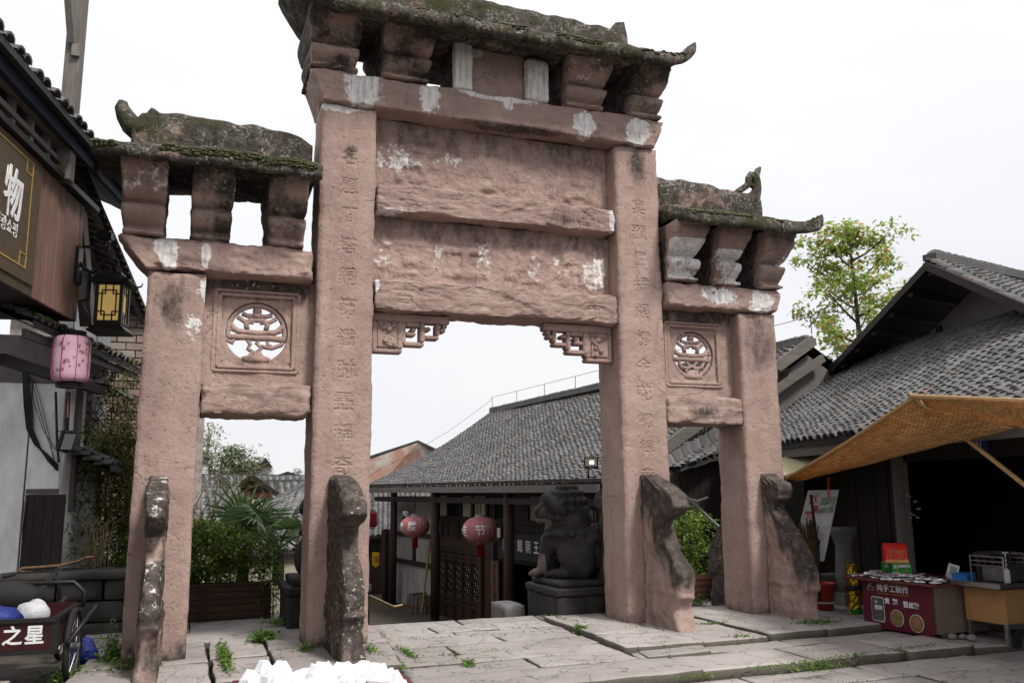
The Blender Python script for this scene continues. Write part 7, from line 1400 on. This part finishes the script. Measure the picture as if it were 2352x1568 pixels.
# fan palm
def fan_palm(label, c, n, seed, L=.75):
    t = thing('fan_palm', label, 'palm', c); rnd = random.Random(seed); C_ = Vector(c)
    m_ = MB(); m_.tube([C_, C_+Vector((0, 0, .5))], [.09, .07], 8); m_.build('trunk', 'bark', t)
    for k in range(n):
        th = 2*math.pi*k/n+rnd.uniform(-.3, .3); el = rnd.uniform(.15, 1.2); d = Vector((math.cos(th)*math.cos(el), math.sin(th)*math.cos(el), math.sin(el))); b = C_+Vector((0, 0, .5)); e_ = b+d*rnd.uniform(.35, .6); mm = MB(); mm.tube([b, (b+e_)/2+Vector((0, 0, .03)), e_], [.012, .009, .007], 5); mm.build('stalk', 'leaf_palm', t)
        s_ = d.cross(Vector((0, 0, 1))).normalized(); u_ = s_.cross(d); V_ = []; F_ = []
        for j in range(21):
            a2 = R(-110+220*j/20); r2 = d*math.cos(a2)+s_*math.sin(a2); ll = L*(1-.25*abs(a2)/R(110))*rnd.uniform(.9, 1.08); tip = e_+r2*ll+u_*(-.10)+Vector((0, 0, -.14*rnd.random())); sd = r2.cross(u_).normalized(); b0 = len(V_); V_ += [e_-sd*.004, e_+sd*.004, e_+r2*ll*.45+sd*.022+u_*.03, tip, e_+r2*ll*.45-sd*.022+u_*.03]; F_ += [(b0, b0+1, b0+2, b0+4), (b0+4, b0+2, b0+3)]
        me = bpy.data.meshes.new('fan_leaf'); o2 = origin(t); me.from_pydata([tuple(v-o2) for v in V_], [], F_); me.materials.append(M['leaf_palm']); o = bpy.data.objects.new('fan_leaf', me); col.objects.link(o); o.parent = t
fan_palm('dark green fan palm behind the planter shrub', PY(560, 1265, 4.4)+Vector((0, 0, -.5)), 11, 4, .72); fan_palm('smaller fan palm with drooping leaves beside the half hidden lion', PY(640, 1285, 3.6)+Vector((0, 0, -.35)), 8, 8, .55)
# bamboo
def bamboo(label, culms, seed, lsize, group=None, dens=46):
    t = thing('bamboo_clump', label, 'bamboo', culms[0][0], 0, group); rnd = random.Random(seed); pts = []
    for a2, b2, c2 in culms:
        A_, B_, C_ = map(Vector, (a2, b2, c2)); P_ = [A_.lerp(B_, f).lerp(B_.lerp(C_, f), f) for f in [k/10 for k in range(11)]]; m_ = MB(); m_.tube(P_, [.014*(1-.07*k) for k in range(11)], 6, False); m_.build('culm', 'bamboo_stem', t, smooth=True); m_ = MB()
        for k in range(dens):
            f = rnd.uniform(.06, 1)*10; i = min(9, int(f)); p = P_[i].lerp(P_[i+1], f-i); d = Vector((rnd.gauss(0, 1), rnd.gauss(0, 1), rnd.gauss(.1, .5))).normalized(); e_ = p+d*rnd.uniform(.12, .42); 
            if k % 3 == 0: m_.tube([p, e_], .003, 3, False)
            for j in range(7): pts.append(p.lerp(e_, rnd.uniform(.3, 1.1))+Vector((rnd.gauss(0, .03), rnd.gauss(0, .03), rnd.gauss(0, .03))))
        m_.build('twigs', 'bamboo_stem', t)
    leaf_cloud('leaves', 'leaf_bamboo', t, pts, lsize, seed, 'blade', .5); return t
rnd = random.Random(6)
cul = [((x, y, .55), (x+rnd.uniform(-.2, .3), y+rnd.uniform(-.3, .1), 2.0), (x+rnd.uniform(-.3, .55), y+rnd.uniform(-.6, .2), rnd.uniform(2.0, 3.4))) for x, y in [(rnd.uniform(-2.75, -1.85), rnd.uniform(3.0, 4.6)) for k in range(16)]]
bamboo('dark leafy bamboo clump between the white house and the outer left pillar', cul, 14, .13, 'bamboo by the left opening', 95)
g0 = PY(430, 1230, 5.0); cul = [(Vector((g0.x+.1*k-.3, 4.6+.15*k, .0)), PY(450+12*k, 1120-8*k, 5.0), PY(*uv, 5.2)) for k, uv in enumerate(((520, 1035), (575, 1045), (618, 1062), (640, 1110), (560, 1100), (500, 1070), (600, 1085)))]
bamboo('thin yellow green bamboo sprays arching into the left opening', cul, 15, .11, 'bamboo by the left opening', 22)
# dry grass and a leafy weed on the terrace
dg_ = thing('dry_grass_tuft', 'tuft of pale dry grass on the terrace beside the outer left pillar', 'grass', PY(215, 1300, 2.9)); p = Vector(dg_.location); rnd = random.Random(3)
m = MB()
for k in range(46): th = rnd.uniform(0, 6.28); r2 = rnd.uniform(.05, .28); h2 = rnd.uniform(.3, .75); b = p+Vector((rnd.gauss(0, .08), rnd.gauss(0, .05), 0)); m.tube([b, b+Vector((r2*.3*math.cos(th), r2*.3*math.sin(th), h2*.7)), b+Vector((r2*math.cos(th), r2*math.sin(th), h2*.85))], [.005, .004, .002], 3, False)
m.build('blades', 'dry_grass', dg_); m = MB(); m.lathe([(.1, 0), (.06, .04)], 8, p); m.build('root', 'earth', dg_)
# weeds in the joints
def weed(label, c, r_, n, seed, size=.05, h2=.1, group='weeds between the paving stones'):
    t = thing('weed_clump', label, 'weed', c, 0, group); rnd = random.Random(seed); pts = [Vector(c)+Vector((rnd.gauss(0, r_[0]*.5), rnd.gauss(0, r_[1]*.5), abs(rnd.gauss(0, h2*.5)))) for k in range(n)]; leaf_cloud('leaves', 'leaf_weed', t, pts, size, seed, 'leaf', -.35); m_ = MB()
    for k in range(6): m_.tube([Vector(c)+Vector((rnd.gauss(0, r_[0]*.3), rnd.gauss(0, r_[1]*.3), -.02)), Vector(c)+Vector((rnd.gauss(0, r_[0]*.4), rnd.gauss(0, r_[1]*.4), h2))], .003, 3, False)
    m_.build('stems', 'leaf_weed', t)
for i, (lab, u, v, rx, ry, n, sz, hh) in enumerate((('low green weeds spreading under the tricycle wheel', 165, 1556, .22, .3, 520, .045, .06), ('tall weeds at the left foot of the outer left pillar', 262, 1510, .16, .4, 420, .06, .22), ('small weeds with pale flowers right of the outer left brace stone', 300, 1535, .22, .2, 260, .045, .07),
        ('long strip of weeds in the joint between the two left pillars', 515, 1510, .05, .75, 620, .045, .05), ('clump of weeds beside the corner of the raised slab at the inner left pillar', 605, 1472, .14, .18, 420, .06, .1), ('tiny weeds at the left foot of the inner left pillar', 700, 1500, .08, .16, 220, .04, .09), ('yellow green weeds at the right foot of the inner left pillar', 850, 1500, .07, .25, 160, .04, .08),
        ('bright weed rosette at the edge of the raised slab near the lion', 1335, 1452, .07, .12, 160, .06, .08), ('row of weeds along the raised slab edge before the lion', 1290, 1430, .10, .35, 300, .045, .05), ('low weeds at the foot of the inner right brace stone', 1470, 1452, .22, .10, 260, .035, .05), ('bushy weeds at the foot of the outer right pillar', 1765, 1415, .16, .12, 420, .04, .13), ('leafy weeds spreading on the slab before the outer right brace stone', 1880, 1440, .32, .14, 420, .06, .07),
        ('weeds in the corner of the raised slab between the right-hand pillars', 1640, 1440, .3, .05, 300, .05, .05), ('small weed tuft on the step edge below the stall', 1700, 1470, .12, .05, 130, .05, .05), ('pale weeds along the step edge at the lower right', 1880, 1535, .35, .05, 180, .04, .05), ('weed tuft in the broken slab in the middle of the path', 1075, 1525, .05, .12, 90, .045, .03), ('weeds in the joint left of the path', 935, 1500, .05, .4, 220, .035, .03), ('green weeds at the foot of the left lion pedestal', 640, 1430, .2, .2, 200, .05, .06), ('small weeds by the pedestal in the shade on the right', 1590, 1385, .2, .2, 260, .05, .08))):
    p = PZ(u, v, .0 if 'tricycle' not in lab else -.06); weed(lab, p, (rx, ry), n, 50+i, sz, hh)
wl2 = []
rnd = random.Random(77)
for (u0, v0), (u1, v1), n in (((1290, 1425), (1470, 1495), 260), ((870, 1445), (940, 1560), 150), ((1590, 1412), (1770, 1455), 160), ((1560, 1560), (2150, 1480), 260), ((956, 1510), (1390, 1474), 60), ((640, 1475), (650, 1560), 120), ((1790, 1458), (1960, 1436), 100), ((900, 1470), (1240, 1452), 40)):
    for k in range(n*2):
        f = rnd.random(); 
        if noise.noise((f*7, n*.37, 0)) < -.1: continue
        p = PZ(u0+(u1-u0)*f, v0+(v1-v0)*f, .005); wl2.append(p+Vector((rnd.gauss(0, .02), rnd.gauss(0, .02), rnd.uniform(0, .02))))
o = leaf_cloud('joint_weeds', 'leaf_weed', None, wl2, .032, 91, 'leaf', -.3, 'stuff'); tag(o, 'tiny green weeds growing in the joints of the paving', 'weeds')
# ================================================================== FAR HOUSES AND HILLSIDE BEYOND THE LEFT OPENING
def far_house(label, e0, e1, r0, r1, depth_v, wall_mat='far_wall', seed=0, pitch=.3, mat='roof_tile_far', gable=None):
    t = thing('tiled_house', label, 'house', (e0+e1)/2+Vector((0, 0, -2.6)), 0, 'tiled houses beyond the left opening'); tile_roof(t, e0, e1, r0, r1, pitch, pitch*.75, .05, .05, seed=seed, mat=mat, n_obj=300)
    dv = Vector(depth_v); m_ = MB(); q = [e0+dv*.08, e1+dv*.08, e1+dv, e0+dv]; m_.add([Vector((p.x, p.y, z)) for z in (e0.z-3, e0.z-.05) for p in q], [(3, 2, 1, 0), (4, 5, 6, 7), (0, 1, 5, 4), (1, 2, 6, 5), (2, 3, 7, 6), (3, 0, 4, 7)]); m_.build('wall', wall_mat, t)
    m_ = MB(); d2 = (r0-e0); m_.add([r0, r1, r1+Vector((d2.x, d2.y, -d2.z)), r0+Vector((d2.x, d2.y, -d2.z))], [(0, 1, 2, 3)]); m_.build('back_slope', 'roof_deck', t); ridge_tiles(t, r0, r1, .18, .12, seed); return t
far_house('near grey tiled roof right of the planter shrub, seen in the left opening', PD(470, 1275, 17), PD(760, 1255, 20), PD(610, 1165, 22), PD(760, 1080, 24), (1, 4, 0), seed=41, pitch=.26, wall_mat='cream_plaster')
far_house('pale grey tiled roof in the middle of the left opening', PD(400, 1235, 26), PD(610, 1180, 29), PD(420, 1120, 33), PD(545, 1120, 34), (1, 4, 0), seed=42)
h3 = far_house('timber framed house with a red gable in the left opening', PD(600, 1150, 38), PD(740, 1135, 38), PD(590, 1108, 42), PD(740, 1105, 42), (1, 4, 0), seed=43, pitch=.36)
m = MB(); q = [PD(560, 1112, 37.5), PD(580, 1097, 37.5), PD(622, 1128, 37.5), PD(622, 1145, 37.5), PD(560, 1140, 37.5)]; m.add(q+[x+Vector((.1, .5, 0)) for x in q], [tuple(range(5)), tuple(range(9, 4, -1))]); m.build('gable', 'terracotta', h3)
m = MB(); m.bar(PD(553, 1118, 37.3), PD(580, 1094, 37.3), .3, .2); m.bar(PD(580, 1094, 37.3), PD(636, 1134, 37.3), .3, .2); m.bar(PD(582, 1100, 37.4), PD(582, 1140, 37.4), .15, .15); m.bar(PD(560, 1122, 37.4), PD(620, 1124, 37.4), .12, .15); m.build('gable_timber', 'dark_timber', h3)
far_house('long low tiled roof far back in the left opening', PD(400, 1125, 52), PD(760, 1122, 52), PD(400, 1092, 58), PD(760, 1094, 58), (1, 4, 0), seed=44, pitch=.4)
def far_block(label, u0, u1, v0, v1, vt, dd, wm):
    t = thing('hillside_house', label, 'house', PD((u0+u1)/2, v1, dd), 0, 'houses on the far hillside'); q = [PD(u0, v0, dd), PD(u1, v0, dd), PD(u1, v1, dd), PD(u0, v1, dd)]; m_ = MB(); m_.add(q+[x+Vector((.5, 4, 0)) for x in q], [(0, 1, 2, 3), (7, 6, 5, 4), (0, 4, 5, 1), (1, 5, 6, 2), (2, 6, 7, 3), (3, 7, 4, 0)]); m_.build('wall', wm, t)
    pk2 = PD((u0+u1)/2, vt, dd-.4); a2, b2 = PD(u0-3, v0+2, dd-.4), PD(u1+3, v0+2, dd-.4); m_ = MB(); k2 = Vector((.5, 5, 0)); m_.add([a2, pk2, b2, a2+k2, pk2+k2, b2+k2], [(0, 1, 4, 3), (1, 2, 5, 4), (0, 2, 1), (3, 4, 5)]); m_.build('roof', 'roof_deck', t)
    n2 = max(1, int((u1-u0)/16))
    for i in range(n2): uu = u0+(u1-u0)*(i+.5)/n2; vv = (v0+v1)/2; m_ = MB(); w2 = [PD(uu-2.5, vv-4, dd-.06), PD(uu+2.5, vv-4, dd-.06), PD(uu+2.5, vv+4, dd-.06), PD(uu-2.5, vv+4, dd-.06)]; m_.add(w2+[x+Vector((0, .1, 0)) for x in w2], [(0, 1, 2, 3), (7, 6, 5, 4), (0, 4, 5, 1), (1, 5, 6, 2), (2, 6, 7, 3), (3, 7, 4, 0)]); m_.build('window', 'glass_dark', t)
far_block('cream house with a grey gable roof left in the left opening', 438, 466, 1060, 1105, 1040, 60, 'far_wall'); far_block('grey house with a pointed roof among the far trees', 598, 622, 1068, 1115, 1050, 66, 'far_wall'); far_block('low pale house at the top of the far hill', 640, 682, 1088, 1106, 1082, 80, 'far_wall'); far_block('pale house between the far trees and the long roof', 540, 575, 1075, 1110, 1062, 75, 'far_wall')
hl = MB(); hp = [(u, v) for u, v in ((300, 1080), (380, 1068), (440, 1072), (520, 1080), (600, 1090), (660, 1098), (720, 1106), (800, 1112), (1000, 1118))]; hq = [PD(u, v, 100) for u, v in hp]; hb = [PD(u, 1180, 70) for u, v in hp]; n2 = len(hp)
hl.add(hq+hb+[p+Vector((5, 60, -6)) for p in hq], [(i, i+1, n2+i+1, n2+i) for i in range(n2-1)]+[(2*n2+i, 2*n2+i+1, i+1, i) for i in range(n2-1)]); tag(hl.build('hill', 'earth', smooth=True), kind='structure')
def far_tree(label, u, v, dd, r_, mat, seed, n=1300, h2=None):
    c = PD(u, v, dd); t = thing('far_tree', label, 'tree', c-Vector((0, 0, r_*1.6)), 0, 'trees on the far hillside'); rnd = random.Random(seed); pts = []
    while len(pts) < n:
        p = Vector((rnd.uniform(-1, 1), rnd.uniform(-1, 1), rnd.uniform(-1, 1)))
        if p.length > 1 or (noise.noise(p*2.2+Vector((seed, 0, 0))) < -.1): continue
        pts.append(c+p*r_*(1+.3*noise.noise(p.normalized()*2.3+Vector((seed, 0, 0)))))
    leaf_cloud('crown', mat, t, pts, r_*.24, seed); m_ = MB(); m_.tube([c-Vector((0, 0, r_*1.7)), c-Vector((0, 0, r_*.4)), c+Vector((r_*.15, 0, r_*.4))], [r_*.09, r_*.07, r_*.03], 6)
    for k in range(5): m_.tube([c-Vector((0, 0, r_*.4)), c+Vector((rnd.uniform(-.5, .5)*r_, 0, rnd.uniform(0, .6)*r_))], r_*.03, 4)
    m_.build('trunk', 'bark', t)
far_tree('pale half bare tree at the top left of the left opening', 478, 1012, 70, 1.5, 'leaf_pale', 3, 420); far_tree('rounded green tree in the middle of the far hillside', 535, 1055, 72, 1.3, 'leaf_far', 4); far_tree('green tree beside the grey house on the far hillside', 588, 1078, 74, 1.1, 'leaf_far', 5); far_tree('small green tree far right in the left opening', 682, 1092, 90, .8, 'leaf_far', 6, 500); far_tree('green tree behind the bamboo in the left opening', 455, 1068, 64, 1.3, 'leaf_far', 7)
